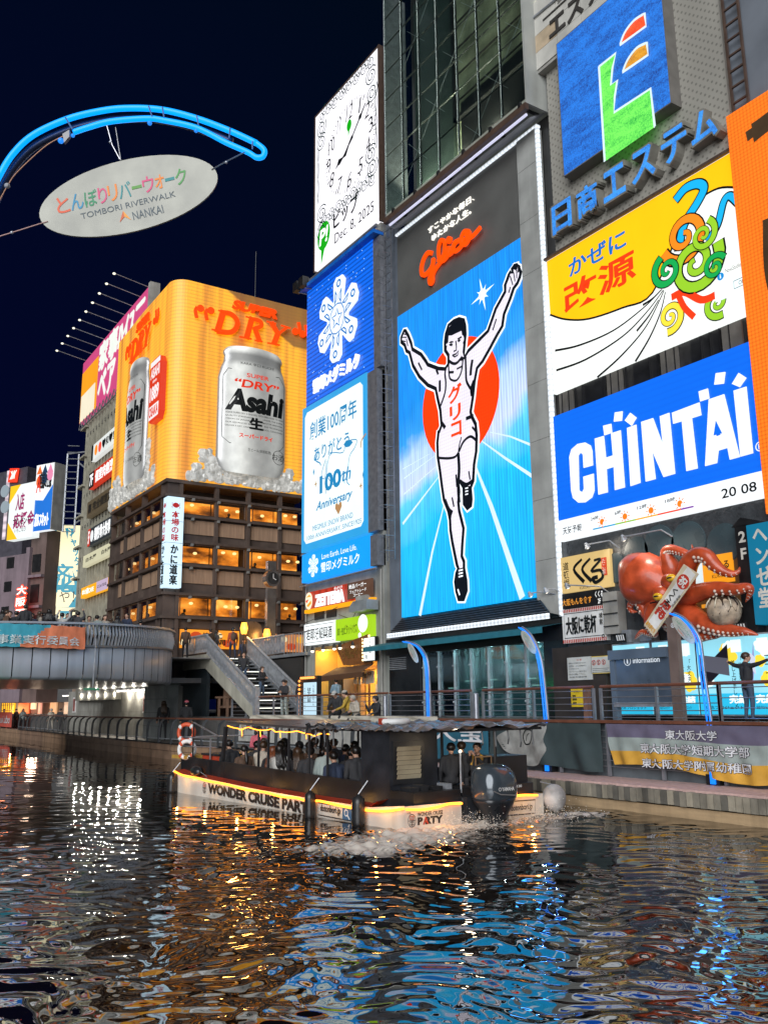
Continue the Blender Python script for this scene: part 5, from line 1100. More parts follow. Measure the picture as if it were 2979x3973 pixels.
notice('yellow_notice', 'yellow notice low on the dark wall behind the railing', (80, 608), (165, 458), pm('notice_yel2', (.75, .52, .02), .5), ['ーーーーーー', 'ーーーーーーーー', 'ーーーーーーー'], 'おしらせ')
# lit posters
F26 = FR((0, 27.5, 0), (1, 0, 0)); PO = lambda pts: F26.px(zz(2180, 2450, .4816, pts))
def poster(label, x0, x1, ytop, ybot, text, big, seed, group='lit posters along the promenade'):
    (u0, v1), (_, v0), (u1, _) = PO([(x0, ytop), (x0, ybot), (x1, ytop)]); v1, v0 = 5.52, 2.85
    t = thing('lit_poster', label, 'poster', F26.w(u0, v0), group)
    put_fbox(F26, u0 - .06, v0 - .06, u1 + .06, v1 + .06, -.3, .0)('frame', m_galv, t)
    put_fbox(F26, u0, v0, u1, v1, .0, .02)('face', em('poster_sky', '8fd4e6', .9, light=True, var=.1), t)
    put_fbox(F26, u0, v0, u1, v0 + .72, .02, .03)('foot_band', em('poster_cyan', '2ab4dc', .9), t)
    r_ = random.Random(seed)
    for k in range(4):
        cx_, cz_ = r_.uniform(u0 + .3, u1 - .3), r_.uniform(v0 + 1.0, v1 - .3); cloudlet(F26, (cx_, cz_), r_.uniform(.12, .28), 5, .031 + .002 * k, em('poster_white', 'e8f4f2', .95) if k % 2 else em('poster_yellow', 'f2d23c', .9), 'paint_blot', t, 1., .25, k)
    T('完結', F26, (u1 - .85, v0 + .38, u1 - .12, v0 + .66), em('poster_white', 'e8f4f2', .95), t, d=.04, bold=.06); T('記念プロジェクト', F26, (u0 + .2, v0 + .18, u1 - .3, v0 + .3), m_ck, t, d=.04, bold=.02)
    put_fbox(F26, u1 - .62, v1 - .55, u1 - .2, v1 - .12, .04, .045)('title_box', em('poster_white', 'e8f4f2', .95), t)
    if text: 
        for i, s_ in enumerate(text): TV(s_, F26, (u1 - .38 - i * .3, v1 - .75 - len(s_) * .19 - i * .12, u1 - .2 - i * .3, v1 - .7 - i * .12), m_ck, t, d=.042, bold=.015)
    return t, (u0, v0, u1, v1)
for k, (x0, x1, tx, lb) in enumerate(((405, 695, None, 'sky blue lit poster behind the left half of the information board'), (722, 880, None, 'sky blue lit poster mostly hidden behind the information board post'), (925, 1095, ('「大丈夫', '俺を信じろ'), 'sky blue lit poster with two short columns of black characters'), (1075, 1480, ('「約束通り', '差し上げましょう'), 'sky blue lit poster with a plain dark panel, behind the neon lamp'), (1478, 1700, ('ーーー',), 'sky blue lit poster with a lilac panel at the right edge'))):
    if k == 2: x0, x1 = 905, 1060
    t, (u0, v0, u1, v1) = poster(lb, x0, x1, 70, 650, tx, k, 50 + k)
    if k in (3, 4):   # plain stand-in bands
        for q_, c_ in enumerate((('poster_dark', '1a1620'), ('poster_grey', '5a5a66')) if k == 3 else (('poster_lilac', '9aa2d4'), ('poster_pale', 'd8dcee'))):
            put_poly(F26, [(u0 + .12, v0 + .8 + q_ * .75), (u0 + .12, v0 + 1.5 + q_ * .6), (u1 - .75, v1 - .25 - q_ * .5), (u1 - .75, v1 - .95 - q_ * .4)], .05 + .004 * q_)('slanted_band', em(c_[0], c_[1], .7), t)
ib = thing('information_board', 'slate blue information board with tall brown post and white i symbol', 'information board', (-24.6, 25.6, 2.62))
FI = FR((0, 25.8, 0), (1, 0, 0)); IQ = lambda pts: FI.px(z19(pts))
(a0, b0), (a1, b1), (a2, b2), (a3, b3), (a4, _) = IQ([(628, 975), (1005, 950), (655, 1315), (1045, 755), (1078, 755)])
msl = pm('slate_blue', (.10, .135, .18), .5, ns=1)
put_fbox(FI, a0, b0 - .35, a1 + .02, b0, -.1, .22)('head_box', msl, ib); put_fbox(FI, a0 + .1, b2, a1 + .05, b0 - .36, -.05, .08)('panel', pm('slate_dark', (.075, .10, .135), .3), ib)
put_fbox(FI, a0, 2.62, a0 + .22, b0 - .36, -.1, .14)('leg', pm('slate_blue', (.10, .135, .18), .5), ib); put_fbox(FI, a0 + .1, b2 - .16, a1 + .05, b2, -.05, .16)('foot_rail', m_galv, ib)
b = MB(); b.fbox(FI, a1 + .05, 2.62, a1 + .22, b3, -.1, .1); b.fbox(FI, a1 + .22, 2.62, a1 + .48, b3 - .02, -.1, .12); b.build('post', pm('post_brown', (.17, .12, .10), .5), ib)
b = MB(); uc, vc = IQ([(745, 1043)])[0]; b.ring(FI, uc, vc, .14, .165, .10, 24); b.build('symbol_ring', em('info_white', 'd8e0e8', .7), ib); T('i', FI, (uc - .035, vc - .09, uc + .035, vc + .1), em('info_white', 'd8e0e8', .7), ib, d=.10, bold=.03)
iu = IQ([(780, 1040), (957, 1035)]); T('information', FI, (iu[0][0], vc - .09, iu[1][0], vc + .11), em('info_white', 'd8e0e8', .7), ib, d=.10, bold=.015)
b = MB(); b.ring(FI, a1 + .35, b3 - .28, .07, .085, .13, 18); b.build('symbol_ring', em('info_white', 'd8e0e8', .7), ib); T('i', FI, (a1 + .335, b3 - .33, a1 + .365, b3 - .23), em('info_white', 'd8e0e8', .7), ib, d=.13, bold=.02)
# display machines on the ledge above the posters
lg2 = thing('display_ledge', 'white shelving and grey display gear beneath the octopus', 'shelf', (-25.5, 27.8, 5.6))
for k, (x, z, w_, h_) in enumerate(((-26.1, 6.0, .8, 1.7), (-25.2, 5.6, .5, .5), (-24.3, 5.6, .6, .35))): put_box(x, 27.5, z, x + w_, 27.95, z + h_)('cabinet', m_conc2 if k == 0 else m_galv, lg2)
for j in range(3): put_box(-26.08, 27.44, 6.3 + .5 * j, -25.32, 27.5, 6.34 + .5 * j)('shelf_edge', m_dark, lg2)
for k, x in enumerate((-24.95, -19.5)):
    mc = thing('clapper_board', ('black and white striped clapper board at the %s end of the ledge' % ('left', 'right')[k]), 'prop', (x, 27.3, 5.6))
    put_box(x - .2, 27.2, 5.6, x + .2, 27.26, 5.95)('board', m_black, mc)
    for i in range(4): b = MB(); b.add([(x - .2 + i * .11, 27.18, 5.68), (x - .14 + i * .11, 27.18, 5.68), (x - .19 + i * .11, 27.18, 5.9), (x - .25 + i * .11, 27.18, 5.9)], [(0, 1, 2, 3)]); b.build('stripe', m_white, mc)

for x_ in (-38.5, -35.5, -32): lamp('shopfront_fill', (x_, 29.3, 5.9), (.85, 1, .97), 45, .05)  # unseen fill lights added to brighten the interior behind the shop glass
for a_, c_ in GFILL: lamp('gallery_fill', a_, (1, .95, .75), 600, .01, 'SPOT', math.radians(140), c_)  # added fill spots without fixtures, lifting the dark gallery interior
# promenade railings
def post_px(F, xs, y): return [F.px([(x, y)])[0][0] for x in xs]
FY = FR((0, 24.5, 0), (1, 0, 0)); ZD = 2.62; ZR = 3.86
m_wire = pm('wire_bar', (.38, .38, .40), .3, .7)
def railing(label, posts, wires=5, F=FY, z0=ZD, z1=ZR, mat=None, grp='railing sections along the promenade', over=.0):
    t = thing('railing', label, 'railing', F.w((posts[0] + posts[-1]) / 2, z0), grp)
    for u in posts:
        b = MB(); b.fbox(F, u - .045, z0, u + .045, z1 - .05, -.05, .05); b.fbox(F, u - .07, z0, u + .07, z0 + .06, -.09, .09); b.build('post', mat or m_steel, t)
    put_tube([F.w(posts[0] - over, z1), F.w(posts[-1] + over, z1)], .055, 8)('handrail', m_rail, t)
    for i in range(wires):
        z = z0 + .16 + (z1 - z0 - .3) * i / (wires - 1); put_tube([F.w(posts[0], z), F.w(posts[-1], z)], .016, 5)('wire', m_wire, t)
    return t
pa = post_px(FY, [901, 956, 1062, 1155], 2740); railing('short wire railing at the foot of the bridge stairs', pa)
pb_ = post_px(FY, [1249, 1369, 1500], 2740); railing('wire railing in front of the ramen counter', [pa[-1] + .3] + pb_, over=.1)
railing('wire railing in front of the left half of the dark glass shopfront', post_px(FY, [1513, 1670, 1829], 2740))
railing('wire railing running past the service wall notices', post_px(FY, [1874, 2071, 2304], 2740))
railing('wire railing in front of the information board and lit posters', post_px(FY, [2332, 2549, 2791], 2740), over=.0)
pz_ = post_px(FY, [2791], 2740)[0]; railing('brown wooden barred railing at the right edge of the promenade', [pz_ + .02, pz_ + 2.6, pz_ + 5], 4)
for k, x in enumerate((1847, 1495)):
    u = FY.px([(x, 2740)])[0][0]; t = thing('bollard_post', ('thick pale post standing between two railing sections before the glass front', 'thick pale post beside the waving woman')[k], 'post', FY.w(u, ZD)); b = MB(); b.tube([FY.w(u, ZD), FY.w(u, 3.72)], .12, 12); b.ball(FY.w(u, 3.72), (.12, .12, .04), 10, 4); b.build('shaft', m_steel, t)
u = FY.off(-.5).px([(2275, 2740)])[0][0]; t = thing('timber_post', 'weathered leaning timber post behind the railing', 'post', FY.w(u, ZD)); put_fbox(FY, u - .12, ZD, u + .1, 3.8, -.65, -.45)('shaft', pm('timber', (.22, .11, .07), .8, ns=6, bump=.4), t)
# ---- edge beam and lower fence, wires, its banners
FE = FR((0, 23.85, 0), (1, 0, 0))
t = thing('deck_fence', 'brown topped fence along the back of the lower deck, banners tied to it', 'fence', (-25, 23.9, .8))
put_box(-46, 23.78, 2.60, 6, 24.34, 2.70)('top_beam', m_rail, t)
for u in list(np.arange(-44, -8, 2.35)): put_fbox(FE, u - .05, .82, u + .05, 2.6, -.12, -.02)('post', m_steel, t)
for i in range(7): put_tube([FE.w(-46, 1.15 + i * .2, -.07), FE.w(5, 1.15 + i * .2, -.07)], .013, 4, False)('wire', m_wire, t)
def cloth(F, u0, u1, v0, v1, disp, mats, bands, parent, nu=70, nv=18, edge=None, name='cloth', sag=None):
    V = []; fs = []; mi = []
    for j in range(nv + 1):
        for i in range(nu + 1):
            s, q = i / nu, j / nv; u = u0 + (u1 - u0) * s; vb = v0 + (sag(s) if sag else 0); v = v1 + (vb - v1) * q
            if edge: u += edge(s, q)
            V.append(F.w(u, v, disp(u, v)))
    b = MB()
    for j in range(nv):
        for i in range(nu):
            a = j * (nu + 1) + i; fs.append((a, a + nu + 1, a + nu + 2, a + 1)); k = 0
            for bi, bb_ in enumerate(bands):
                if (j + .5) / nv > bb_: k = bi + 1
            mi.append(k)
    b.v = V; b.f = fs; b.m = mi; return b.build(name, mats, parent, True)
def TC(s, F, box, mat, parent, disp, d=.015, **k):
    b = MB(); T(s, F, box, mat, parent, d=0, mb=b, **k)
    for v in b.v:
        u_, z_ = (v - F.o).dot(F.x), (v - F.o).dot(F.z); v += F.n * (disp(u_, z_) + d)
    return b.build('lettering', mat, parent)
def dispA(u, v): k = max(0., min(1., (2.6 - v) / 1.5)); return .08 + k * (.05 * math.sin(u * 5.1) + .035 * math.sin(u * 9.3 + v * 3) + .03 * math.sin(u * 2.1 + 2)) + .012 * math.sin(v * 9 + u * 4)
mcl = lambda n, c: pm(n, c, .75, ns=2.5, var=.18, bump=.15, bs=7)
eA = FE.px(z19([(612, 1600), (1659, 1840)])); uA0 = eA[0][0]; uA1 = -12.6
bn = thing('university_banner', 'long purple, grey and orange cloth banner with white characters on the deck fence', 'banner', (uA0 + 4, 23.8, 1))
cloth(FE, uA0, uA1, 1.13, 2.58, dispA, [mcl('cloth_purple', (.125, .11, .17)), mcl('cloth_grey', (.30, .35, .33)), mcl('cloth_orange', (.62, .33, .04))], [.34, .66], bn, 110, 18, sag=lambda s: .10 - .28 * math.exp(-((s - .55) / .2) ** 2) + .06 * math.sin(s * 9), edge=lambda s, q: (.25 * q * q * (1 - s) ** 8))
mlet = pm('banner_letter', (.66, .66, .68), .7); mlo = pm('banner_letter_edge', (.04, .03, .04), .7)
TI = lambda pts: FE.px(z19(pts))
for s_, l, r_, zt, zb in (('東大阪大学', 1000, 1342, 2.42, 2.12), ('東大阪大学短期大学部', 832, 1545, 1.98, 1.66), ('東大阪大学附属幼稚園', 838, 1552, 1.50, 1.20)):
    (ua, _), (ub, _) = TI([(l, 1600), (r_, 1600)]); TC(s_, FE, (ua, zb, ub, zt), mlo, bn, dispA, d=.02, bold=.065); TC(s_, FE, (ua, zb, ub, zt), mlet, bn, dispA, d=.035, bold=.015)
def dispB(u, v): k = max(0., min(1., (2.6 - v) / 1.5)); return .06 + k * (.09 * math.sin(u * 2.6 + .5) + .05 * math.sin(u * 6.1 + v * 2.2)) + .05 * math.sin((u + v) * 3.3) * k
(uB0, _), (uB1, _) = FE.px([(1905, 2850), (2335, 2850)])
bf = thing('fish_banner', 'dark green tarpaulin banner with a pale fish head print', 'banner', (uB0 + 2, 23.8, 1))
cloth(FE, uB0, uB1, 1.02, 2.58, dispB, [mcl('cloth_dark', (.035, .055, .058))], [], bf, 70, 22, sag=lambda s: .08 * math.sin(s * 5))
def warp(pts, F, disp, d, mat, nm_, par, fan=True):
    b = MB(); c = (sum(p[0] for p in pts) / len(pts), sum(p[1] for p in pts) / len(pts)); V = [c]; n = len(pts)
    for q in (.25, .5, .75, 1.): V += [(c[0] + (p[0] - c[0]) * q, c[1] + (p[1] - c[1]) * q) for p in pts]
    fs = [(0, 1 + i, 1 + (i + 1) % n) for i in range(n)]
    for r_ in range(3): fs += [(1 + r_ * n + i, 1 + (r_ + 1) * n + i, 1 + (r_ + 1) * n + (i + 1) % n, 1 + r_ * n + (i + 1) % n) for i in range(n)]
    b.add([F.w(u, v, disp(u, v) + d) for u, v in V], fs); return b.build(nm_, mat, par, True)
KZ = lambda pts: FE.px(zz(1300, 2700, .5425, pts)); IZ = lambda pts: FE.px(zz(1900, 2750, .6504, pts))
warp(smooth(IZ([(50, 175), (90, 140), (180, 95), (270, 85), (345, 95), (330, 180), (350, 250), (300, 330), (240, 338), (170, 300), (120, 270), (80, 220)]), 4, True), FE, dispB, .02, pm('fish_pale', (.30, .30, .28), .7, ns=3, var=.4), 'fish_head', bf)
b = MB(); 
for pts, wd in ((IZ([(212, 200), (205, 160), (225, 125), (258, 130), (262, 165), (245, 205), (222, 212), (212, 200)]), .05), (IZ([(50, 175), (75, 215), (110, 255), (160, 285)]), .045), (IZ([(222, 190), (228, 160), (245, 145)]), .03)):
    b.stroke(FE, smooth(pts, 4), wd, .0)
for v in b.v: u_, z_ = (v - FE.o).dot(FE.x), v.z; v += FE.n * (dispB(u_, z_) + .035)
b.build('fish_line', m_ck, bf)
(uC0, _), (uC1, _) = FE.px([(1665, 2850), (1898, 2850)])
bt = thing('teal_banner', 'teal cloth banner with white characters seen past the back of the boat', 'banner', (uC0 + 1, 23.8, 1))
dispC = lambda u, v: .05 + .03 * math.sin(u * 4)
cloth(FE, uC0, uC1, 1.0, 2.58, dispC, [mcl('cloth_teal', (.02, .12, .18))], [], bt, 24, 10); TC('大宝', FE, (uC0 + .25, 1.75, uC1 - .3, 2.45), mlet, bt, dispC, bold=.03)
(uD0, _), (uD1, _) = FE.px([(930, 2850), (1640, 2850)])
bw = thing('resort_banner', 'long white banner with black lettering behind the boat passengers', 'banner', (uD0 + 3, 23.8, 1))
dispD = lambda u, v: .05 + .03 * math.sin(u * 3.1) + .02 * math.sin(u * 7)
cloth(FE, uD0, uD1, 1.2, 2.55, dispD, [mcl('cloth_white', (.42, .41, .38))], [], bw, 60, 10)
TC('MGM RESORTS', FE, (uD0 + 1.2, 1.85, uD0 + 4.6, 2.25), mlo, bw, dispD, bold=.02); TC('友に新しい大阪物語を。', FE, (uD0 + 5.0, 1.85, uD0 + 9.3, 2.25), mlo, bw, dispD, bold=.02)
b = MB(); 
for k in range(3): b.stroke(FE, smooth([(uD0 + .4 + .15 * k, 1.4), (uD0 + .5 + .12 * k, 1.8), (uD0 + .45 + .18 * k, 2.3)], 4), .07, .1)
b.build('lion_mark', pm('gold_print', (.42, .30, .12), .6), bw)
sh = thing('rolled_sheet', 'folded cream sheet lying along the edge beam behind the boat', 'sheet', (uD0 + 4, 23.7, 2.6)); cloth(FR((0, 23.7, 0), (1, 0, 0)), uD0 + 2.0, uD1 + 1.4, 2.48, 2.78, lambda u, v: .06 + .04 * math.sin(u * 2.3 + v * 20), [mcl('cloth_cream', (.50, .46, .38))], [], sh, 50, 6, sag=lambda s: .05 * math.sin(s * 17))

# neon arched lamps
m_neon = em('neon_blue', (.004, .20, 1.0), 1.15, light=True, var=0); m_neon2 = em('neon_cyan', (.02, .62, 1.0), 1.6, var=0); m_cream = pm('oval_cream', (.46, .46, .40), .5, var=.22, ns=5, dirt=.15)
OVC = ['e0582a', '1a8ab4', '1a8a5a', 'd8487a', 'f0861e', '14888c', '5a9a3a', 'd8487a', 'f0861e', '14888c', '4a9a4a']
def oval_sign(F, cu, cv, a, bb_, rot, parent, thick, full=True):
    put_disc(F, cu, cv, bb_, -thick / 2, 56, rx=a / bb_, rot=rot, d1=thick / 2)('oval_board', m_cream, parent)
    c, s = math.cos(rot), math.sin(rot)
    def L2(x, y): return (cu + x * a * c - y * a * s, cv + x * a * s + y * a * c)
    if full:
        txt = 'とんぼりリバーウォーク'; x = -.80
        wds = [.155, .155, .155, .11, .12, .15, .12, .14, .115, .115, .14]
        for ch, col, w_ in zip(txt, OVC, wds):
            p = L2(x + w_ / 2, .075); hh = .10 if ch not in 'ー' else .02; hh = .085 if ch == 'ォ' else hh
            T(ch, F, (p[0] - w_ * a * .46, p[1] - hh * a, p[0] + w_ * a * .46, p[1] + hh * a), pm('oval_' + col, hx(col)[:3], .5, var=0), parent, d=thick / 2 + .004, bold=.02, rot=rot, shear=.05); x += w_
        p = L2(-.03, -.115); T('TOMBORI RIVERWALK', F, (p[0] - .53 * a, p[1] - .035 * a, p[0] + .53 * a, p[1] + .035 * a), pm('oval_ink', (.06, .09, .11), .5, var=0), parent, d=thick / 2 + .004, rot=rot)
        p = L2(.16, -.26); T('NANKAI', F, (p[0] - .17 * a, p[1] - .05 * a, p[0] + .17 * a, p[1] + .05 * a), pm('oval_ink', (.06, .09, .11), .5, var=0), parent, d=thick / 2 + .004, rot=rot, bold=.005)
        for k, col in ((-1, 'd05a20'), (1, 'f0a030')):
            b = MB(); q = [L2(-.10, -.17), L2(-.10 + k * .065, -.30), L2(-.10, -.245)]; b.poly(F, q if k > 0 else q[::-1], thick / 2 + .004); b.build('diamond_mark', pm('oval_' + col, hx(col)[:3], .5, var=0), parent)
    else:
        for k, (y, w_, h_, col) in enumerate(((.08, .75, .09, '1a8a5a'), (-.1, .5, .03, '1a3a4a'), (-.22, .25, .05, 'd05a20'))):
            p = L2(0, y); T(('とんぼりリバーウォーク', 'TOMBORI RIVERWALK', 'NANKAI')[k], F, (p[0] - w_ * a, p[1] - h_ * a, p[0] + w_ * a, p[1] + h_ * a), pm('oval_' + col, hx(col)[:3], .5, var=0), parent, d=thick / 2 + .004, rot=rot)
F24 = FR((0, 23.98, 0), (1, 0, 0))
for k, (pts, basepx, ov, lb) in enumerate((
    (z12([(858, 1205), (850, 950), (842, 860), (825, 810), (790, 765), (750, 745), (712, 738)]), None, z12([(778, 805)]), 'blue neon arch lamp left, standing behind the boat roof'),
    (z12([(1545, 1210), (1520, 950), (1505, 850), (1485, 780), (1450, 710), (1420, 675), (1392, 655)]), (2124, 2995), z12([(1455, 742)]), 'blue neon arch lamp middle, beside the fish banner'),
    (z19([(1285, 1465), (1240, 1150), (1222, 1000), (1205, 900), (1160, 820), (1100, 760), (1035, 728)]), (2780, 3058), z19([(1128, 838)]), 'blue neon arch lamp right, in front of the octopus'))):
    g = F24.px(pts); t = thing('neon_arch_lamp', lb, 'street lamp', F24.w(g[0][0] + .1, .8), 'neon arch lamps on the far bank')
    ext = [(g[0][0] + (g[0][0] - g[1][0]) * .5, 1.5)]; path = smooth([tuple(F24.w(u, v, .12)) for u, v in [(g[0][0] + .02, .95)] + g], 5)
    put_tube([Vector(p) + Vector((0, .14, 0)) for p in path], .055, 8)('pole', m_steel, t, True)
    put_tube([Vector(p) + Vector((-.05, 0, 0)) for p in path[5:]], .028, 7)('neon_tube', m_neon, t, True)
    put_tube([Vector(p) + Vector((.07, 0, -.03)) for p in path[5:]], .028, 7)('neon_tube', m_neon, t, True)
    put_fbox(F24, g[0][0] - .25, .81, g[0][0] + .25, 1.12, -.2, .15)('base_box', m_black, t); put_fbox(F24, g[0][0] - .05, .84, g[0][0] + .12, 1.2, .16, .22)('base_light', m_neon, t)
    cu, cv = F24.px(ov)[0]; Fo = FR(F24.w(cu, cv, .2), (1, 0, 0)); oval_sign(Fo, 0, 0, .58, .20, math.radians(-50), t, .03, False)
    lamp('neon_glow', F24.w(g[2][0], g[2][1], .5), (.05, .35, 1), 14, .3)
# the same lamp on the near bank, overhead
FN = FR((-8.2, 2.32, 0), (.5415, .8407, 0)); LZ = lambda pts: FN.px(zz(0, 300, .6631, pts))
nl = thing('near_neon_lamp', 'large glowing blue neon arch overhead in the near foreground, oval board hung below', 'street lamp', FN.w(-3.2, .8))
up = LZ([(-150, 900), (-60, 700), (0, 572), (80, 445), (200, 335), (400, 243), (600, 195), (760, 180), (950, 190), (1150, 240), (1350, 315), (1500, 385)])
tip = LZ([(1538, 415), (1548, 440), (1535, 465), (1500, 468)]); lo_ = LZ([(1450, 438), (1320, 380), (1150, 295), (950, 250), (850, 241), (650, 258), (520, 292), (430, 322)])
b = MB(); b.tube([FN.w(u, v, .0) for u, v in smooth([(-3.25, .9), (-3.1, 4.0), (-2.6, 6.3)] + up, 6)], .031, 8); b.tube([FN.w(u, v, .0) for u, v in smooth(up[-1:] + tip + lo_, 6)], .029, 8); b.build('neon_tube', em('neon_near', (.0, .30, 1.0), 1.25, light=True, var=0), nl, True)
put_tube([FN.w(u, v - .05, -.10) for u, v in smooth([(-3.25, .8), (-3.12, 4.0), (-2.6, 6.3)] + up[:-1], 6)], .04, 8)('steel_arch', pm('arch_steel', (.04, .06, .12), .4, .5), nl, True)
for a_, c_ in (((390, 245), (432, 315)), ((875, 178), (895, 240)), ((955, 185), (965, 245)), ((1155, 235), (1165, 290)), ((1350, 305), (1345, 365)), ((1480, 385), (1480, 430))):
    p, q = LZ([a_, c_]); put_tube([FN.w(*p, .03), FN.w(*q, .03)], .008, 5)('tube_clip', pm('clip', (.1, .2, .4), .4), nl)
for c_, r_ in (((880, 275), .024), ((1150, 320), .02), ((362, 378), .03), ((432, 348), .02)): 
    p, = LZ([c_]); put_ball(FN.w(*p, .02), r_, 10, 8)('knob', em('neon_knob', (.02, .25, .9), .9), nl, True)
p, q, r_, s_ = LZ([(415, 320), (415, 360), (385, 395), (375, 345)]); put_poly(FN, [p, q, r_, s_], .0, .04)('end_bracket', pm('bracket_pale', (.35, .35, .36), .5), nl)
put_tube([FN.w(*x, .0) for x in smooth(LZ([(370, 345), (280, 395), (180, 480), (90, 570), (50, 630), (0, 720), (-60, 850)]), 5)], .006, 5)('feed_cable', pm('cable_orange', (.5, .25, .15), .6), nl)
p, = LZ([(45, 635)]); put_ball(FN.w(*p, .0), .03, 8, 6)('junction', pm('bracket_pale', (.35, .35, .36), .5), nl)
ov = thing('near_oval_sign', 'cream oval sign with multicoloured Japanese letters, hanging beneath the near neon arch', 'sign', FN.w(*LZ([(757, 694)])[0]))
cu, cv = LZ([(757, 694)])[0]; oval_sign(FN, cu, cv, .904, .40, math.radians(14.6), ov, .02)
for pts in ([(710, 490), (680, 300)], [(705, 485), (660, 400), (630, 290)], [(1240, 545), (1320, 500), (1440, 440)], [(285, 847), (70, 915), (-80, 960)]):
    put_tube([FN.w(*x, .015) for x in LZ(pts)], .006, 5)('wire', m_wire if pts[0][0] != 285 else pm('cable_pink', (.5, .3, .28), .6), ov)
for c_ in ((650, 385), (1325, 503), (75, 913)): p, = LZ([c_]); put_ball(FN.w(*p, .015), .016, 7, 5)('turnbuckle', m_galv, ov)

# beer billboard building
FRR = FR((-65, 0, 0), (0, 1, 0)); FLL = FR((0, 22.4, 0), (1, 0, 0))
ab = thing('crab_restaurant_building', 'brown steel restaurant building with lit windows under the orange beer billboard', 'building', (-72, 29, 5))
m_stone = pm('girder_brown', (.085, .06, .048), .5, ns=1.5, dirt=.2); m_tan = pm('slat_tan', (.30, .19, .12), .7, ns=2, sc=(1, 6, .3)); m_winf = pm('window_frame', (.06, .035, .022), .5)
put_box(-79.4, 24.6, 5.0, -67.0, 34.3, 20.2)('core', m_dark, ab)
def warmwin(n, c, s):
    m, N, L, bb = _new(n); v = N.new('ShaderNodeTexNoise'); v.inputs['Scale'].default_value = 1.; v.inputs['Detail'].default_value = 4; L.new(_pos(N, L, (.7, .7, 1.6)), v.inputs['Vector'])
    r = N.new('ShaderNodeValToRGB'); e = r.color_ramp.elements; e[0].position = .32; e[0].color = hx('3a1c08'); e[1].position = .72; e[1].color = hx(c); q = e.new(.5); q.color = hx('c0701c'); L.new(v.outputs[0], r.inputs[0])
    L.new(r.outputs[0], bb.inputs['Emission Color']); bb.inputs['Emission Strength'].default_value = s; bb.inputs['Base Color'].default_value = (.2, .1, .04, 1); return m
m_ww = [warmwin('room_glow_a', 'ffb648', 1.8), warmwin('room_glow_b', 'f0a03c', 1.5), warmwin('room_glow_c', 'ffc864', 1.9)]
m_pend = em('pendant', 'ffe2a0', 1.8); mgw = glass('window_glass', (.95, .9, .85), .9)
floors = [(19.05, 17.75), (15.5, 13.95), (11.5, 9.98)]
def bay(F, u0, u1, z0, z1, k):
    put_fbox(F, u0, z0, u1, z1, -1.35, -1.3)('lit_room', m_ww[k % 3], ab)
    b = MB(); b.fbox(F, u0, z0, u1, z1, -.12, -.10); w_ = b.build('window', mgw, ab)
    put_stroke(F, [(u0 + .04, z0 + .04), (u1 - .04, z0 + .04), (u1 - .04, z1 - .04), (u0 + .04, z1 - .04)], .1, -.1, .1, closed=True)('frame', m_winf, w_)
    for j in range(1 + (k % 2)):
        c = F.w(u0 + (u1 - u0) * (.35 + .4 * j + .07 * (k % 3)), z1 - .35 - .12 * (k % 3), -.7); put_ball(c, (.17, .17, .11), 8, 6)('pendant_lamp', m_pend, ab, True)
    if k % 3 == 1:
        b = MB(); c = F.w(u0 + .5 + .6 * (k % 2), z0 + .1, -.6); b.ball(c, (.28, .2, .22), 8, 6); b.ball(c + Vector((0, .1, .35)), (.12, .12, .15), 8, 6); b.build('diner_shape', m_black, ab, True)
kk = 0
for fi, (z1, z0) in enumerate(floors):
    cuts = [23.7, 26.5, 29.0, 29.45, 32.0, 34.25]
    for a_, c_ in ((0, 1), (1, 2), (3, 4), (4, 5)): bay(FRR, cuts[a_] + .05, cuts[c_] - .05, z0, z1, kk); kk += 1
    xs = [-66.3, -68.6, -70.8, -73.0, -75.2, -77.2]
    for i in range(5): bay(FLL, xs[i + 1] + .06, xs[i] - .06, z0, z1, kk); kk += 2
    # spandrel slats below
    zs1 = z0 - .2; zs0 = (floors[fi + 1][0] + .2) if fi < 2 else z0 - .9
    put_fbox(FRR, 22.5, zs0, 34.4, zs1 - .0, -.5, -.3)('spandrel', m_stone, ab); put_fbox(FLL, -79.3, zs0, -65.1, zs1, -.5, -.3)('spandrel', m_stone, ab)
    if fi < 2:
        for a_, c_ in ((23.8, 26.45), (26.6, 28.95), (29.5, 31.95), (32.1, 34.2)):
            put_fbox(FRR, a_, zs1 - 1.25, c_, zs1 - .15, -.29, -.2)('slat_panel', m_tan, ab)
        for i in range(5): put_fbox(FLL, xs[i + 1] + .2, zs1 - 1.25, xs[i] - .2, zs1 - .15, -.29, -.2)('slat_panel', m_tan, ab)
    for zb in (z1 + .12, z0 - .12):
        put_fbox(FRR, 22.45, zb - .1, 34.45, zb + .1, -.3, .12)('girder', m_stone, ab); put_fbox(FLL, -79.4, zb - .1, -65.0, zb + .1, -.3, .12)('girder', m_stone, ab)
        for yy in (24.5, 26.6, 29.2, 31.9, 34.0): put_fbox(FRR, yy - .09, zb - .32, yy + .09, zb - .12, -.1, .22)('bracket', m_conc, ab)
for yy in (23.55, 26.5, 29.2, 32.0, 34.35): put_fbox(FRR, yy - .14, 5, yy + .14, 20.3, -.4, .02)('column', m_stone, ab)
for xx in (-66.2, -70.8, -75.2, -79.2): put_fbox(FLL, xx - .13, 5, xx + .13, 20.3, -.4, .02)('column', m_stone, ab)
put_box(-66.1, 22.5, 5, -65.15, 23.4, 20.3)('corner_column', m_stone, ab)
put_box(-79.6, 22.3, 20.15, -64.9, 34.5, 20.42)('top_girder', m_stone, ab)
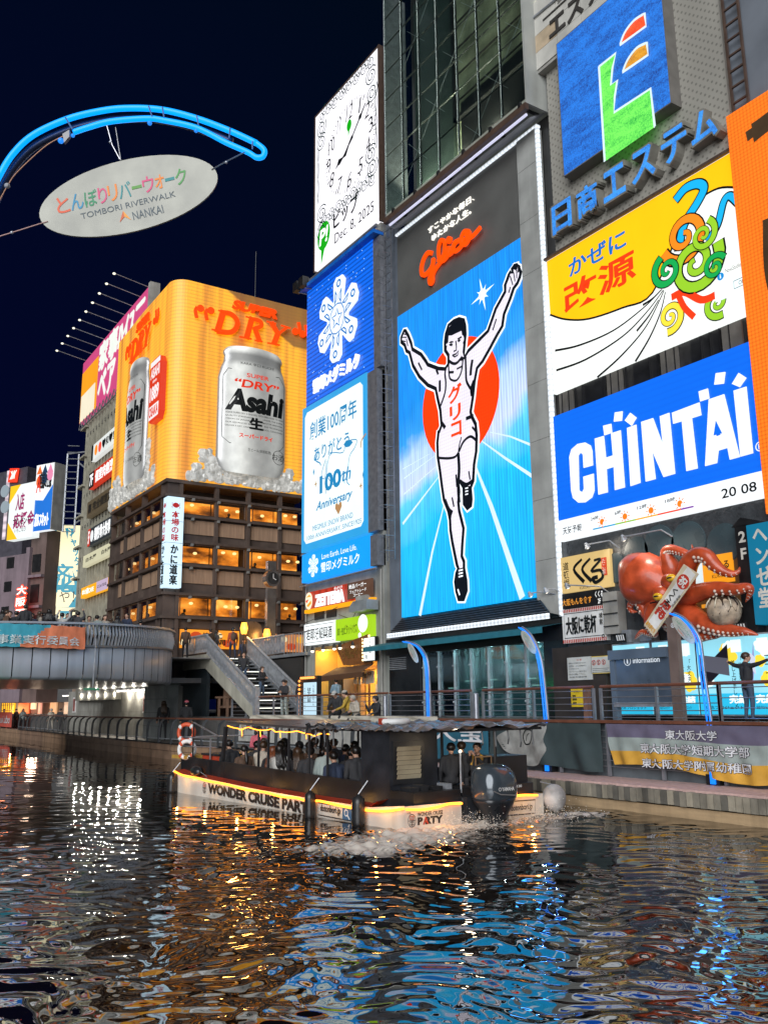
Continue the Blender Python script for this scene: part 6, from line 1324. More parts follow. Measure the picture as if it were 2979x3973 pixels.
# ground floor food posters and doorway lights
put_fbox(FRR, 23.4, 5.0, 34.4, 9.0, -.35, -.2)('ground_wall', m_stone, ab)
def food_poster(label, F, u0, u1, z0, z1, txt, mat):
    t = thing('food_poster', label, 'poster', F.w(u0, z0)); put_fbox(F, u0, z0, u1, z1, -.19, -.1)('panel', mat, t); Fq = F.off(-.1)
    for i in range(6):
        uu = u0 + (u1 - u0) * (.08 + .17 * i); put_disc(Fq, uu, z0 + (z1 - z0) * (.3 + .4 * (i % 2)), (z1 - z0) * .2, .01 + .002 * i, 10, rx=1.6)('dish', em('dish%d' % (i % 3), ('f6e0b0', 'c8481c', 'f0b040')[i % 3], .7), t)
    if txt: T(txt, Fq, (u0 + (u1 - u0) * .3, z0 + (z1 - z0) * .2, u0 + (u1 - u0) * .72, z0 + (z1 - z0) * .85), m_ck, t, d=.03, bold=.05)
food_poster('long orange lit food poster advertising grilled crab', FRR, 23.9, 28.9, 7.6, 9.0, '焼かに\nかに寿司', em('crab_orange', 'f09428', .85, light=True, var=.15)); food_poster('lit food photo poster right of the steel pillar', FRR, 29.6, 34.3, 7.5, 8.9, None, em('crab_pale', 'd8905c', .7, light=True, var=.3))
cs = thing('crab_corner_sign', 'tall white lit box sign with red and black vertical characters on the corner', 'sign', (-64.8, 22.8, 12))
put_box(-65.35, 22.35 - .05, 12.0, -64.45, 23.6, 18.9)('box', em('crab_white', 'c6e2f2', 1.0, light=True), cs)
FK1 = FR((-64.43, 0, 0), (0, 1, 0)); FK2 = FR((0, 22.28, 0), (1, 0, 0))
mcr = em('crab_red', 'b01c1c', .7)
for F_, a_, c_ in ((FK1, 22.65, 23.25), (FK2, -65.2, -64.62)):
    TV('本場の味', F_, (a_, 15.5, c_, 17.8), mcr, cs, d=.02, bold=.03); TV('かに道楽', F_, (a_, 12.2, c_, 15.2), m_ck, cs, d=.02, bold=.04)
    m_ = (a_ + c_) / 2; b = MB(); b.disc(F_, m_, 18.25, .2, .02, 16, rx=1.2 if F_ is FK1 else .8)
    for s_ in (-1, 1):
        for j in range(3): b.stroke(F_, [(m_ + s_ * .18, 18.2), (m_ + s_ * .33, 18.1 + .15 * j), (m_ + s_ * .26, 18.0 + .22 * j)], .04, .022 + .002 * j)
    b.build('crab_mark', mcr, cs)
for z in (13.7, 15.35, 17.0): put_box(-65.37, 22.26, z, -64.41, 23.62, z + .03)('joint', m_galv, cs)
# ---- orange beer billboard wrapping the corner
bb1 = thing('beer_billboard', 'wrap-around orange billboard with two giant silver beer cans rising from ice', 'billboard', (-72, 28, 20.4))
path = [(-79.75, 22.3)] + [(x, 22.3) for x in np.linspace(-79, -66.2, 40)] + [(-66.2 + 1.3 * math.sin(a), 23.6 - 1.3 * math.cos(a)) for a in np.linspace(.12, math.pi / 2, 10)] + [(-64.9, y) for y in np.linspace(24, 34.45, 30)]
m, N, L, bq = _new('orange_tubes'); sp = N.new('ShaderNodeSeparateXYZ'); g = N.new('ShaderNodeNewGeometry'); L.new(g.outputs['Position'], sp.inputs[0])
s1 = N.new('ShaderNodeMath'); s1.operation = 'MULTIPLY'; s1.inputs[1].default_value = 6.28318 / .235; L.new(sp.outputs['Z'], s1.inputs[0]); s2 = N.new('ShaderNodeMath'); s2.operation = 'SINE'; L.new(s1.outputs[0], s2.inputs[0])
sA = N.new('ShaderNodeMapRange'); sA.inputs[1].default_value = -1; sA.inputs[2].default_value = .1; sA.inputs[3].default_value = .74; sA.inputs[4].default_value = 1.04; L.new(s2.outputs[0], sA.inputs[0])
nn = N.new('ShaderNodeTexNoise'); nn.inputs['Scale'].default_value = 1; nn.inputs['Detail'].default_value = 4; L.new(_pos(N, L, (1.0, 1.0, .05)), nn.inputs['Vector'])
nm_ = N.new('ShaderNodeMapRange'); nm_.inputs[1].default_value = .36; nm_.inputs[2].default_value = .56; L.new(nn.outputs[0], nm_.inputs[0])
mxc = N.new('ShaderNodeMix'); mxc.data_type = 'RGBA'; mxc.inputs[6].default_value = hx('b85c02'); mxc.inputs[7].default_value = hx('ffb412'); L.new(nm_.outputs[0], mxc.inputs[0])
# unlit upper right patch: a boundary curve over (y, z)
sy = N.new('ShaderNodeMapRange'); sy.inputs[1].default_value = 25.8 * K; sy.inputs[2].default_value = 33.0 * K; sy.inputs[3].default_value = 37.6 * K; sy.inputs[4].default_value = 33.3 * K; L.new(sp.outputs['Y'], sy.inputs[0])
sb_ = N.new('ShaderNodeMath'); sb_.operation = 'SUBTRACT'; L.new(sp.outputs['Z'], sb_.inputs[0]); L.new(sy.outputs[0], sb_.inputs[1])
sx_ = N.new('ShaderNodeMath'); sx_.operation = 'GREATER_THAN'; sx_.inputs[1].default_value = 25.5 * K; L.new(sp.outputs['Y'], sx_.inputs[0])
sg = N.new('ShaderNodeMapRange'); sg.inputs[1].default_value = -.05; sg.inputs[2].default_value = .12; L.new(sb_.outputs[0], sg.inputs[0]); sm_ = N.new('ShaderNodeMath'); sm_.operation = 'MULTIPLY'; L.new(sg.outputs[0], sm_.inputs[0]); L.new(sx_.outputs[0], sm_.inputs[1])
sc2 = N.new('ShaderNodeMapRange'); sc2.inputs[3].default_value = .80; sc2.inputs[4].default_value = .10; L.new(sm_.outputs[0], sc2.inputs[0]); sf = N.new('ShaderNodeMath'); sf.operation = 'MULTIPLY'; L.new(sA.outputs[0], sf.inputs[0]); L.new(sc2.outputs[0], sf.inputs[1])
L.new(mxc.outputs[2], bq.inputs['Emission Color']); L.new(sf.outputs[0], bq.inputs['Emission Strength']); bq.inputs['Base Color'].default_value = (.34, .17, .06, 1)
zt = lambda x, y: 37.05 if x > -73 or y > 22.5 else 37.05 - .35 * (-73 - x) / 6.7
b = MB(); n = len(path); V = [(x, y, 20.42) for x, y in path] + [(x, y, zt(x, y)) for x, y in path]; b.add(V, [(i, i + 1, n + i + 1, n + i) for i in range(n - 1)]); b.build('tube_field', m, bb1)
put_box(-79.7, 23.4, 20.42, -66.0, 34.4, 36.9)('backing', m_dark, bb1)
FA1 = FR((-64.88, 0, 0), (0, 1, 0)); FA2 = FR((0, 22.28, 0), (1, 0, 0))
XZ = lambda pts: FA1.px(zz(730, 1130, .3481, pts)); YZ = lambda pts: FA2.px(zz(440, 1150, .3614, pts))
r1, r2 = XZ([(320, 1200), (1075, 1500)]); l1, l2 = YZ([(200, 1100), (400, 1100)]); rt, = XZ([(560, 690)]); lt, = YZ([(350, 765)])
def mapL(p):  # right-hand design -> left-hand face
    return (l1[0] + (p[0] - r1[0]) / (r2[0] - r1[0]) * (l2[0] - l1[0]), p[1] + (lt[1] - rt[1]) * 0)
m_dry = em('dry_red', 'ff4205', 1.0)
def advert(F, mp, Fd):
    X_ = lambda pts: [mp(p) for p in XZ(pts)]
    k = abs(mp((1, 0))[0] - mp((0, 0))[0]); b = MB()
    for pts, wd in (([(385, 235), (320, 455)], .78), ([(385, 245), (470, 262), (535, 330), (530, 410), (460, 465), (320, 455)], .62), ([(330, 225), (430, 245)], .16), ([(255, 435), (380, 470)], .18),
                    ([(700, 310), (640, 530)], .72), ([(700, 320), (790, 345), (800, 400), (720, 430)], .5), ([(730, 430), (780, 565)], .62), ([(630, 295), (740, 330)], .16), ([(560, 520), (690, 545)], .18), ([(730, 560), (810, 575)], .16),
                    ([(915, 365), (985, 490)], .62), ([(1080, 420), (985, 490)], .34), ([(985, 480), (940, 595)], .70), ([(860, 350), (960, 375)], .16), ([(1020, 395), (1120, 425)], .16), ([(870, 590), (1000, 615)], .18)):
        b.stroke(F, [p for p in X_(pts)] if len(pts) < 3 else smooth(X_(pts), 5), wd * .66 * (.35 + .65 * k), .10 + .0006 * len(b.v), .1)
    for c_, s_ in (((130, 200), 1), ((245, 225), 1), ((1185, 455), -1), ((1265, 485), -1)):
        u, v = X_([c_])[0]; b.disc(F, u, v, .30, .12, 14, rx=k, d1=.25); b.stroke(F, smooth([(u - s_ * .3 * k, v), (u - s_ * .42 * k, v - .3 * s_), (u - s_ * .3 * k, v - .85 * s_)], 4), .28, .14, .08)
    b.build('lettering', m_dry, bb1)
    sp_ = X_([(490, 200), (1000, 215)]); sl_ = (XZ([(1000, 320)])[0][1] - XZ([(490, 190)])[0][1]) / (XZ([(1000, 320)])[0][0] - XZ([(490, 190)])[0][0])
    u0, u1 = sp_[0][0], sp_[1][0]; zc = XZ([(745, 212)])[0][1]; T('SUPER', F, (u0, zc - .42, u1, zc + .42), m_dry, bb1, d=.12, bold=.05, shear=.3 * k, thick=.1)
    # can: bulging relief
    cu0, cu1 = mp(r1)[0], mp(r2)[0]; cc = (cu0 + cu1) / 2; hw = (cu1 - cu0) / 2; ztop = XZ([(700, 700)])[0][1]; zbot = 21.6; V = []; nu, zs = 24, []
    prof = [(zbot, .82), (zbot + .35, .93), (zbot + 1.0, 1.0), (ztop - 2.6, 1.0), (ztop - 1.7, .93), (ztop - 1.2, .86), (ztop - .7, .84), (ztop - .45, .88), (ztop - .2, .86), (ztop, .80)]
    for z, s_ in prof:
        for i in range(nu + 1):
            a = math.pi * i / nu; V.append(F.w(cc - hw * s_ * math.cos(a), z + (.30 * math.sin(a) if z > ztop - 2 else -.25 * math.sin(a) if z < 23 else 0), .1 + .75 * math.sin(a) * s_))
    b = MB(); b.add(V, [(j * (nu + 1) + i, j * (nu + 1) + i + 1, (j + 1) * (nu + 1) + i + 1, (j + 1) * (nu + 1) + i) for j in range(len(prof) - 1) for i in range(nu)])
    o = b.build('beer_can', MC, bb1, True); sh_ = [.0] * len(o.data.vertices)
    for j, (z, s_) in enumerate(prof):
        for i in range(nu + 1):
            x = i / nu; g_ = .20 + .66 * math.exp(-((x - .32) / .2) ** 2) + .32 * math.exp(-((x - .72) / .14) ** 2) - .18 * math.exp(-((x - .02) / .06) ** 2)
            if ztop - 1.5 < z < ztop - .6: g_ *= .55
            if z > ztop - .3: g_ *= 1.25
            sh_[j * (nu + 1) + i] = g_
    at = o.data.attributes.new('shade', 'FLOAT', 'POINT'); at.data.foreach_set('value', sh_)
    V = [F.w(cc + hw * .8 * math.cos(a), ztop + .1 + .30 * math.sin(a) * 0 - .0, .1) for a in ()]
    def bulge(u): x = max(-1, min(1, (u - cc) / hw)); return .1 + .75 * math.sqrt(max(0, 1 - x * x)) + .03
    def onc(bm_, e=0):
        for v in bm_.v:
            u_ = (v - F.o).dot(F.x); v += F.n * (bulge(u_) + e)
        return bm_
    def CT(s, x0, z0, x1, z1, mat, **kw):
        b = MB(); T(s, F, (cc + hw * x0, z0, cc + hw * x1, z1), mat, bb1, d=0, mb=b, **kw); onc(b); b.build('lettering', mat, bb1)
    mr_ = em('can_red', 'd8341a', .8); Z = lambda f: zbot + (ztop - zbot) * f
    CT('SUPER', -.28, Z(.765), .38, Z(.80), mr_, bold=.015); CT('“DRY”', -.62, Z(.675), .70, Z(.745), mr_, bold=.03, shear=.2 * k)
    CT('Asahi', -.80, Z(.475), .86, Z(.66), m_ck, bold=.05, shear=.12 * k)
    for q, s_ in enumerate(('ASAHI SUPER DRY IS BREWED WITH PRECISION TO HIGH', 'QUALITY STANDARDS              UNDER THE SUPER-', 'VISION OF JAPANESE              MASTER BREWERS.', 'OUR ADVANCED BREW-            ING TECHNIQUES', 'DELIVER A DRY, CRISP TASTE AND QUICK, CLEAN FINISH.')): CT(s_, -.82, Z(.452 - .027 * q), .86, Z(.466 - .027 * q), m_ck, bold=.004)
    CT('生', -.17, Z(.345), .22, Z(.435), m_ck, bold=.06); CT('スーパードライ', -.45, Z(.265), .52, Z(.30), mr_, bold=.05)
    CT('生ビール(非熱処理)', -.2, Z(.155), .48, Z(.185), m_ck, bold=.0); CT('KARA 辛口 KUCHI', -.45, Z(.865), .52, Z(.89), m_ck)
    b = MB(); b.stroke(F, [(cc + hw * x, Z(y)) for x, y in ((-.78, .82), (.72, .82), (.9, .76), (.9, .25), (.78, .21), (-.7, .21), (-.9, .26), (-.9, .76))], .05, 0, closed=True); onc(b); b.build('label_line', m_ck, bb1)
    b = MB(); b.ring(F, cc + hw * .72, Z(.145), .56, .6, 0, 24, rx=k); b2 = MB(); onc(b, .05); b.build('badge_ring', m_ck, bb1); CT('お酒', .52, Z(.12), .92, Z(.175), m_ck)
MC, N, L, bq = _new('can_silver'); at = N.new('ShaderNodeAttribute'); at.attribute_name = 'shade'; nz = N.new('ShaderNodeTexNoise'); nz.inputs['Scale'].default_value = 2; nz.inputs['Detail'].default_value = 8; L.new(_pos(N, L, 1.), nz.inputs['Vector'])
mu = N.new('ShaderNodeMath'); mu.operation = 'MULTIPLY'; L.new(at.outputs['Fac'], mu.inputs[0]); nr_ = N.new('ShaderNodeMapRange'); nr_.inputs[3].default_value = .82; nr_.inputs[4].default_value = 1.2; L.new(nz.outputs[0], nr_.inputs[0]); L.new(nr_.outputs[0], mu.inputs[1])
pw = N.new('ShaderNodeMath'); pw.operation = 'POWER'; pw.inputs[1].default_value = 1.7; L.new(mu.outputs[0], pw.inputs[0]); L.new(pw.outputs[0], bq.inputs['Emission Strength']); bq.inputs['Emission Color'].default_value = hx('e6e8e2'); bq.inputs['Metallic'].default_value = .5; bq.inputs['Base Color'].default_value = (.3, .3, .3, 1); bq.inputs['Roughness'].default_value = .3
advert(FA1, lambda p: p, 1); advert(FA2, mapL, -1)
def ice(F, pts):
    b = MB(); r_ = random.Random(5)
    for u, vt in pts:
        v = 20.5
        while v < vt:
            s_ = r_.uniform(.28, .6); cc_ = F.w(u + r_.uniform(-.25, .25), v + s_ * .7, .0); b.ball(cc_, (s_ if abs(F.n.x) < .5 else .22, s_ if abs(F.n.y) < .5 else .22, s_ * r_.uniform(.6, 1.0)), 6, 4); v += s_ * .9
    for v in b.v: v += Vector((r_.uniform(-.06, .06), r_.uniform(-.06, .06), r_.uniform(-.09, .09)))
    o = b.build('ice_heap', pm('ice', (.46, .45, .42), .3, ns=2.4, var=.7, spec=.8), bb1); o['kind'] = 'stuff'; return o
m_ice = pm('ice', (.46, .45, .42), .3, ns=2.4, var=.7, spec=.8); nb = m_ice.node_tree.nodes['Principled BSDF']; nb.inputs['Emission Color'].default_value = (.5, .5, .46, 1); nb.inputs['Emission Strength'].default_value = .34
ice(FA1, [(24.0 + i * .45, 20.9 + (1.6 if 25.2 < 24 + i * .45 < 26.4 else .7 if i > 2 else 0) + .5 * math.sin(i * 2.1) - (.4 if i > 20 else 0)) for i in range(24)])
ice(FA2, [(-79.5 + i * .5, 21.2 + (2.6 if -70.9 < -79.5 + i * .5 < -69.3 else 1.4 if i in (2, 3, 4) else .6) + .5 * math.sin(i * 1.7) - (.8 if i > 20 else 0)) for i in range(24)])
s9 = thing('brewery_plaque', 'red and white plaque reading 1889 beside the left-hand can', 'sign', (-68, 22.2, 28)); (pu0, pz0), (pu1, pz1) = YZ([(450, 1395), (595, 625)])
F_ = FR((0, 22.28, 0), (1, 0, 0)); put_poly(F_, [(pu0, pz0 + .6), (pu0 + .4, pz0), (pu1 - .4, pz0), (pu1, pz0 + .6), (pu1, pz1 - .6), (pu1 - .4, pz1), (pu0 + .4, pz1), (pu0, pz1 - .6)], .1, .6)('plate', em('plq_red', 'd63a1c', .8), s9)
hgt = pz1 - pz0; Fp = F_.off(.6); mwp = em('plq_white', 'e8e4e4', .85)
for a_, c_ in ((.05, .26), (.9, .98)): put_fbox(Fp, pu0 + .15, pz0 + hgt * a_, pu1 - .15, pz0 + hgt * c_, 0.005, .02)('white_band', mwp, s9)
T('ASAHI', Fp, (pu0 + .25, pz0 + hgt * .70, pu1 - .2, pz0 + hgt * .87), mwp, s9, d=.02, bold=.04); T('since', Fp, (pu0 + .8, pz0 + hgt * .62, pu1 - .8, pz0 + hgt * .67), mwp, s9, d=.02, bold=.02); T('1889', Fp, (pu0 + .25, pz0 + hgt * .33, pu1 - .2, pz0 + hgt * .57), mwp, s9, d=.02, bold=.04); T('OSAKA', Fp, (pu0 + .25, pz0 + hgt * .08, pu1 - .2, pz0 + hgt * .24), em('plq_red', 'd63a1c', .8), s9, d=.03, bold=.04)
for k, (x, y, z0_, h_) in enumerate(((-64.9, 29.3, 37, 4.2), (-73, 24, 37, 2.5))):
    t = thing('roof_antenna', ('tall thin antenna above the dark corner of the beer billboard', 'thin antenna above the bear sign')[k], 'antenna', (x, y, z0_)); put_tube([(x, y, z0_), (x, y, z0_ + h_)], .03, 4)('mast', m_dark, t)
# neighbour building with floor signs, bear-side sign
nbld = thing('ribbed_building', 'narrow pale ribbed building stacked with floor signs left of the beer billboard', 'building', (-86, 24, 5))
FNN = FR((0, 23.4, 0), (1, 0, 0)); put_box(-93.4, 23.7, 4, -79.9, 34, 33.0)('wall', pm('ribbed_wall', (.20, .19, .155), .7, ns=.8, dirt=.3), nbld)
b = MB(); b.fbox(FNN, -93.3, 10, -92.9, 32.9, -.25, .25); r0 = b.build('rib', pm('rib_pale', (.36, .34, .26), .6, dirt=.3), nbld)
for i in range(1, 13): rep(r0, (1.05 * i, 0, 0))
for i in range(7): put_fbox(FNN, -93.5, 11.3 + 3.3 * i, -80, 11.6 + 3.3 * i, -.1, .2)('floor_band', pm('band_dim', (.14, .13, .11), .6), nbld)
for i in range(7): put_fbox(FNN, -94.6, 12.9 + 3.2 * i, -92.6, 13.1 + 3.2 * i, -.6, .5)('balcony', pm('rib_pale', (.36, .34, .26), .6), nbld)
def fsign(label, u0, z0, u1, z1, col, parts, s=.85):
    t = thing('floor_sign', label, 'sign', FNN.w(u0, z0, .5)); put_fbox(FNN, u0, z0, u1, z1, .3, .75)('box', em('fs_' + col, col, s, light=False), t); Fq = FNN.off(.75)
    for kind, a_, c_, x in parts:
        ua, ub = u0 + (u1 - u0) * a_, u0 + (u1 - u0) * c_
        if kind == 'r': put_fbox(Fq, ua, z0, ub, z1, .005, .02)('colour_block', em('fs_' + x, x, s), t)
        elif kind == 'd': put_disc(Fq, ua, (z0 + z1) / 2, (z1 - z0) * .33, .03, 16)('roundel', em('fs_' + x, x, .8), t)
        else: T(x, Fq, (ua, z0 + .35 * (1 if kind == 't' else .6), ub, z1 - .35 * (1 if kind == 't' else .6)), {'t': m_ck, 'w': white_sign(), 'o': em('fs_gold', 'e8a040', .8)}[kind], t, d=.03, bold=.03)
    return t
fsign('white floor sign with orange hearts, topmost beside the can', -88.6, 27.3, -80.2, 28.9, 'd8dcd8', [('r', 0, .07, '101010'), ('d', .2, .3, 'f0902c'), ('d', .36, .4, 'e8503c'), ('t', .45, .98, '♥和♥室')])
fsign('red floor sign with white characters marked 7F', -88.9, 24.5, -80.2, 26.1, 'c03018', [('r', 0, .2, '1c1412'), ('w', .03, .17, '7F'), ('w', .26, .95, '個室肉割烹')]); fsign('unlit brown floor sign with black brush writing', -89, 21.6, -80.2, 23.2, '6a5c44', [('t', .05, .95, '喜 完全個室居')], .4)  # the unlit brown sign gets a weak glow from its material
fsign('dark floor sign with white characters and red 5F block', -88.1, 18.6, -80.2, 20.3, '2c3236', [('r', 0, .1, 'd83a20'), ('w', .02, .08, '5F'), ('d', .19, .2, 'e8ecec'), ('w', .3, .95, '鶏牧場大牧場')], .6); fsign('cream floor sign with widely spaced black characters', -89.4, 16.75, -79.9, 17.85, 'c8c4a4', [('t', .12, .5, '白木屋'), ('t', .68, .98, '白木屋')], .8)
fsign('yellow and lilac floor sign above the bridge', -89.4, 13.7, -80.4, 14.7, 'f0a81c', [('r', .6, 1, 'b8a4bc'), ('w', .05, .5, '金の蔵CAFE'), ('t', .64, .95, 'にじゅうまる')], .85)
bs = thing('pink_bear_billboard', 'slanting pink billboard with white characters and a row of lamps on top', 'billboard', (-86, 23, 33.4)); FB2 = FR((0, 23.0, 0), (1, 0, 0)); AN = lambda pts: FB2.px(zz(0, 1000, .7535, pts))
ul = AN([(430, 560)])[0][0]
put_fbox(FB2, ul, 33.2, -73.6, 40.1, -.6, 0)('board', em('bear_pink', 'c8487c', .8, light=True), bs); put_fbox(FB2, ul, 33.25, ul + 6.3, 38.9, .01, .02)('orange_patch', em('bear_orange', 'ee9a1c', .85), bs)
put_fbox(FB2, ul + .2, 33.25, ul + 5.6, 36.2, .03, .04)('cream_patch', em('bear_cream', 'e6dcc2', .85), bs)
T('家事ﾊｲｽ二', FB2, (ul + 6.6, 36.9, -74.4, 39.9), em('bear_white', 'e0e4dc', .9), bs, d=.03, bold=.06); T('ベア', FB2, (ul + 6.8, 33.5, ul + 12.5, 36.6), em('bear_white', 'e0e4dc', .9), bs, d=.03, bold=.06)
put_fbox(FB2, -73.6, 33.2, -73.1, 40.3, -.8, .1)('side_casing', m_conc2, bs)
b = MB(); b.fbox(FB2, ul + .2, 32.4, -75, 32.5, 0, .1)
for i in range(18): u = ul + .3 + i * 1.2; b.tube([FB2.w(u, 32.45, .1), FB2.w(u + .6, 33.2, .1), FB2.w(u + 1.2, 32.45, .1)], .05, 4, False)
tag(b.build('truss', m_steel, bs), kind='stuff')
for i in range(10):
    u = ul + 1.0 + i * 2.3; t = thing('sign_lamp', 'lamp on a long arm over the pink billboard, number %s of ten' % ['one', 'two', 'three', 'four', 'five', 'six', 'seven', 'eight', 'nine', 'ten'][i], 'lamp', FB2.w(u, 40.2, 1), 'arm lamps over the pink billboard')
    put_tube([FB2.w(u, 40.1, -.2), FB2.w(u - .3, 40.8, 3.0)], .035, 4)('arm', m_galv, t); put_ball(FB2.w(u - .3, 40.75, 3.0), (.14, .14, .09), 8, 5)('bulb', em('arm_bulb', 'f4f2dc', 1.3), t)
# the bridge
BC = Vector((-65.6, 9.2, 0)); BR = 13.5
def bp(a, z, r=BR): a = math.radians(a); return Vector((BC.x + r * math.cos(a), BC.y + r * math.sin(a), z))
br = thing('round_bridge', 'grey panelled bridge with a rounded balcony edge and leaning slat parapet', 'bridge', (-65.6, 9.2, 4.8))
m_pan = pm('bridge_panel', (.40, .43, .47), .45, .25, ns=.5, dirt=.25, var=.15); m_lip = pm('bridge_lip', (.17, .18, .20), .4, .3)
ztop = lambda a: 6.5 + .5 * min(1, max(0, (a + 4) / 60)); zbot = lambda a: 4.86 - .08 * max(0, (a - 25) / 40)
STEP = 4.3
for k in range(-5, 18):
    a0, a1 = -1.7 + k * STEP, -1.7 + (k + 1) * STEP
    if a1 > 76: break
    b = MB(); V = []; n = 4
    prof = [(.0, 0), (.02, .25), (.0, .92), (-.03, 1.0)]
    for i in range(n + 1):
        a = a0 + .13 + (a1 - a0 - .26) * i / n; zb, zt_ = zbot(a), ztop(a)
        V += [bp(a, zb - .02, BR - .35), bp(a, zb + .02, BR - .12), bp(a, zb + .17, BR), bp(a, zt_, BR), bp(a, zt_, BR - .12)]
    b.add(V, [(i * 5 + j, (i + 1) * 5 + j, (i + 1) * 5 + j + 1, i * 5 + j + 1) for i in range(n) for j in range(4)]); b.build('panel', m_pan, br, True)
def ringband(nm, r0, r1, z0, z1, mat, a0=-25, a1=76, n=60):
    b = MB(); V = []
    for i in range(n + 1):
        a = a0 + (a1 - a0) * i / n; dz = ztop(a) - 6.5; V += [bp(a, z0 + dz, r0), bp(a, z0 + dz, r1), bp(a, z1 + dz, r1), bp(a, z1 + dz, r0)]
    b.add(V, [(i * 4 + j, (i + 1) * 4 + j, (i + 1) * 4 + (j + 1) % 4, i * 4 + (j + 1) % 4) for i in range(n) for j in range(4)]); return b.build(nm, mat, br)
ringband('inner_core', BR - .5, BR - .06, 4.95, 6.45, m_dark); ringband('kerb', BR - .2, BR + .06, 6.5, 6.62, m_lip); ringband('top_rail', BR - .12, BR + .18, 7.78, 7.9, m_pan)
b = MB(); b.add([Vector((0, -.05, 0)), Vector((0, .05, 0)), Vector((.14, .05, .6)), Vector((.14, -.05, .6)), Vector((.02, .035, 1.16)), Vector((.02, -.035, 1.16)), Vector((-.08, -.05, 0)), Vector((-.08, .05, 0)), Vector((.06, .05, .6)), Vector((.06, -.05, .6)), Vector((-.06, .035, 1.16)), Vector((-.06, -.035, 1.16))],
        [(0, 1, 2, 3), (3, 2, 4, 5), (7, 6, 9, 8), (8, 9, 11, 10), (0, 3, 9, 6), (3, 5, 11, 9), (1, 7, 8, 2), (2, 8, 10, 4)])
sl0 = None
for i in range(86):
    a = -20 + i * 1.12; p = bp(a, 6.62 + ztop(a) - 6.5, BR - .02)
    if sl0 is None:
        o = b.build('parapet_slat', m_pan, br, at=(0, 0, 0)); sl0 = o
    else: o = rep(sl0, (0, 0, 0))
    o.location = p - ORG[br]; o.rotation_euler = (0, 0, math.radians(a))
b = MB(); n = 60; V = [Vector((BC.x, BC.y, 6.62))] + [bp(-30 + 115 * i / n, 6.62, BR - .1) for i in range(n + 1)]; b.add(V, [(0, i, i + 1) for i in range(1, n + 1)])
b.box(-79.5, 14, 6.55, -60, 24.3, 6.63); b.build('paving', pm('bridge_paving', (.16, .15, .14), .7), br)
b = MB(); V = [Vector((BC.x, BC.y, 4.95))] + [bp(-30 + 115 * i / n, 4.93, BR - .3) for i in range(n + 1)]; b.add(V, [(0, i + 1, i) for i in range(1, n + 1)]); b.box(-84, -20, 4.95, -62, 26, 5.3); b.build('soffit', pm('soffit_dark', (.11, .11, .115), .35, .3), br)
# far parapet of the bridge
put_box(-79.3, -10, 6.6, -79.0, 22, 7.9)('far_parapet', m_galv, br)
bb = thing('city_banner', 'teal and orange banner with pale characters tied to the left of the bridge parapet', 'banner', bp(5, 6.6)); 
V = []; b = MB(); na = 60
for i in range(na + 1):
    a = -25 + 44.2 * i / na
    for j in range(9): z = 6.56 + 1.24 * j / 8; V.append(bp(a, z + (.02 * math.sin(a * 2)), BR + .22 + .03 * math.sin(a * 3.3 + j * .6) + .02 * math.sin(a * 7)))
fs = []; mi = []
for i in range(na):
    for j in range(8): fs.append((i * 9 + j, (i + 1) * 9 + j, (i + 1) * 9 + j + 1, i * 9 + j + 1)); a = -25 + 44.2 * i / na; mi.append(1 if a > 3.0 + j * .95 else 0)
b.v = V; b.f = fs; b.m = mi; b.build('cloth', [mcl('bc_teal', (.05, .36, .46)), mcl('bc_orange', (.75, .22, .10))], bb, True)
b = MB(); T('活性化事業実行委員会', WF, (-9.5, 6.72, 17.6, 7.22), None, None, d=0, mb=b, bold=.01); T('社団法人', WF, (-9, 7.38, -.5, 7.68), None, None, d=0, mb=b)
for v in b.v: a = v.x; z = v.z; w_ = bp(a, z, BR + .29 + .03 * math.sin(a * 3.3)); v.x, v.y, v.z = w_
b.build('lettering', pm('bc_text', (.62, .70, .70), .6), bb)
b = MB(); T('戎橋', WF, (-9.5, 5.25, -.6, 6.15), None, None, d=0, mb=b, bold=.02)
for v in b.v: w_ = bp(v.x, v.z, BR + .02); v.x, v.y, v.z = w_
b.build('bridge_name', m_ck, br)
# hanging arm lamp on the bridge front
hl = thing('hanging_lamp', 'green plate lamp hanging on a thin rod from the bridge front', 'lamp', bp(22, 4.5)); p = bp(22.2, 7.2, BR + .25)
put_tube([p, p + Vector((.05, -.05, -2.75))], .03, 6)('rod', m_galv, hl); b = MB(); c = p + Vector((.05, -.05, -2.8)); b.box(c.x - .3, c.y - .42, c.z - .12, c.x + .3, c.y + .3, c.z); b.build('plate', pm('green_plate', (.05, .22, .12), .5), hl)
lamp('green_wash', bp(-8, 4.4, BR + .6), (.05, 1, .3), 30, .2)
# ---- wall and lights below the bridge
FU = FR((0, 24.2, 0), (1, 0, 0))
uw = thing('underpass_wall', 'grey stone wall below the bridge washed by a row of strip lights', 'wall', (-82, 24.3, .95)); mst = pm('under_stone', (.34, .33, .29), .7, ns=1.5, bump=.25, bs=9, dirt=.3)
for i in range(16):
    for j in range(4):
        u = -98 + i * 2.0; put_fbox(FU, u + .008, .95 + j * 1.0, u + 1.992, .95 + (j + 1) * 1.0 - .012, -.5, 0)('stone', mst, uw)
b = MB(); b.fbox(FU, -66, 1, -65.6, 4.85, -2, .05); b.fbox(FU, -98, .9, -66, 4.95, -.6, -.03); b.build('core', m_conc, uw)
put_box(-70.9, 23.3, .95, -65.7, 24.19, 4.9)('end_block', pm('end_stone', (.27, .29, .29), .6, ns=1.5, bump=.2, dirt=.3), uw)
for z in (1.9, 2.9, 3.9): put_box(-70.93, 23.27, z, -65.67, 23.3, z + .02)('joint', m_dark, uw)
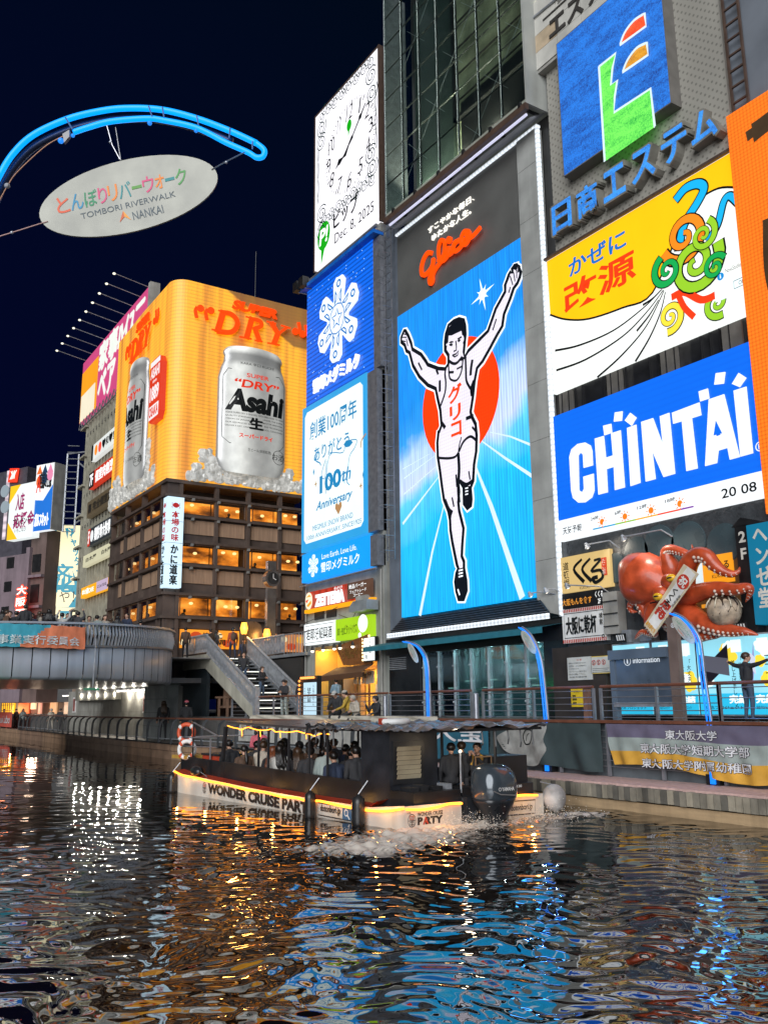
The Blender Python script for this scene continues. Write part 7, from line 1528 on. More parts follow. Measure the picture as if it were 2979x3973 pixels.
for i in range(8):
    u = -92.2 + i * 2.72; t = thing('strip_light', 'white strip light under the bridge, number %s from the left' % ['one', 'two', 'three', 'four', 'five', 'six', 'seven', 'eight'][i], 'lamp', FU.w(u, 4.75, .3), 'strip lights under the bridge')
    put_fbox(FU, u, 4.62, u + 2.0, 4.74, .25, .45)('tube', em('strip_white', 'fff6ec', 2.2), t); put_fbox(FU, u, 4.75, u + 2.0, 4.86, .2, .5)('housing', m_galv, t)
    lamp('strip_glow', FU.w(u + 1, 4.45, .55), (1, .93, .8), 60, .1)
for k, u in enumerate((-95.4, -73.3)):
    t = thing('wall_picture', ('left', 'right')[k] + ' narrow framed picture on the underpass wall', 'picture', FU.w(u, 2.9)); put_fbox(FU, u - .55, 2.85, u + .55, 4.35, 0, .06)('frame', m_white, t); put_fbox(FU, u - .38, 2.98, u + .38, 4.22, .06, .08)('print', pm('pic', (.35, .12, .10), .5, ns=3, var=.9), t)
# shops further left under the bridge
su = thing('quay_shops', 'glowing quayside shopfronts with red and yellow lights beneath the left of the bridge', 'shopfront', (-120, 26, 1)); F26b = FR((0, 26.5, 0), (1, 0, 0))
put_box(-170, 27.5, .9, -98, 30, 6.5)('wall', pm('shop_beige', (.28, .20, .15), .7, ns=.5), su)
for (u0, z0, u1, z1, c, s_) in ((-150, 2.2, -141, 5.2, 'e8a81c', 1.2), (-138, 2.0, -131, 4.6, 'd04a20', .8), (-130, 3.2, -127.5, 4.6, 'ffd8a8', 1.0), (-125.5, 2.2, -124.2, 4.4, 'f2a890', .8), (-119, 1.4, -116, 4.0, 'e8b484', .6), (-112, 1.5, -108.5, 4.4, 'd8b494', .55), (-104, 1.2, -99, 4.6, '8a6048', .3)):
    put_fbox(F26b, u0, z0, u1, z1, -.9, -.7)('lit_window', em('qs_' + c, c, s_, light=True, var=.25), su)
for u in np.arange(-150, -141, 1.5): put_fbox(F26b, u, 2.2, u + .12, 5.2, -.69, -.6)('lattice', m_brown, su)
for z in (3.0, 3.8, 4.6): put_fbox(F26b, -150, z, -141, z + .08, -.69, -.6)('lattice', m_brown, su)
for k, (u, z) in enumerate(((-146, 5.3), (-143, 5.35), (-136, 5.0), (-129, 5.3), (-121, 5.2))):
    t = thing('red_lantern', 'red lantern under the bridge, number %s from the left' % ['one', 'two', 'three', 'four', 'five'][k], 'lantern', F26b.w(u, z, .2), 'red lanterns under the bridge'); put_ball(F26b.w(u, z, .2), (.5, .35, .4), 10, 7)('shade', em('lantern_red', 'ff4a28', 1.4), t); put_tube([F26b.w(u, z + .4, .2), F26b.w(u, z + .8, .2)], .03, 4)('cord', m_black, t)
for k, (u, L_) in enumerate(((-116, 3.6), (-109, 3), (-103, 2.4))):
    t = thing('fluorescent_lamp', 'fluorescent lamp over the quayside shops, number %s from the left' % ['one', 'two', 'three'][k], 'lamp', F26b.w(u, 4.7, .2), 'fluorescent lamps under the bridge'); put_fbox(F26b, u, 4.62, u + L_, 4.72, .1, .3)('tube', em('strip_white', 'fff6ec', 2.2), t); put_fbox(F26b, u, 4.73, u + L_, 4.8, .05, .35)('housing', m_galv, t)
for k, (x, c, e_) in enumerate(((-145, (1, .6, .2), 260), (-133, (1, .25, .12), 220), (-118, (1, .7, .5), 120))): lamp('shop_glow', (x, 25.2, 3.2), c, e_, .6)
rbn = thing('red_cloth_banner', 'red cloth banner with white script on the left end of the quay fence', 'banner', (-115, 22, 1)); FRB = FR((-124, 22.3, 0), (14, -.3, 0)); cloth(FRB, -8, 9.5, 1.15, 2.9, lambda u, v: .1 + .05 * math.sin(u * 1.4), [mcl('cloth_red', (.55, .09, .06))], [], rbn, 30, 6)
TC('Lui Labo', FRB, (1, 1.6, 8, 2.5), pm('bc_text', (.62, .70, .70), .6), rbn, lambda u, v: .14 + .05 * math.sin(u * 1.4), shear=.3)
# quay fence with curved posts along the left walkway
qf = thing('curved_post_fence', 'long dark fence with curved posts along the left quay edge', 'fence', (-75, 21, .95))
epts = [(-111, 22.35), (-99, 22.2), (-87, 21.6), (-76, 21.12), (-67, 21.08), (-58, 21.1), (-52, 21.4), (-43, 21.8), (-36, 22.3)]
def along(s):
    for (xa, ya), (xb, yb) in zip(epts, epts[1:]):
        l = math.hypot(xb - xa, yb - ya)
        if s <= l: return xa + (xb - xa) * s / l, ya + (yb - ya) * s / l
        s -= l
    return epts[-1]
Ltot = sum(math.hypot(b_[0] - a_[0], b_[1] - a_[1]) for a_, b_ in zip(epts, epts[1:]))
b = MB(); b.add([], []); zr = 2.56
prof = [(0, 0), (-.03, .6), (.0, 1.1), (.10, 1.4), (.32, 1.58), (.5, 1.6)]
pp = MB(); V = []
for y, z in prof:
    for dx in (-.06, .06): V += [Vector((dx, y - .06, z)), Vector((dx, y + .08, z - .02))]
fs = []
for i in range(len(prof) - 1):
    a_ = i * 4; fs += [(a_, a_ + 4, a_ + 6, a_ + 2), (a_ + 1, a_ + 3, a_ + 7, a_ + 5), (a_, a_ + 1, a_ + 5, a_ + 4), (a_ + 2, a_ + 6, a_ + 7, a_ + 3)]
pp.add(V, fs); pp0 = pp.build('post', pm('fence_steel', (.09, .095, .10), .4, .5), qf, at=(0, 0, 0))
ss = list(np.arange(0, Ltot, 2.32)); 
for i, s in enumerate(ss):
    x, y = along(s); o = pp0 if i == 0 else rep(pp0, (0, 0, 0)); o.location = Vector((x, y - .28, .95)) - ORG[qf]
for nm_, z, r_, mt_, dy in (('handrail', zr, .065, m_rail, .12), ('lower_rail', 1.28, .035, m_galv, -.25), ('toe_rail', 1.0, .05, m_black, -.28)):
    put_tube([(along(s)[0], along(s)[1] + dy, z) for s in np.linspace(0, Ltot, 50)], r_, 6)(nm_, mt_, qf)
# ---- landing, stairs and their balustrades
st = thing('bridge_stairs', 'grey steel stairs with baluster railings climbing from the promenade to the bridge', 'stairs', (-57, 26, 2.62))
XT, XB, ZT_, ZB_ = -60.9, -52.7, 6.7, 2.75; NS = 17
m_tread = pm('tread', (.16, .17, .18), .6, ns=3); m_cream2 = pm('stringer', (.40, .38, .31), .6, ns=1, dirt=.25); m_led = em('stair_led', 'f2f4e8', 1.6)
b = MB(); b.box(0, 24.55, -.07, .56, 27.4, .0); t0 = b.build('tread', m_tread, st, at=(0, 0, 0)); b = MB(); b.box(.0, 24.55, -.26, .03, 27.4, -.07); r0 = b.build('riser', pm('riser', (.05, .055, .06), .6), st, at=(0, 0, 0))
b = MB(); b.box(.56, 25.0, -.10, .58, 27.0, -.05); l0 = b.build('step_light', m_led, st, at=(0, 0, 0))
for i in range(NS):
    f = i / (NS - 1); x = XT + (XB - XT) * f; z = ZT_ + (ZB_ - ZT_) * f
    o = t0 if i == 0 else rep(t0, (0, 0, 0)); o.location = Vector((x, 0, z)) - ORG[st]
    o = r0 if i == 0 else rep(r0, (0, 0, 0)); o.location = Vector((x, 0, z)) - ORG[st]
    if i % 2 == 0: o = l0 if i == 0 else rep(l0, (0, 0, 0)); o.location = Vector((x, .35 * ((i // 2) % 3) - .5, z)) - ORG[st]
for y in (24.38, 27.45):
    b = MB(); Fs = FR((0, y, 0), (1, 0, 0)); b.poly(Fs, [(XT, 5.9), (XT, 6.95), (XB + .3, 3.0), (XB + .3, 2.62), (XB - .6, 2.62)], -.06, .06); b.build('stringer', m_cream2 if y < 25 else m_tread, st)
    put_tube([(XT, y, 8.2), (XB + .1, y, 4.35)], .09, 8)('handrail', m_galv, st); put_tube([(XT, y, 7.0), (XB + .1, y, 3.12)], .05, 6)('bottom_rail', m_galv, st)
    put_box(XB, y - .16, 2.62, XB + .32, y + .16, 4.45)('newel', m_galv, st)
def bal(nm_, parent):   # bottle shaped flat baluster
    b = MB(); V = []; pr = [(.035, 0), (.035, .2), (.085, .35), (.09, .55), (.04, .8), (.03, 1.0), (.055, 1.16)]
    for w_, z in pr: V += [Vector((-w_, -.03, z)), Vector((w_, -.03, z)), Vector((w_, .03, z)), Vector((-w_, .03, z))]
    b.add(V, [(i * 4 + j, i * 4 + (j + 1) % 4, (i + 1) * 4 + (j + 1) % 4, (i + 1) * 4 + j) for i in range(len(pr) - 1) for j in range(4)]); return b.build(nm_, m_galv, parent, at=(0, 0, 0))
b0 = bal('baluster', st); first = True
for y in (24.38, 27.45):
    for i in range(40):
        f = (i + .5) / 40; x = XT + (XB - XT) * f; z = 7.0 + (3.12 - 7.0) * f; o = b0 if first else rep(b0, (0, 0, 0)); first = False; o.location = Vector((x, y, z)) - ORG[st]
ldg = thing('stair_landing', 'landing with baluster parapet joining the round bridge to the stairs', 'landing', (-64, 24, 5.9))
Lp = [(-67.6, 23.9), (-66.5, 24.15), (-63.3, 24.38), (-60.95, 24.38)]
b = MB()
for (xa, ya), (xb, yb) in zip(Lp, Lp[1:]): Fq = FR((xa, ya, 0), (xb - xa, yb - ya, 0)); Lq = math.hypot(xb - xa, yb - ya); b.fbox(Fq, 0, 5.95, Lq, 6.95, -.3, .02 + .003 * xb * 0)
b.build('fascia', m_cream2, ldg)
put_tube([(x, y, 8.3) for x, y in Lp], .09, 8)('handrail', m_galv, ldg); b1 = bal('baluster', ldg); k = 0
for (xa, ya), (xb, yb) in zip(Lp, Lp[1:]):
    L_ = math.hypot(xb - xa, yb - ya)
    for s in np.arange(.12, L_, .24): o = b1 if k == 0 else rep(b1, (0, 0, 0)); k += 1; o.location = Vector((xa + (xb - xa) * s / L_, ya + (yb - ya) * s / L_, 7.08)) - ORG[ldg]; o.rotation_euler = (0, 0, math.atan2(yb - ya, xb - xa))
b = MB(); b.box(-67.5, 24.4, 6.5, -60.9, 30, 6.7); b.box(-60.9, 27.6, 6.5, -52.2, 34, 6.7); b.build('slab', m_tread, ldg)
put_box(-66, 24.45, 2.6, -60.95, 24.7, 5.95)('dark_wall', pm('under_dark', (.012, .018, .022), .5), ldg)
put_box(-67, 27.7, 2.6, -52.9, 28, 6.4)('back_wall', m_dark, ldg)
# balustrade and bar rail right of the stair head
ub = thing('upper_balustrade', 'baluster parapet at street level to the right of the stair head', 'parapet', (-57.5, 27.5, 6.7)); put_tube([(-60.8, 27.6, 8.0), (-55.3, 27.6, 8.0)], .08, 8)('handrail', m_galv, ub); b1 = bal('baluster', ub)
for i in range(20): o = b1 if i == 0 else rep(b1, (0, 0, 0)); o.location = Vector((-59.8 + i * .24, 27.6, 6.8)) - ORG[ub]
ur = thing('steel_bar_railing', 'polished steel bar railing at street level beside the shop building', 'railing', (-53.5, 27.6, 6.6))
for x in np.arange(-55.2, -52, .42): put_tube([(x, 27.62, 6.6), (x, 27.62, 8.0)], .03, 6)('bar', m_wire, ur)
put_tube([(-55.3, 27.62, 8.0), (-51.9, 27.62, 8.0)], .05, 6)('handrail', m_wire, ur)
cp = thing('clock_pillar', 'polished steel pillar carrying a round drum clock on the street', 'clock pillar', (-61.8, 29.6, 6.7)); m_pol = pm('polished', (.55, .55, .56), .18, .9, ns=2)
put_box(-62, 29.35, 6.7, -61.6, 30.05, 12.0)('pillar', m_pol, cp); Fd = FR((-61.5, 0, 0), (0, 1, 0)); put_disc(Fd, 29.7, 12.75, .62, -.5, 28, d1=.1)('drum', m_pol, cp); put_disc(Fd, 29.7, 12.75, .46, .105, 28)('dial', m_dark, cp)
b = MB(); b.stroke(Fd, [(29.7, 12.75), (29.7, 13.1)], .05, .12); b.stroke(Fd, [(29.7, 12.75), (29.95, 12.65)], .05, .121); b.build('hands', m_white, cp); put_box(-62, 29.35, 13.4, -61.6, 30.05, 14.1)('cap', m_pol, cp)
km = thing('steel_kiosk', 'rounded dark steel kiosk at the foot of the clock pillar', 'kiosk', (-62.5, 28.3, 6.7)); b = MB(); Fd2 = FR((-61.9, 0, 0), (0, 1, 0)); b.poly(Fd2, [(27.6, 6.7)] + [(28.35 + .75 * math.cos(a), 8.9 + .6 * math.sin(a)) for a in np.linspace(math.pi, 0, 12)] + [(29.1, 6.7)], -.8, 0); b.build('body', pm('kiosk', (.12, .10, .085), .3, .5), km)
for k, (y, z) in enumerate(((27.4, 8.9), (29.25, 8.5))):
    t = thing('street_lantern', ('larger glowing orange lantern at the head of the stairs', 'smaller glowing orange lantern beside the steel pillar')[k], 'lantern', (-61.5, y, z)); put_tube([(-61.4, y, z - .42), (-61.4, y, z), (-61.4, y, z + .42)], [.2, .3, .2], 8)('shade', em('lantern_orange', 'ffb040', 2.), t); put_tube([(-61.4, y, 6.7), (-61.4, y, z - .42)], .04, 5)('stand', m_black, t); lamp('lantern_glow', (-60.9, y - .1, z), (1, .5, .12), 70, .3)
lpn = thing('slim_lamp_post', 'slim dark lamp post at street level right of the clock pillar', 'street lamp', (-60, 32.1, 6.7)); put_tube([(-60, 31.9, 6.7), (-60, 31.9, 13.4)], .06, 6)('pole', m_black, lpn); put_ball((-60, 31.9, 13.5), .14, 8, 6)('globe', m_galv, lpn)
tc_ = thing('carved_throne', 'ornate dark carved high-backed chair standing under the stairs', 'chair', (-58.6, 24.9, 2.62)); mw_ = pm('throne_wood', (.17, .10, .065), .5)
put_box(-59.4, 24.75, 3.2, -57.9, 25.4, 3.35)('seat', mw_, tc_); b = MB(); Ft = FR((0, 25.0, 0), (1, 0, 0)); b.poly(Ft, [(-59.3, 3.35), (-59.2, 4.5), (-58.9, 4.7), (-58.4, 4.7), (-58.05, 4.5), (-57.95, 3.35)], -.1, 0); b.build('back', mw_, tc_)
for i in range(7): put_tube([(-59.15 + i * .17, 25, 4.6), (-59.2 + i * .19, 25, 5.15 - .06 * abs(i - 3))], .03, 5)('spire', mw_, tc_)
for x in (-59.4, -57.95): 
    put_box(x - .06, 24.7, 2.62, x + .06, 24.85, 3.9)('leg', mw_, tc_); put_box(x - .08, 24.5, 3.85, x + .08, 25.3, 3.98)('armrest', mw_, tc_)
# far left buildings and billboards
def ffr(p0, D, xd):  # frame through a sight line at depth D
    d = FW * FOC + RT * (p0[0] - 1489.5) - UP * (p0[1] - 1986.5); p = Vector((0, 0, H)) + d * (D / d.dot(FW)); return FR((p.x, p.y, 0), xd)
NP = lambda F, pts: F.px(zz(0, 1700, .3618, pts))
lb = thing('corner_signs_building', 'dim concrete corner building below the far left billboards', 'building', (-112, 24, 4))
F1 = ffr((25, 2098), 108, (.909, .416)); F2_ = ffr((141, 1867), 107, (.88, .475)); F3_ = ffr((198, 2036), 108, (.42, .906))
q = NP(F1, [(75, 1100), (345, 1055), (390, 460), (120, 520)]); b = MB()
s1 = thing('recruiting_billboard', 'white billboard with yellow corners and purple Japanese characters, far left', 'billboard', F1.w(*q[0])); u0, u1, z0, z1 = q[0][0], q[1][0], q[0][1], q[3][1]; b.fbox(F1, u0, z0, u1, z1, -1, 0); b.build('board', em('rec_white', 'dde4e4', .9, light=True), s1)
for sx, sy in ((0, 1), (0, 0)): b = MB(); yy = z1 if sy else z0; dd_ = -1 if sy else 1; b.poly(F1, [(u0, yy), (u0 + 2.0, yy), (u0, yy + dd_ * 2.2)][::dd_ if sy == 0 else 1], .02); b.build('yellow_corner', em('rec_yellow', 'e8b81c', .9), s1)
mpu = em('rec_purple', '9c2c64', .7); T('入店', F1, (u0 + 1.3, z1 - 3.2, u1 - 1.9, z1 - 1.1), mpu, s1, d=.03, bold=.03); T('応援金', F1, (u0 + 1.1, z1 - 5.4, u1 + .2, z1 - 3.5), mpu, s1, d=.03, bold=.03); T('プレゼント', F1, (u0 + 1.0, z0 + 1.75, u1 - .5, z0 + 2.5), m_ck, s1, d=.03, bold=.04); T('いちごなび', F1, (u0 + 1.4, z0 + .8, u1 - 1.2, z0 + 1.3), m_ck, s1, d=.03)
q = NP(F2_, [(345, 1055), (545, 925), (590, 195), (390, 360)]); u0, u1, z0, z1 = q[0][0], q[1][0], (q[0][1] + q[1][1]) / 2, (q[2][1] + q[3][1]) / 2
s2_ = thing('shop_media_billboard', 'white billboard with red AI letters above a blue wave, on steel scaffolding', 'billboard', F2_.w(u0, z0)); put_fbox(F2_, u0, z0, u1, z1, -.8, 0)('board', em('ai_white', 'e4e8ea', .95, light=True), s2_)
put_fbox(F2_, u1, z0, u1 + .1, z1, -1.6, .02)('side_casing', m_conc2, s2_); put_poly(F2_, [(u0, z0), (u1, z0), (u1, z0 + 5.4), ((u0 + u1) / 2, z0 + 3.6), (u0, z0 + 3.8)], .02)('blue_wave', em('ai_blue', '1c6cc8', .85), s2_)
T('AI店舗の王様', F2_, (u0 + .4, z1 - 3.0, u1 - .3, z1 - .9), m_ck, s2_, d=.03, bold=.03); T('A', F2_, (u0 + .2, z1 - 3.4, u0 + 1.0, z1 - 1.2), em('can_red', 'd8341a', .8), s2_, d=.05, bold=.02); T('ガルフネット', F2_, (u0 + .3, z0 + .5, u1 - .4, z0 + 2.1), white_sign(), s2_, d=.04, bold=.04)
for k, (fx, c) in enumerate(((.2, 'e8702c'), (.5, '1c3c5c'), (.8, 'e88cb0'))): b = MB(); b.disc(F2_, u0 + (u1 - u0) * fx, z0 + 6.0 + .3 * k, .7, .03 + .002 * k, 14, rx=.7); b.poly(F2_, [(u0 + (u1 - u0) * fx - .5, z0 + 6.9), (u0 + (u1 - u0) * fx, z0 + 8.0), (u0 + (u1 - u0) * fx + .5, z0 + 6.9)], .03 + .002 * k); b.build('drawing', em('ai_d' + c, c, .7), s2_)
sc = thing('sign_scaffold', 'pale steel lattice scaffold behind the far left billboards', 'scaffold', F2_.w(u1 + 2, z0)); Fsc = FR(F2_.w(u1 + .5, 0, -1), F3_.x); zb_ = 23.4; zt_ = z1 + 1.2
for u in (0.3, 1.6, 4.6, 5.0, 5.5): put_tube([Fsc.w(u, zb_, 0), Fsc.w(u if u < 3 else u, zt_ + (1.2 if u > 3 else 0), 0)], .12, 5)('upright', m_galv, sc)
for i in range(14): put_tube([Fsc.w(.3, zb_ + .8 * i, .1), Fsc.w(1.6, zb_ + .8 * i, .1)], .05, 4)('rung', m_galv, sc)
for k, (a_, c_) in enumerate((((1.6, zt_ - 1), (8.5, zb_ + 2.5)), ((1.6, zb_ + 5.5), (5.0, zt_ - 3.5)), ((5.0, zt_ - 3.5), (9.0, zb_ + 4)), ((1.6, zb_ + 1), (7.2, zb_ + 4.8)), ((1.6, zb_ + 2.2), (8.8, zb_ + 1.9)), ((0.3, zt_), (5.5, zt_ + .8)), ((1.6, zb_ + 5.2), (7.0, zb_ + 4.9)))): put_tube([Fsc.w(*a_, 0), Fsc.w(*c_, 0)], .09, 5)('brace', m_galv, sc)
q = NP(F3_, [(483, 1925), (845, 1965), (903, 940), (547, 930)]); u0, u1, z0, z1 = q[0][0], q[1][0], q[0][1], (q[2][1] + q[3][1]) / 2
s3_ = thing('sunray_billboard', 'tall cream and teal billboard with a sunburst and brushed characters', 'billboard', F3_.w(u0, z0)); put_fbox(F3_, u0, z0 - 1.5, u1, z1, -.8, 0)('board', em('sun_cream', 'f0e2b4', .95, light=True), s3_)
mte = em('sun_teal', '1c90a8', .75); b = MB(); b.fbox(F3_, u0, z0 + 1.2, u1, z0 + 3.9, .01, .02); cx_, cz_ = u0 + 2.2, z1 - 3.6
for i in range(30):
    a = 2 * math.pi * i / 30; r1_, r2_ = 1.9, 3.1 + 1.0 * math.sin(i * 2.3) ** 2; c0, c1 = math.cos(a), math.sin(a); p = [(cx_ + r1_ * c0, cz_ + r1_ * c1), (cx_ + r2_ * math.cos(a - .06), cz_ + r2_ * math.sin(a - .06)), (cx_ + r2_ * math.cos(a + .06), cz_ + r2_ * math.sin(a + .06))]
    if all(u0 < x < u1 and z < z1 for x, z in p): b.poly(F3_, p, .02 + .0005 * i)
tag(b.build('sunburst', mte, s3_), kind='stuff')
TV('シャッター', F3_, (u0 + 2.6, z0 + 5.5, u1 - .5, z1 - .3), mte, s3_, d=.05, bold=.04, shear=-.25); TV('文化', F3_, (u0 + .5, z0 + 3.0, u0 + 2.9, z0 + 6.4), mte, s3_, d=.06, bold=.05); T('は', F3_, (u0 + 3.4, z0 + 4.2, u0 + 4.4, z0 + 5.4), m_ck, s3_, d=.06, bold=.02); T('や！', F3_, (u0 + 1.5, z0 + 1.8, u0 + 3.2, z0 + 3.2), m_ck, s3_, d=.06)
put_poly(F3_, [(u0 + 1.2, z0 + 1.2), (u0 + 2.6, z0 + 1.25), (u0 + 3.4, z0 + 2.6), (u0 + 2.4, z0 + 3.4), (u0 + .9, z0 + 3.2)], .04)('cloud_patch', em('sun_cream2', 'f0e2b4', .95), s3_); put_fbox(F3_, u0 + 1.7, z0 - .3, u0 + 3.1, z0 + .8, .01, .03)('maker_plate', mte, s3_); T('BX', F3_, (u0 + 2.0, z0, u0 + 2.9, z0 + .5), em('sun_cream2', 'f0e2b4', .95), s3_, d=.04)
# concrete masses
m_lc = pm('mauve_concrete', (.20, .15, .17), .8, ns=.6, dirt=.3)
Fb = F1.off(-1.2); qb = NP(Fb, [(80, 1220), (340, 1140), (345, 2000), (10, 2000)]); put_fbox(Fb, qb[3][0] - 6, 4, qb[1][0], 21.4, -14, 0)('wall', m_lc, lb)
for (x, y0, y1) in ((120, 1300, 1400), (90, 1560, 1650), (60, 1830, 1900)):
    w = NP(Fb, [(x - 40, y1), (x + 40, y0)]); put_fbox(Fb, w[0][0], w[0][1], w[1][0], w[1][1] + .3, .02, .1)('window', m_black, lb)
Fb2 = FR(Fb.w(qb[1][0], 0), (.88, .475)); put_fbox(Fb2, 0, 4, 2.6, 24, -6, -.0)('side_wall', pm('brown_concrete', (.13, .085, .075), .7, ns=.6, dirt=.3), lb)
for j in range(4): put_fbox(Fb2, .5, 8.2 + 3.6 * j, 1.9, 10.3 + 3.6 * j, .02, .1)('window', m_black, lb); put_fbox(Fb2, .2, 7.5 + 3.6 * j, 2.6, 7.8 + 3.6 * j, 0, .5)('balcony', m_lc, lb)
put_fbox(Fb2, -.3, 4, .3, 22, 0, .4)('column', m_lc, lb); put_fbox(F3_, u0 - .2, 4, u1 + .4, z0 + 11, -3, -.85)('tower', m_dark, lb)
lr = thing('red_neon_name_sign', 'glowing red neon sign with three white characters stacked, left above the bridge', 'sign', Fb.w(0, 9, 1)); Fr = Fb.off(1.6); qr = NP(Fr, [(160, 1950), (300, 1560)])
zs_ = np.linspace(qr[0][1], qr[1][1], 4); mrn = em('neon_red', 'ff3c14', 1.6, light=True); b = MB(); 
for ch, za, zb2 in zip('王阪大', zs_[:-1], zs_[1:]):
    T(ch, Fr, (qr[0][0], za + .1, qr[1][0], zb2 - .1), mrn, lr, d=.0, bold=.13); T(ch, Fr, (qr[0][0] + .1, za + .18, qr[1][0] - .1, zb2 - .18), em('neon_core', 'fff0e6', 1.5), lr, d=.05, bold=.035)
lr2 = thing('red_square_neon_sign', 'red rounded square neon emblem on the dark tower at the far left', 'sign', (-118, 20, 30)); Fq2 = FR(ffr((60, 1840), 122, (.909, .416)).o, (.909, .416)); qq = NP(Fq2, [(155, 400)])[0]
put_disc(Fq2, qq[0], qq[1], 1.35, 0, 4, rot=.65, d1=.15)('tile', em('neon_red2', 'f03a20', 1.1), lr2); b = MB()
for k in range(4): b.stroke(Fq2, smooth([(qq[0] - .6 + .3 * k, qq[1] - .5), (qq[0] - .2 + .2 * k, qq[1] + .1), (qq[0] - .5 + .4 * k, qq[1] + .6)], 4), .12, .17 + .004 * k)
b.build('brush_lines', em('neon_core', 'fff0e6', 1.5), lr2)
tw = thing('dark_billboard_tower', 'dark panel tower with a bright vertical light strip at the far left edge', 'tower', Fq2.w(-1, 4)); qt = NP(Fq2, [(20, 1010), (290, 300)]); put_fbox(Fq2, qt[0][0] - 2, 12, qt[1][0], qt[1][1], -2, -.2)('mass', pm('tower_dark', (.06, .055, .07), .6), tw)
put_fbox(Fq2, NP(Fq2, [(55, 600)])[0][0], qt[0][1] - 1, NP(Fq2, [(85, 600)])[0][0], qt[1][1], -.19, -.1)('light_strip', em('tower_strip', 'd8c8d0', .9, pat='h', ps=1.2, amt=.5), tw)
for k, y in enumerate((570, 740)): c = NP(Fq2, [(65, y)])[0]; put_disc(Fq2, c[0], c[1], .85, .02, 18, d1=.2)('round_lamp', em('round_pale', '9aa8b0', .6), tw)
# the tour boat
P0 = Vector((-20.79, 14.01, 0)); BX = Vector((.9985, .0551, 0)); BY = Vector((-.0551, .9985, 0))
def bw_(u, v, z): return P0 + BX * u + BY * v + Vector((0, 0, z))
FS_ = lambda v: FR(bw_(0, v, 0), BX); FTr = lambda u: FR(bw_(u, 0, 0), BY)
def bbox_(b, u0, v0, z0, u1, v1, z1, mi=0): return b.fbox(FS_(v0), u0, z0, u1, z1, -(v1 - v0), 0, mi)
bt_ = thing('tour_boat', 'flat white and black tour boat edged with glowing rope lights, passengers aboard', 'boat', bw_(-7.5, 2.6, 0))
m_hull = pm('hull_white', (.66, .62, .55), .35, ns=1.2, var=.12, dirt=.25); m_blk2 = pm('boat_black', (.018, .018, .020), .38, ns=2, var=.4); m_redk = pm('boat_red', (.45, .05, .02), .4, ns=3)
prof = [(-15.2, .80, .05), (-14.4, .72, .0), (-12, .66, 0), (-8.5, .55, 0), (-4.7, .50, 0), (-1.6, .50, 0), (0, .66, 0)]
W_ = 5.2
b = MB(); V = []
for u, z, _ in prof: V += [bw_(u, 0, z), bw_(u + (.5 if u < -14 else 0), .05, -.45), bw_(u + (.5 if u < -14 else 0), W_ - .05, -.45), bw_(u, W_, z)]
fs = [(i * 4 + j, i * 4 + j + 1, (i + 1) * 4 + j + 1, (i + 1) * 4 + j) for i in range(len(prof) - 1) for j in range(3)]; n = len(prof) - 1; fs += [(0, 3, 2, 1)]
b.add(V, fs); b.build('hull', m_hull, bt_)
def aft(v0, v1, nm_='transom_panel'):
    put_fbox(FTr(0), v0, -.45, v1, .64, -.08, 0)(nm_, m_hull, bt_)
aft(0, 1.98); aft(3.75, W_); put_fbox(FTr(-1.0), 1.98, -.45, 3.75, .55, -.05, 0)('engine_well', m_blk2, bt_)
b = MB(); bbox_(b, -15.0, .03, .42, -.05, W_ - .03, .5); b.build('deck_floor', m_blk2, bt_)
b = MB()
for i in range(len(prof) - 1):
    (ua, za, _), (ub, zb, _) = prof[i], prof[i + 1]; ub = min(ub, -1.3)
    if ua < -1.3: b.add([bw_(ua, .0, za + .01), bw_(ub, .0, zb + .01), bw_(ub, .42, zb + .06), bw_(ua, .42, za + .06)], [(0, 1, 2, 3)])
b.build('red_side_deck', m_redk, bt_)
topz = lambda u: 1.36 - .25 * (u + 15.5) / 13
for ua, ub in ((-15.4, -11.6), (-11.58, -8.02), (-8.0, -5.0), (-4.98, -2.66)):
    put_poly(FS_(.42), [(ua, .55), (ub, .5), (ub, topz(ub)), (ua, topz(ua))], -.06, 0)('bulwark_panel', m_blk2, bt_)
put_poly(FS_(W_ - .4), [(-15.4, .5), (-2.6, .5), (-2.6, 1.2), (-15.4, 1.36)], -.06, 0)('far_bulwark', m_blk2, bt_)
b = MB(); bbox_(b, -16.2, .3, 1.25, -14.9, 4.6, 1.38); b.build('bow_plank', pm('plank_yellow', (.48, .28, .05), .6, ns=3), bt_); b = MB(); bbox_(b, -15.6, .45, .5, -14.9, 4.5, 1.24); b.build('bow_box', m_blk2, bt_)
m_rope = em('rope_light', (1., .27, .02), 4.5, light=True, var=0)
def rope(pts, name='rope_light', r_=.035):
    b = MB(); b.tube(smooth([tuple(p) for p in pts], 5), r_, 6); return b.build(name, m_rope, bt_, True)
rope([bw_(-15.1, -.05, .80), bw_(-14.2, -.05, .68), bw_(-13, -.05, .66), bw_(-12, -.05, .60), bw_(-10.5, -.05, .58), bw_(-9, -.05, .50), bw_(-7.6, -.05, .50), bw_(-6.5, -.05, .44), bw_(-5.6, -.05, .47), bw_(-4.8, -.05, .42), bw_(-4.2, -.05, .48), bw_(-3, -.05, .43), bw_(-1.7, -.05, .42), bw_(-.8, -.05, .47), bw_(.02, -.05, .60)])
rope([bw_(.06, 0, .58), bw_(.06, .5, .54), bw_(.06, 1.0, .56), bw_(.06, 1.5, .62), bw_(.06, 1.95, .60)]); rope([bw_(.06, 3.78, .66), bw_(.06, 4.3, .67), bw_(.06, 4.9, .63)])
for u_ in (-14, -11.5, -9, -6.5, -3.3, -.8): lamp('rope_glow', bw_(u_, -.35, .5), (1, .5, .12), 3.2, .05)
for v_ in (1.0, 4.3): lamp('rope_glow', bw_(.45, v_, .5), (1, .5, .12), 3.2, .05)
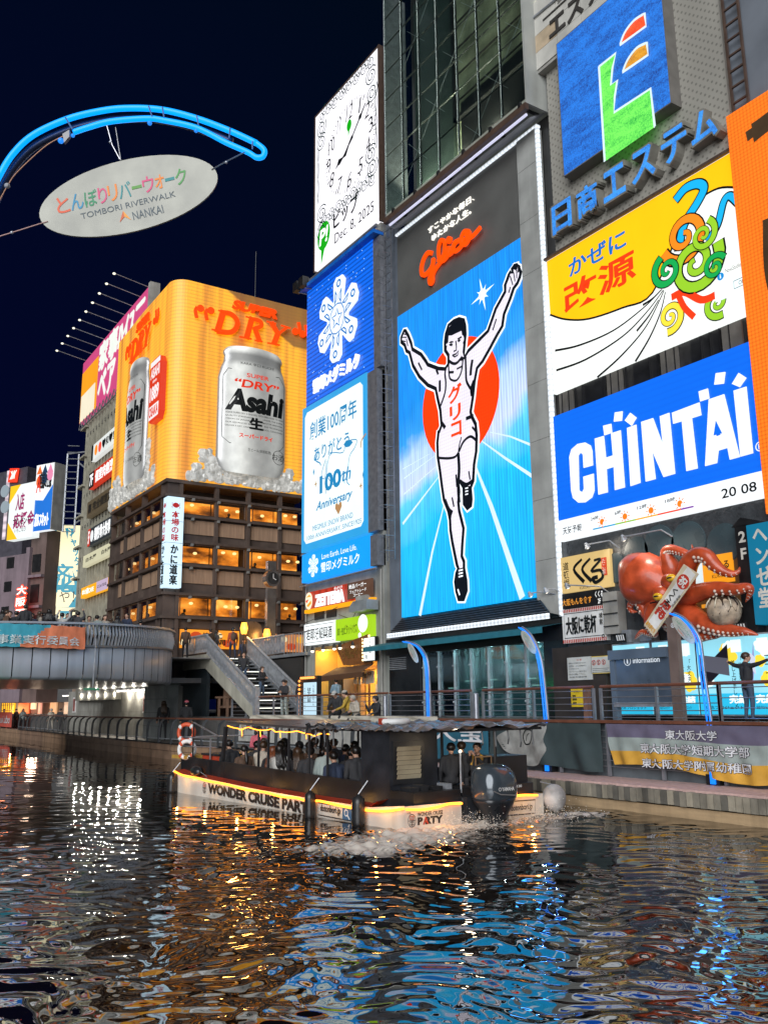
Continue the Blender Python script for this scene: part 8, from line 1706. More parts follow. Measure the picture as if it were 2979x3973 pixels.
ml_ = pm('hull_ink', (.025, .02, .02), .5); F0_ = FS_(0)
T('WONDER CRUISE PARTY', F0_, (-12.05, .09, -4.5, .45), ml_, bt_, d=.012, bold=.05, rot=-.022); T('dotonbori.jp', F0_, (-4.2, .13, -3.1, .38), ml_, bt_, d=.012, bold=.02)
put_stroke(F0_, [(-4.32, .07), (-2.5, .05), (-2.5, .40), (-4.32, .42)], .03, .012, closed=True)('text_border', ml_, bt_); put_fbox(F0_, -2.98, .06, -2.5, .40, .005, .016)('search_patch', pm('patch_blue', (.05, .12, .22), .5), bt_)
b = MB(); b.ring(F0_, -2.78, .25, .07, .1, .02, 16); b.stroke(F0_, [(-2.7, .18), (-2.6, .09)], .04, .022); b.build('lens_icon', m_white, bt_)
FTt = FTr(.0); T('WONDER CRUISE', FTt, (.42, .36, 1.3, .47), ml_, bt_, d=.012, bold=.03); T('P RTY', FTt, (.42, .14, 1.3, .34), ml_, bt_, d=.012, bold=.06); T('A', FTt, (.60, .14, .80, .34), m_redk, bt_, d=.014, bold=.04)
def medal(F, u, v, r_): 
    b = MB(); b.ring(F, u, v, r_ * .9, r_, .012, 22, rx=.8); b.stroke(F, [(u - r_ * .6, v), (u + r_ * .6, v)], r_ * .12, .013); b.stroke(F, [(u, v - r_ * .8), (u, v - r_ * .1)], r_ * .12, .014); b.stroke(F, [(u - r_ * .4, v - r_ * .2), (u + r_ * .4, v - r_ * .2), (u + r_ * .4, v - r_ * .6), (u - r_ * .4, v - r_ * .6)], r_ * .1, .015, closed=True); b.build('medallion', ml_, bt_)
    b = MB(); b.stroke(F, [(u - r_ * .4, v + r_ * .2), (u + r_ * .4, v + r_ * .2), (u + r_ * .4, v + r_ * .65), (u - r_ * .4, v + r_ * .65)], r_ * .12, .013, closed=True); b.stroke(F, [(u - r_ * .4, v + r_ * .42), (u + r_ * .4, v + r_ * .42)], r_ * .1, .014); b.build('medallion_red', m_redk, bt_)
medal(FTt, .23, .27, .17); medal(F0_, -12.35, .34, .2); T('dotonbori.jp', FTt, (3.85, .2, 4.72, .42), ml_, bt_, d=.012, bold=.02)
put_stroke(FTt, [(3.6, .14), (4.82, .12), (4.85, .5), (3.6, .52)], .03, .012, closed=True)('text_border', ml_, bt_); T('大阪', FTt, (.06, .44, .2, .5), ml_, bt_, d=.012)
# cabin with louvred window
b = MB(); UC = -1.22; b.add([bw_(-2.65, .42, .5), bw_(UC, .42, .5), bw_(UC, 2.16, .5), bw_(-2.65, 2.16, .5), bw_(-2.65, .42, 2.56), bw_(UC, .42, 2.56), bw_(UC, 2.16, 2.56), bw_(-2.65, 2.16, 2.56)], [(0, 1, 5, 4), (1, 2, 6, 5), (2, 3, 7, 6), (3, 0, 4, 7), (4, 5, 6, 7)]); b.build('cabin', pm('cabin_black', (.022, .024, .03), .35, ns=2, var=.5, bump=.15, bs=5), bt_)
FCb = FTr(UC); b = MB(); b.fbox(FCb, .52, 1.10, 1.62, 2.28, 0, .04); wf_ = b.build('window_frame', m_blk2, bt_)
for i in range(7):
    z = 1.24 + i * .128; b = MB(); b.add([FCb.w(.62, z, .05), FCb.w(1.48, z, .05), FCb.w(1.48, z + .12, .10), FCb.w(.62, z + .12, .10), FCb.w(.62, z + .12, .05), FCb.w(1.48, z + .12, .05)], [(0, 1, 2, 3), (3, 2, 5, 4)]); b.build('louvre', pm('louvre_cream', (.42, .36, .25), .5), wf_)
b = MB(); bbox_(b, UC, .42, .5, -.15, 2.1, .95); b.build('stern_locker', m_blk2, bt_)
for k, (v, z, s_) in enumerate(((.55, .95, .3), (.95, .95, .22), (1.35, .95, .35), (1.85, .95, .18))): b = MB(); bbox_(b, -.9, v, z, -.45, v + s_, z + .1 + .05 * (k % 2)); b.build('gear_box', m_blk2 if k != 3 else m_galv, bt_)
b = MB(); bbox_(b, -2.6, 2.2, .5, -.2, 5.0, .98); b.build('aft_bench', m_blk2, bt_)
# black box and lamp aft, roof, posts, tarpaulin
b = MB(); bbox_(b, -1.5, 3.62, .75, -.55, 5.12, 1.76); b.build('aft_locker', m_blk2, bt_); b = MB(); F_ = FTr(-.54); b.stroke(F_, [(3.0, 1.5), (3.62, 1.5), (3.62, 1.78), (3.0, 1.78)], .045, .02, .03, closed=True); b.build('open_hatch', pm('hatch_wood', (.30, .18, .09), .5), bt_)
put_tube([bw_(-.2, 2.16, .85), bw_(-.2, 2.16, 1.95)], .025, 6)('lamp_pole', m_galv, bt_); put_ball(bw_(-.2, 2.16, 1.98), .05, 8, 6)('stern_lamp', em('stern_lamp', 'fff0d8', 1.3), bt_); lamp('stern_lamp_glow', bw_(-.1, 2.16, 2.1), (1, .8, .55), 5, .1)
for (u, v) in ((-11.7, .5), (-9.1, .5), (-8.4, .5), (-7.0, .5), (-5.7, .5), (-4.6, .5), (-11.7, 4.8), (-9.2, 4.8), (-7.0, 4.8), (-4.6, 4.8), (-1.3, 2.4), (-.3, 3.6)):
    put_tube([bw_(u - (.35 if u < -11 else 0), v, .6), bw_(u, v, 2.56)], .05 if u > -11 else .09, 6)('canopy_post', m_blk2, bt_)
b = MB(); b.add([bw_(-11.5, .4, 2.68), bw_(-4.6, .4, 2.52), bw_(-4.6, 4.9, 2.52), bw_(-11.5, 4.9, 2.68), bw_(-11.5, .4, 2.75), bw_(-4.6, .4, 2.60), bw_(-4.6, 4.9, 2.60), bw_(-11.5, 4.9, 2.75)], [(0, 3, 2, 1), (4, 5, 6, 7), (0, 1, 5, 4), (2, 3, 7, 6), (3, 0, 4, 7), (1, 2, 6, 5)]); b.build('canopy_roof', pm('canopy_grey', (.06, .055, .055), .3, ns=2), bt_)
b = MB(); bbox_(b, -4.7, .35, 2.54, .35, 4.9, 2.62); b.build('aft_roof', m_blk2, bt_)
rope([bw_(-11.3 + i * .28, .36, 2.60 - i * .006 - .07 * abs(math.sin(i * .52)) - (.05 if i % 9 == 4 else 0)) for i in range(26)], r_=.017)
for i in (4, 9, 14, 20): rope([bw_(-11.3 + i * .28, .36, 2.55 - i * .006), bw_(-11.26 + i * .28, .36, 2.4 - i * .004), bw_(-11.3 + i * .28 + .05, .36, 2.25)], r_=.014)
b = MB(); nu, nv = 64, 22; V = []
for j in range(nv + 1):
    for i in range(nu + 1):
        s, q_ = i / nu, j / nv; u = -5.3 + 5.9 * s; v = .15 + 4.9 * q_; e = min(q_, 1 - q_) * nv; f = .5
        z = 2.68 + .05 * math.sin(u * 4.1 + v * 2.3) + .04 * math.sin(u * 9.7 - v * 5.1) + .035 * math.sin(u * 3.3 + v * 11) + .03 * math.sin(u * 17 + v * 3)
        if j == 0: z = 2.59 + .022 * math.sin(u * 13) + .015 * math.sin(u * 29)
        if i == 0: z -= .12
        V.append(bw_(u + .05 * math.sin(v * 7), v, z))
b.add(V, [(j * (nu + 1) + i, j * (nu + 1) + i + 1, (j + 1) * (nu + 1) + i + 1, (j + 1) * (nu + 1) + i) for j in range(nv) for i in range(nu)])
tp = thing('silver_tarpaulin', 'crumpled silver and black tarpaulin over the boat roof', 'tarpaulin', bw_(-2.5, 2.5, 2.6)); b.build('sheet', pm('tarp', (.20, .19, .19), .25, .35, ns=1.6, var=.75, bump=.35, bs=6), tp, False)
b = MB(); V = []
for i in range(15):
    s = i / 14; u = -5.6 + 1.9 * s
    for q_ in range(5): V.append(bw_(u + .06 * math.sin(q_ * 3 + i), .28 + .05 * math.sin(i * 1.7 + q_), 2.72 - .09 * q_ * (1 - .5 * s) + .05 * math.sin(i * 1.3)))
b.add(V, [(i * 5 + j, (i + 1) * 5 + j, (i + 1) * 5 + j + 1, i * 5 + j + 1) for i in range(14) for j in range(4)]); b.build('black_fold', m_blk2, tp)
for k, (u, v) in enumerate([(-4.9 + .5 * i, .25) for i in range(4)] + [(.25, 2.6 + .5 * i) for i in range(5)]): put_tube([bw_(u, v, 2.55), bw_(u + .04, v, 2.3 - .1 * (k % 3)), bw_(u, v, 2.15 - .1 * (k % 2))], .03, 4)('hanging_strap', m_blk2, tp)
lf = thing('life_ring', 'white life ring lying on the boat roof', 'life ring', bw_(-2, .9, 2.7)); b = MB()
def torus(b, c, R, r, ax1, ax2, n=20, m=7):
    V = []; nz_ = ax1.cross(ax2)
    for i in range(n):
        a = 2 * math.pi * i / n; d = ax1 * math.cos(a) + ax2 * math.sin(a)
        for j in range(m): g = 2 * math.pi * j / m; V.append(c + d * (R + r * math.cos(g)) + nz_ * (r * math.sin(g)))
    return b.add(V, [(i * m + j, ((i + 1) % n) * m + j, ((i + 1) % n) * m + (j + 1) % m, i * m + (j + 1) % m) for i in range(n) for j in range(m)])
torus(b, bw_(-1.7, .95, 2.82), .4, .09, BX, BY); b.build('ring', m_white, lf, True); b = MB(); bbox_(b, -1.75, .42, 2.74, -1.65, .66, 2.92); b.build('red_band', m_redk, lf)
# fenders
for k, (u, v, z0, z1, r_, lb_) in enumerate(((-14.95, -.18, -.1, .78, .2, 'black fender hanging at the bow'), (-4.42, -.24, -.12, .78, .17, 'black fender hanging after the word PARTY'), (-1.8, -.26, -.1, .85, .19, 'large black fender hanging beneath the cabin'))):
    t = thing('boat_fender', lb_, 'fender', bw_(u, v, z0), 'fenders on the tour boat'); b = MB(); zs_ = np.linspace(z0 + .08, z1 - .1, 7); b.tube([bw_(u, v, z) for z in [z0, z0 + .05] + list(zs_) + [z1 - .04, z1]], [.05, .07] + [r_ * .9, r_, r_, r_, r_, r_, r_ * .9] + [.07, .04], 12); b.build('body', pm('fender_black', (.02, .02, .021), .28), t, True); put_tube([bw_(u, v, z1), bw_(u + .03, v + .3, z1 + .35)], .02, 5)('rope', m_galv, t)
t = thing('ball_fender', 'round pale fender between the boat stern and the deck', 'fender', bw_(.1, 5.5, .1)); put_ball(bw_(.1, 5.55, .52), (.36, .36, .40), 20, 14)('ball', pm('fender_grey', (.42, .41, .40), .5, ns=3, var=.5, dirt=.3), t, True); put_tube([bw_(.1, 5.5, .9), bw_(0, 5.1, 1.0)], .02, 5)('rope', m_galv, t)
t = thing('oval_fender', 'dark oval fender lying on the red side deck near the bow', 'fender', bw_(-13.3, .1, .75)); put_tube([bw_(-13.7, .12, .88), bw_(-13.65, .12, .88), bw_(-13.5, .12, .88), bw_(-13.2, .12, .86), bw_(-13.05, .12, .86), bw_(-13.0, .12, .86)], [.04, .14, .2, .2, .12, .04], 12)('body', pm('fender_black', (.02, .02, .021), .28), t, True); put_tube([bw_(-13, .12, .86), bw_(-12.5, .15, .72)], .015, 4)('rope', m_galv, t)
# bow rails, life rings hung, red crate
rl = thing('bow_railing', 'polished steel rails round the bow of the boat', 'railing', bw_(-15, 2, 1.3)); 
for (a_, c_) in (((-15.9, .5, 2.08), (-12.5, .5, 2.12)), ((-15.9, .5, 1.72), (-12.5, .5, 1.78)), ((-15.9, .5, 2.08), (-15.9, 4.6, 2.08)), ((-14.6, .5, 2.68), (-12.4, .5, 2.2))): put_tube([bw_(*a_), bw_(*c_)], .03, 6)('rail', m_wire, rl)
for (u, v) in ((-15.9, .5), (-14.6, .5), (-13.0, .5), (-15.9, 4.6)): put_tube([bw_(u, v, 1.3), bw_(u, v, 2.68 if u == -14.6 else 2.1)], .035, 6)('upright', m_wire if u != -14.6 else m_black, rl)
for k, (u, z, mt_) in enumerate(((-15.1, 2.28, 'o'), (-15.0, 1.62, 'w'))):
    t = thing('hung_life_ring', ('orange life ring hung on the bow rail', 'white and orange life ring lower on the bow rail')[k], 'life ring', bw_(u, .45, z - .4)); b = MB(); torus(b, bw_(u, .42, z), .33, .085, (BX * .55 + BY * .5).normalized(), Vector((0, 0, 1)), 22, 8); b.build('ring', pm('ring_orange', (.62, .09, .03), .5) if k == 0 else m_white, t, True); b = MB()
    for a in (.8, 2.4, 3.9, 5.5): b.ball(bw_(u, .40, z) + ((BX * .55 + BY * .5).normalized() * math.cos(a) + Vector((0, 0, 1)) * math.sin(a)) * .33, (.1, .09, .1), 7, 5)
    b.build('bands', m_white if k == 0 else pm('ring_orange', (.62, .09, .03), .5), t)['kind'] = 'stuff'
t = thing('red_crate', 'low red crate on the foredeck', 'crate', bw_(-12.9, .8, 1.3)); b = MB(); bbox_(b, -13.9, .6, 1.2, -12.4, 1.5, 1.45); b.build('body', m_redk, t); b = MB(); bbox_(b, -13.95, .55, 1.45, -12.35, 1.55, 1.52); b.build('rim', m_blk2, t)
# outboard
oe = thing('outboard_motor', 'grey outboard motor with white lettering hung between the stern panels', 'outboard motor', bw_(.5, 2.7, 0)); mco = pm('cowl_grey', (.055, .07, .085), .18, .3, ns=2, var=.15); mco.node_tree.nodes['Principled BSDF'].inputs['Coat Weight'].default_value = .7; mlo2 = pm('cowl_dark', (.02, .022, .026), .3)
def loft(secs, n=28, pw=2.6):
    b = MB(); V = []
    for z, cu, cv, ru, rv in secs:
        for i in range(n):
            a = 2 * math.pi * i / n; c, s = math.cos(a), math.sin(a); q_ = (abs(c) ** pw + abs(s) ** pw) ** (-1 / pw); V.append(bw_(cu + ru * c * q_, cv + rv * s * q_, z))
    b.add(V, [(i * n + k, i * n + (k + 1) % n, (i + 1) * n + (k + 1) % n, (i + 1) * n + k) for i in range(len(secs) - 1) for k in range(n)] + [tuple(range((len(secs) - 1) * n, len(secs) * n))]); return b
CV = 2.72
loft([(.68, .55, CV, .48, .56), (.76, .55, CV, .54, .62), (.95, .55, CV, .56, .64), (1.2, .54, CV, .55, .63), (1.4, .52, CV, .52, .58), (1.53, .49, CV - .02, .45, .50), (1.61, .46, CV - .03, .34, .38), (1.65, .42, CV - .04, .16, .2)]).build('cowling', mco, oe, True)
loft([(-.35, .62, CV, .06, .10), (-.1, .60, CV, .14, .16), (.1, .58, CV, .20, .20), (.35, .56, CV, .32, .40), (.6, .55, CV, .44, .56), (.72, .55, CV, .50, .62)]).build('midsection', mlo2, oe, True)
put_fbox(FTr(-.15), 2.1, .2, 2.6, .75, -.1, .25)('mount_bracket', mlo2, oe)
for k in range(3): put_tube([bw_(-.1, 2.1 + .12 * k, .7), bw_(.1, 2.2 + .1 * k, .3), bw_(.2, 2.3, .1)], .03, 5)('hose', m_black, oe)
Fo_ = FR(bw_(.55 + .45, CV - .35, 0), (BY * .86 + BX * -.35)); Fo2 = FR(bw_(1.13, CV, 0), BY)
T('YAMAHA', Fo2, (-.24, .96, .22, 1.06), m_white, oe, d=.0, bold=.02); T('130', Fo2, (.38, 1.02, .56, 1.09), m_white, oe, d=-.05, bold=.02); b = MB(); b.ring(Fo2, -.31, 1.01, .035, .05, .0, 16); b.build('round_mark', m_white, oe)
put_stroke(Fo2, [(-.55, .98), (-.3, .88), (.25, .83)], .03, .01)('stripe', m_wire, oe); put_ball(bw_(.62, CV - .22, 1.42), (.05, .16, .05), 10, 6)('air_intake', m_black, oe)
# people (built in metres, facing -Y)
m_skin = pm('skin', (.50, .29, .20), .5, ns=6, var=.12); m_eye = pm('eye_dark', (.02, .015, .012), .25); m_lip = pm('lip', (.35, .10, .08), .5)
cl = lambda n, c: pm('cloth_' + n, c, .8, ns=5, var=.3, bump=.2, bs=16)
JK = [cl('black', (.022, .022, .025)), cl('charcoal', (.05, .05, .055)), cl('navy', (.02, .03, .06)), cl('brown', (.09, .05, .03)), cl('beige', (.42, .37, .30)), cl('white', (.55, .54, .50)), cl('grey', (.14, .145, .15))]
C_pink, C_red, C_mus, C_blue, C_denim, C_org = cl('pink', (.62, .13, .17)), cl('rust', (.42, .07, .02)), cl('mustard', (.40, .25, .03)), cl('paleblue', (.22, .34, .42)), cl('denim', (.05, .08, .13)), cl('orange', (.70, .16, .03))
HB, HR, HN = pm('hair_black', (.012, .010, .009), .35, ns=30, var=.5), pm('hair_red', (.16, .05, .02), .35, ns=30, var=.5), pm('hair_brown', (.05, .028, .015), .4, ns=30, var=.5)
V3 = Vector
def rotv(p, c, yaw, pitch):
    q = Matrix.Rotation(yaw, 3, 'Z') @ Matrix.Rotation(pitch, 3, 'X') @ (V3(p) - V3(c)); return q + V3(c)
def figure(pose='stand', arms='down', lean=0., hyaw=0., hpitch=0., slim=1.):
    sit = pose in ('sit', 'kneel'); hz = {'stand': .92, 'walk': .91, 'sit': .50, 'kneel': .30}[pose]
    pel = V3((0, 0, hz)); L = lambda p: pel + Matrix.Rotation(lean, 3, 'X') @ V3(p)
    S_ = []; A = lambda a, b_, r0, r1, m: S_.append((V3(a), V3(b_), r0, r1, m))
    A(L((0, 0, .0)), L((0, 0, .16)), .135, .125, 1); A(L((-.05, 0, .16)), L((-.07, .0, .38)), .12, .12, 1); A(L((.05, 0, .16)), L((.07, 0, .38)), .12, .12, 1); A(L((-.15, .0, .46)), L((.15, .0, .46)), .075, .075, 1)
    A(L((0, .005, .46)), L((0, -.01, .58)), .062, .055, 0); A(L((-.04, .03, .505)), L((.04, .03, .505)), .055, .055, 1)
    hc = L((0, -.03, .675)); nk = L((0, 0, .56)); Hd = lambda p: rotv(V3(hc) + V3(p), nk, hyaw, hpitch)
    A(Hd((0, .012, .02)), Hd((0, -.01, .03)), .088, .086, 0); A(Hd((0, -.02, -.03)), Hd((0, -.045, -.07)), .072, .045, 0); A(Hd((0, -.09, .01)), Hd((0, -.112, -.025)), .012, .017, 0)
    for s in (-1, 1): A(Hd((s * .086, 0, .0)), Hd((s * .09, .01, -.03)), .016, .013, 0)
    for s in (-1, 1):
        sh = L((s * .19, 0, .455)); h = V3((s * .09, 0, hz - .02))
        if pose == 'stand': kn, an, to = V3((s * .11, -.02, .50)), V3((s * .12, .03, .10)), V3((s * .14, -.13, .045))
        elif pose == 'walk': kn, an, to = V3((s * .10, -.12 * s - .04, .50)), V3((s * .10, -.22 * s + .04, .10)), V3((s * .11, -.22 * s - .12, .05))
        elif pose == 'sit': kn, an, to = V3((s * .12, -.42, .50)), V3((s * .12, -.40, .10)), V3((s * .13, -.56, .05))
        else: kn, an, to = V3((s * .13, -.34, .12)), V3((s * .12, .08, .07)), V3((s * .12, .22, .06))
        A(h, kn, .092, .062, 2); A(kn, an, .062, .042, 2); A(an, to, .045, .036, 3)
        a_ = arms if isinstance(arms, str) else arms[0 if s < 0 else 1]
        E = {'down': ((.25, .03, .20), (.25, -.07, -.03)), 'phone': ((.23, -.16, .28), (.07, -.34, .52)), 'fold': ((.25, -.08, .20), (.04, -.24, .22)), 'up': ((.30, -.12, .62), (.24, -.28, .84)), 'wide': ((.46, -.02, .50), (.70, -.08, .58)), 'wave': ((.27, -.18, .25), (.25, -.30, .50)), 'rail': ((.26, -.18, .22), (.16, -.42, .16)), 'pocket': ((.28, .05, .20), (.19, -.08, .02))}[a_]
        el = L((s * E[0][0], E[0][1], E[0][2])); wr = L((s * E[1][0], E[1][1], E[1][2])); A(sh, el, .066, .054, 1); A(el, wr, .052, .040, 1)
        d = (wr - el).normalized(); A(wr, wr + d * .05, .028, .03, 0)
        S_.append(('hand', wr + d * .05, d, s))
    b = MB(); seg = [q for q in S_ if q[0] != 'hand']
    for a, c, r0, r1, m in seg: b.tube([a, c], [r0, r1], 10); b.ball(a, r0, 10, 6); b.ball(c, r1, 10, 6)
    me = bpy.data.meshes.new('tmp'); me.from_pydata([tuple(v) for v in b.v], [], b.f); ob = bpy.data.objects.new('tmp', me); COL.objects.link(ob)
    md = ob.modifiers.new('r', 'REMESH'); md.mode = 'VOXEL'; md.voxel_size = .019; md.use_smooth_shade = True; sm = ob.modifiers.new('s', 'SMOOTH'); sm.iterations = 3; sm.factor = .5
    ev = ob.evaluated_get(bpy.context.evaluated_depsgraph_get()); m2 = ev.to_mesh()
    V = np.array([tuple(v.co) for v in m2.vertices]); F = [tuple(p.vertices) for p in m2.polygons]; ev.to_mesh_clear(); bpy.data.objects.remove(ob)
    C_ = np.array([V[list(f)].mean(0) for f in F]); best = np.full(len(C_), 9.); mi = np.zeros(len(C_), int)
    for a, c, r0, r1, m in seg:
        a, c = np.array(a), np.array(c); ab = c - a; t = np.clip(((C_ - a) @ ab) / (ab @ ab), 0, 1); dd = np.linalg.norm(C_ - a - t[:, None] * ab, axis=1) - (r0 + (r1 - r0) * t); k = dd < best; best[k] = dd[k]; mi[k] = m
    q = MB(); q.v = [V3(v) for v in V]; q.f = F; q.m = list(map(int, mi))
    for tg in S_:
        if tg[0] != 'hand': continue
        _, p, d, s = tg; sd = d.cross(V3((0, 1, 0))); sd = (sd.normalized() if sd.length > .1 else V3((1, 0, 0))); up_ = d.cross(sd)
        q.tube([p - d * .02, p + d * .02, p + d * .055], [.028, .036, .032], 8, mi=0, flat=.6)
        for k, (o_, l_) in enumerate(((-.026, .060), (-.009, .075), (.009, .070), (.026, .052))): q.tube([p + sd * o_ + d * .05, p + sd * o_ * 1.15 + d * (.05 + l_ * .55) + up_ * .006, p + sd * o_ * 1.2 + d * (.05 + l_) + up_ * .02], [.0095, .009, .006], 5, mi=0)
        q.tube([p - sd * s * .02 + d * .005, p - sd * s * .052 + d * .03, p - sd * s * .058 + d * .058], [.012, .011, .008], 5, mi=0)
    for s in (-1, 1): q.ball(Hd((s * .033, -.086, .028)), (.014, .008, .009), 6, 4, 4)
    q.tube([Hd((-.024, -.094, -.052)), Hd((0, -.100, -.054)), Hd((.024, -.094, -.052))], .006, 5, mi=5)
    return q, Hd, L
def hair_mb(Hd, kind, L):
    b = MB()
    def dome(rx, ry, rz, cz, cy, th1, th0=0, back=1.35, n=16, m=8):
        V = [Hd((0, cy, cz + rz))]
        for i in range(1, m + 1):
            for k in range(n):
                g = 2 * math.pi * k / n; ext = th1 + (back - th1) * (.5 + .5 * math.sin(g)) ** .7; a = ext * math.pi / 2 * i / m; w = 1 + .03 * math.sin(k * 5.1 + i); V.append(Hd((rx * w * math.sin(a) * math.cos(g), cy + ry * w * math.sin(a) * math.sin(g), cz + rz * math.cos(a))))
        b.add(V, [(0, 1 + k, 1 + (k + 1) % n) for k in range(n)] + [(1 + i * n + k, 1 + (i + 1) * n + k, 1 + (i + 1) * n + (k + 1) % n, 1 + i * n + (k + 1) % n) for i in range(m - 1) for k in range(n)])
    if kind == 'short': dome(.104, .116, .098, .035, .012, .74, back=1.86)
    elif kind == 'long':
        dome(.106, .114, .102, .035, .01, .74, back=1.6)
        for k in range(9):
            x = -.095 + .0238 * k; y0 = .10 - abs(x) * .45; b.tube([Hd((x, y0 * .9, .0)), Hd((x * 1.1, y0 + .02, -.12)), L((x * 1.25, .125 - abs(x) * .3, .36 + .03 * math.sin(k * 2.3))), L((x * 1.1, .115, .22 + .05 * math.sin(k * 1.7)))], [.026, .03, .026, .006], 6)
    elif kind == 'pony':
        dome(.102, .110, .098, .035, .008, .74, back=1.5); b.tube([Hd((0, .10, .03)), Hd((0, .15, -.03)), L((0, .15, .40)), L((.01, .14, .22))], [.03, .042, .035, .008], 8)
    elif kind == 'cap':
        dome(.104, .112, .092, .045, .004, .86, back=1.05); b.add([Hd((-.085, -.075, .05)), Hd((.085, -.075, .05)), Hd((.07, -.16, .035)), Hd((-.07, -.16, .035)), Hd((-.085, -.075, .038)), Hd((.085, -.075, .038)), Hd((.07, -.16, .025)), Hd((-.07, -.16, .025))], [(0, 1, 2, 3), (7, 6, 5, 4), (3, 2, 6, 7), (0, 3, 7, 4), (1, 5, 6, 2)])
    elif kind == 'hood':
        dome(.122, .135, .122, .02, .018, .72, back=1.95, n=20); b.tube([L((-.12, .05, .50)), L((0, .12, .52)), L((.12, .05, .50)), L((.09, -.07, .50)), L((-.09, -.07, .50)), L((-.12, .05, .50))], .045, 7)
    return b
PRO = {}
def person(label, loc, face, top, bot=None, hair='short', hcol=None, pose='stand', arms='down', lean=0., hyaw=0., hpitch=0., s=1., group=None, under=None, extra=None):
    key = (pose, arms, lean, hyaw, hpitch, hair); t = thing('person', label, 'person', (0, 0, 0), group)
    slots = [m_skin, top, bot or JK[0], JK[0], m_eye, m_lip]
    if key not in PRO:
        q, Hd, L = figure(pose, arms, lean, hyaw, hpitch); bo = q.build('body', slots, t, True); hb = hair_mb(Hd, hair, L); ho = hb.build('cap' if hair == 'cap' else 'hood' if hair == 'hood' else 'hair', hcol or HB, t, True)
        uo = None
        if hair == 'cap': hb = hair_mb(Hd, 'short', L); uo = hb.build('hair', HB, t, True); uo.scale = (.985,) * 3
        PRO[key] = (bo, ho, uo, Hd, L)
    else:
        bo0, ho0, uo0, Hd, L = PRO[key]; os_ = []
        for o in (bo0, ho0, uo0):
            if o is None: continue
            c = o.copy(); COL.objects.link(c); c.parent = t; os_.append(c)
        for c, ms in zip(os_, (slots, [hcol or HB], [HB])):
            for i, m_ in enumerate(ms): c.material_slots[i].link = 'OBJECT'; c.material_slots[i].material = m_
    if extra: extra(t, Hd, L)
    t.location = loc; t.rotation_euler = (0, 0, math.radians(face + 90)); t.scale = (s / K,) * 3; return t
def phone(t, Hd, L):
    b = MB(); c = L((0, -.40, .56)); b.box(c.x - .035, c.y - .006, c.z - .06, c.x + .035, c.y + .006, c.z + .08); b.build('phone_case', m_black, t); put_box(c.x - .03, c.y + .006, c.z - .05, c.x + .03, c.y + .008, c.z + .07)('phone_screen', em('phone_glow', '7ab4d8', 1.0), t)
# --- passengers seated in the boat, seen from behind
pax = [(-12.3, 1.0, 0, 'short', HB, 'down', 'black haired passenger nearest the bow, by the front canopy post'), (-11.05, 1.0, 3, 'pony', HB, 'down', 'passenger in brown jacket with a long black ponytail'), (-10.25, 1.25, 4, 'short', HN, 'phone', 'passenger in beige sleeves raising a phone'),
       (-9.1, 1.0, 0, 'long', HR, 'down', 'passenger with long red hair and black coat'), (-8.4, 1.0, 5, 'long', HB, 'fold', 'passenger in white coat with long black hair'), (-7.1, .95, 0, 'long', HN, 'down', 'passenger with brown hooded hair and black coat in the middle of the near row'),
       (-6.35, .9, 0, 'short', HB, 'down', 'passenger in black with a thin bag strap, near row'), (-5.6, 1.1, 6, 'short', HB, 'down', 'passenger in grey jacket with short black hair'), (-4.75, .9, 2, 'short', HB, 'down', 'passenger in navy directly left of the cabin'), (-4.3, 1.4, 0, 'short', HN, 'phone', 'passenger beside the cabin lifting a phone to the face'),
       (-11.6, 1.7, 1, 'short', HB, 'down', 'passenger half hidden behind the first canopy post'), (-9.7, 1.8, 0, 'short', HB, 'down', 'dark haired passenger between the phone holder and the red hair'), (-7.75, 1.7, 3, 'short', HB, 'fold', 'passenger in brown behind the white coat'), (-6.7, 1.6, 0, 'long', HB, 'down', 'long haired passenger in black behind the bag strap'), (-5.1, 1.7, 1, 'short', HB, 'down', 'passenger in charcoal behind the navy jacket'), (-3.6, .95, 0, 'short', HB, 'down', 'passenger in black pressed against the cabin wall')]
for u, v, ci, hk, hc_, ar, lb_ in pax: person(lb_, bw_(u, v, .02 + .1 * math.sin(u * 3)), 150 + 25 * math.sin(u * 5), JK[ci], pose='sit', hair=hk, hcol=hc_, arms=ar, lean=.12, s=1.17, group='passengers seated in the boat', extra=phone if ar == 'phone' else None)
far = [(-12.6, 2.6, 1, 'short', 'far row passenger near the guide'), (-11.1, 2.6, 0, 'long', 'far row passenger with long hair behind the ponytail'), (-9.85, 2.7, 0, 'cap', 'far row passenger in a dark cap'), (-9.3, 3.4, 3, 'short', 'far row passenger with brown coat below the white banner'), (-8.7, 2.5, 5, 'short', 'far row passenger in white collar'), (-8.15, 3.1, 1, 'short', 'far row passenger in charcoal third from the canopy end'), (-7.0, 2.7, 2, 'phone', 'far row passenger holding a phone high'), (-6.1, 2.6, 0, 'short', 'far row passenger behind the grey jacket'), (-5.2, 3.2, 6, 'long', 'far row passenger with long hair near the cabin')]
for u, v, ci, hk, lb_ in far: person(lb_, bw_(u, v, .14 + .1 * math.sin(u * 2)), 155 + 30 * math.sin(u * 3), JK[ci], pose='sit', lean=.12, s=1.15, hair='short' if hk == 'phone' else hk, hcol=[HB, HN][ci % 2] if hk != 'cap' else JK[0], arms='phone' if hk == 'phone' else 'down', group='passengers seated in the boat', extra=phone if hk == 'phone' else None)
person('guide in pink top with long black hair standing at the bow facing the passengers', bw_(-13.0, 2.6, .28), -20, C_pink, hair='long', arms=('fold', 'down'))
person('passenger in black sitting behind the cabin', bw_(-1.0, 2.5, .50), 150, JK[0], pose='sit'); person('passenger in charcoal sitting behind the stern lamp', bw_(-1.1, 3.0, .52), 165, JK[1], pose='sit', hcol=HN)
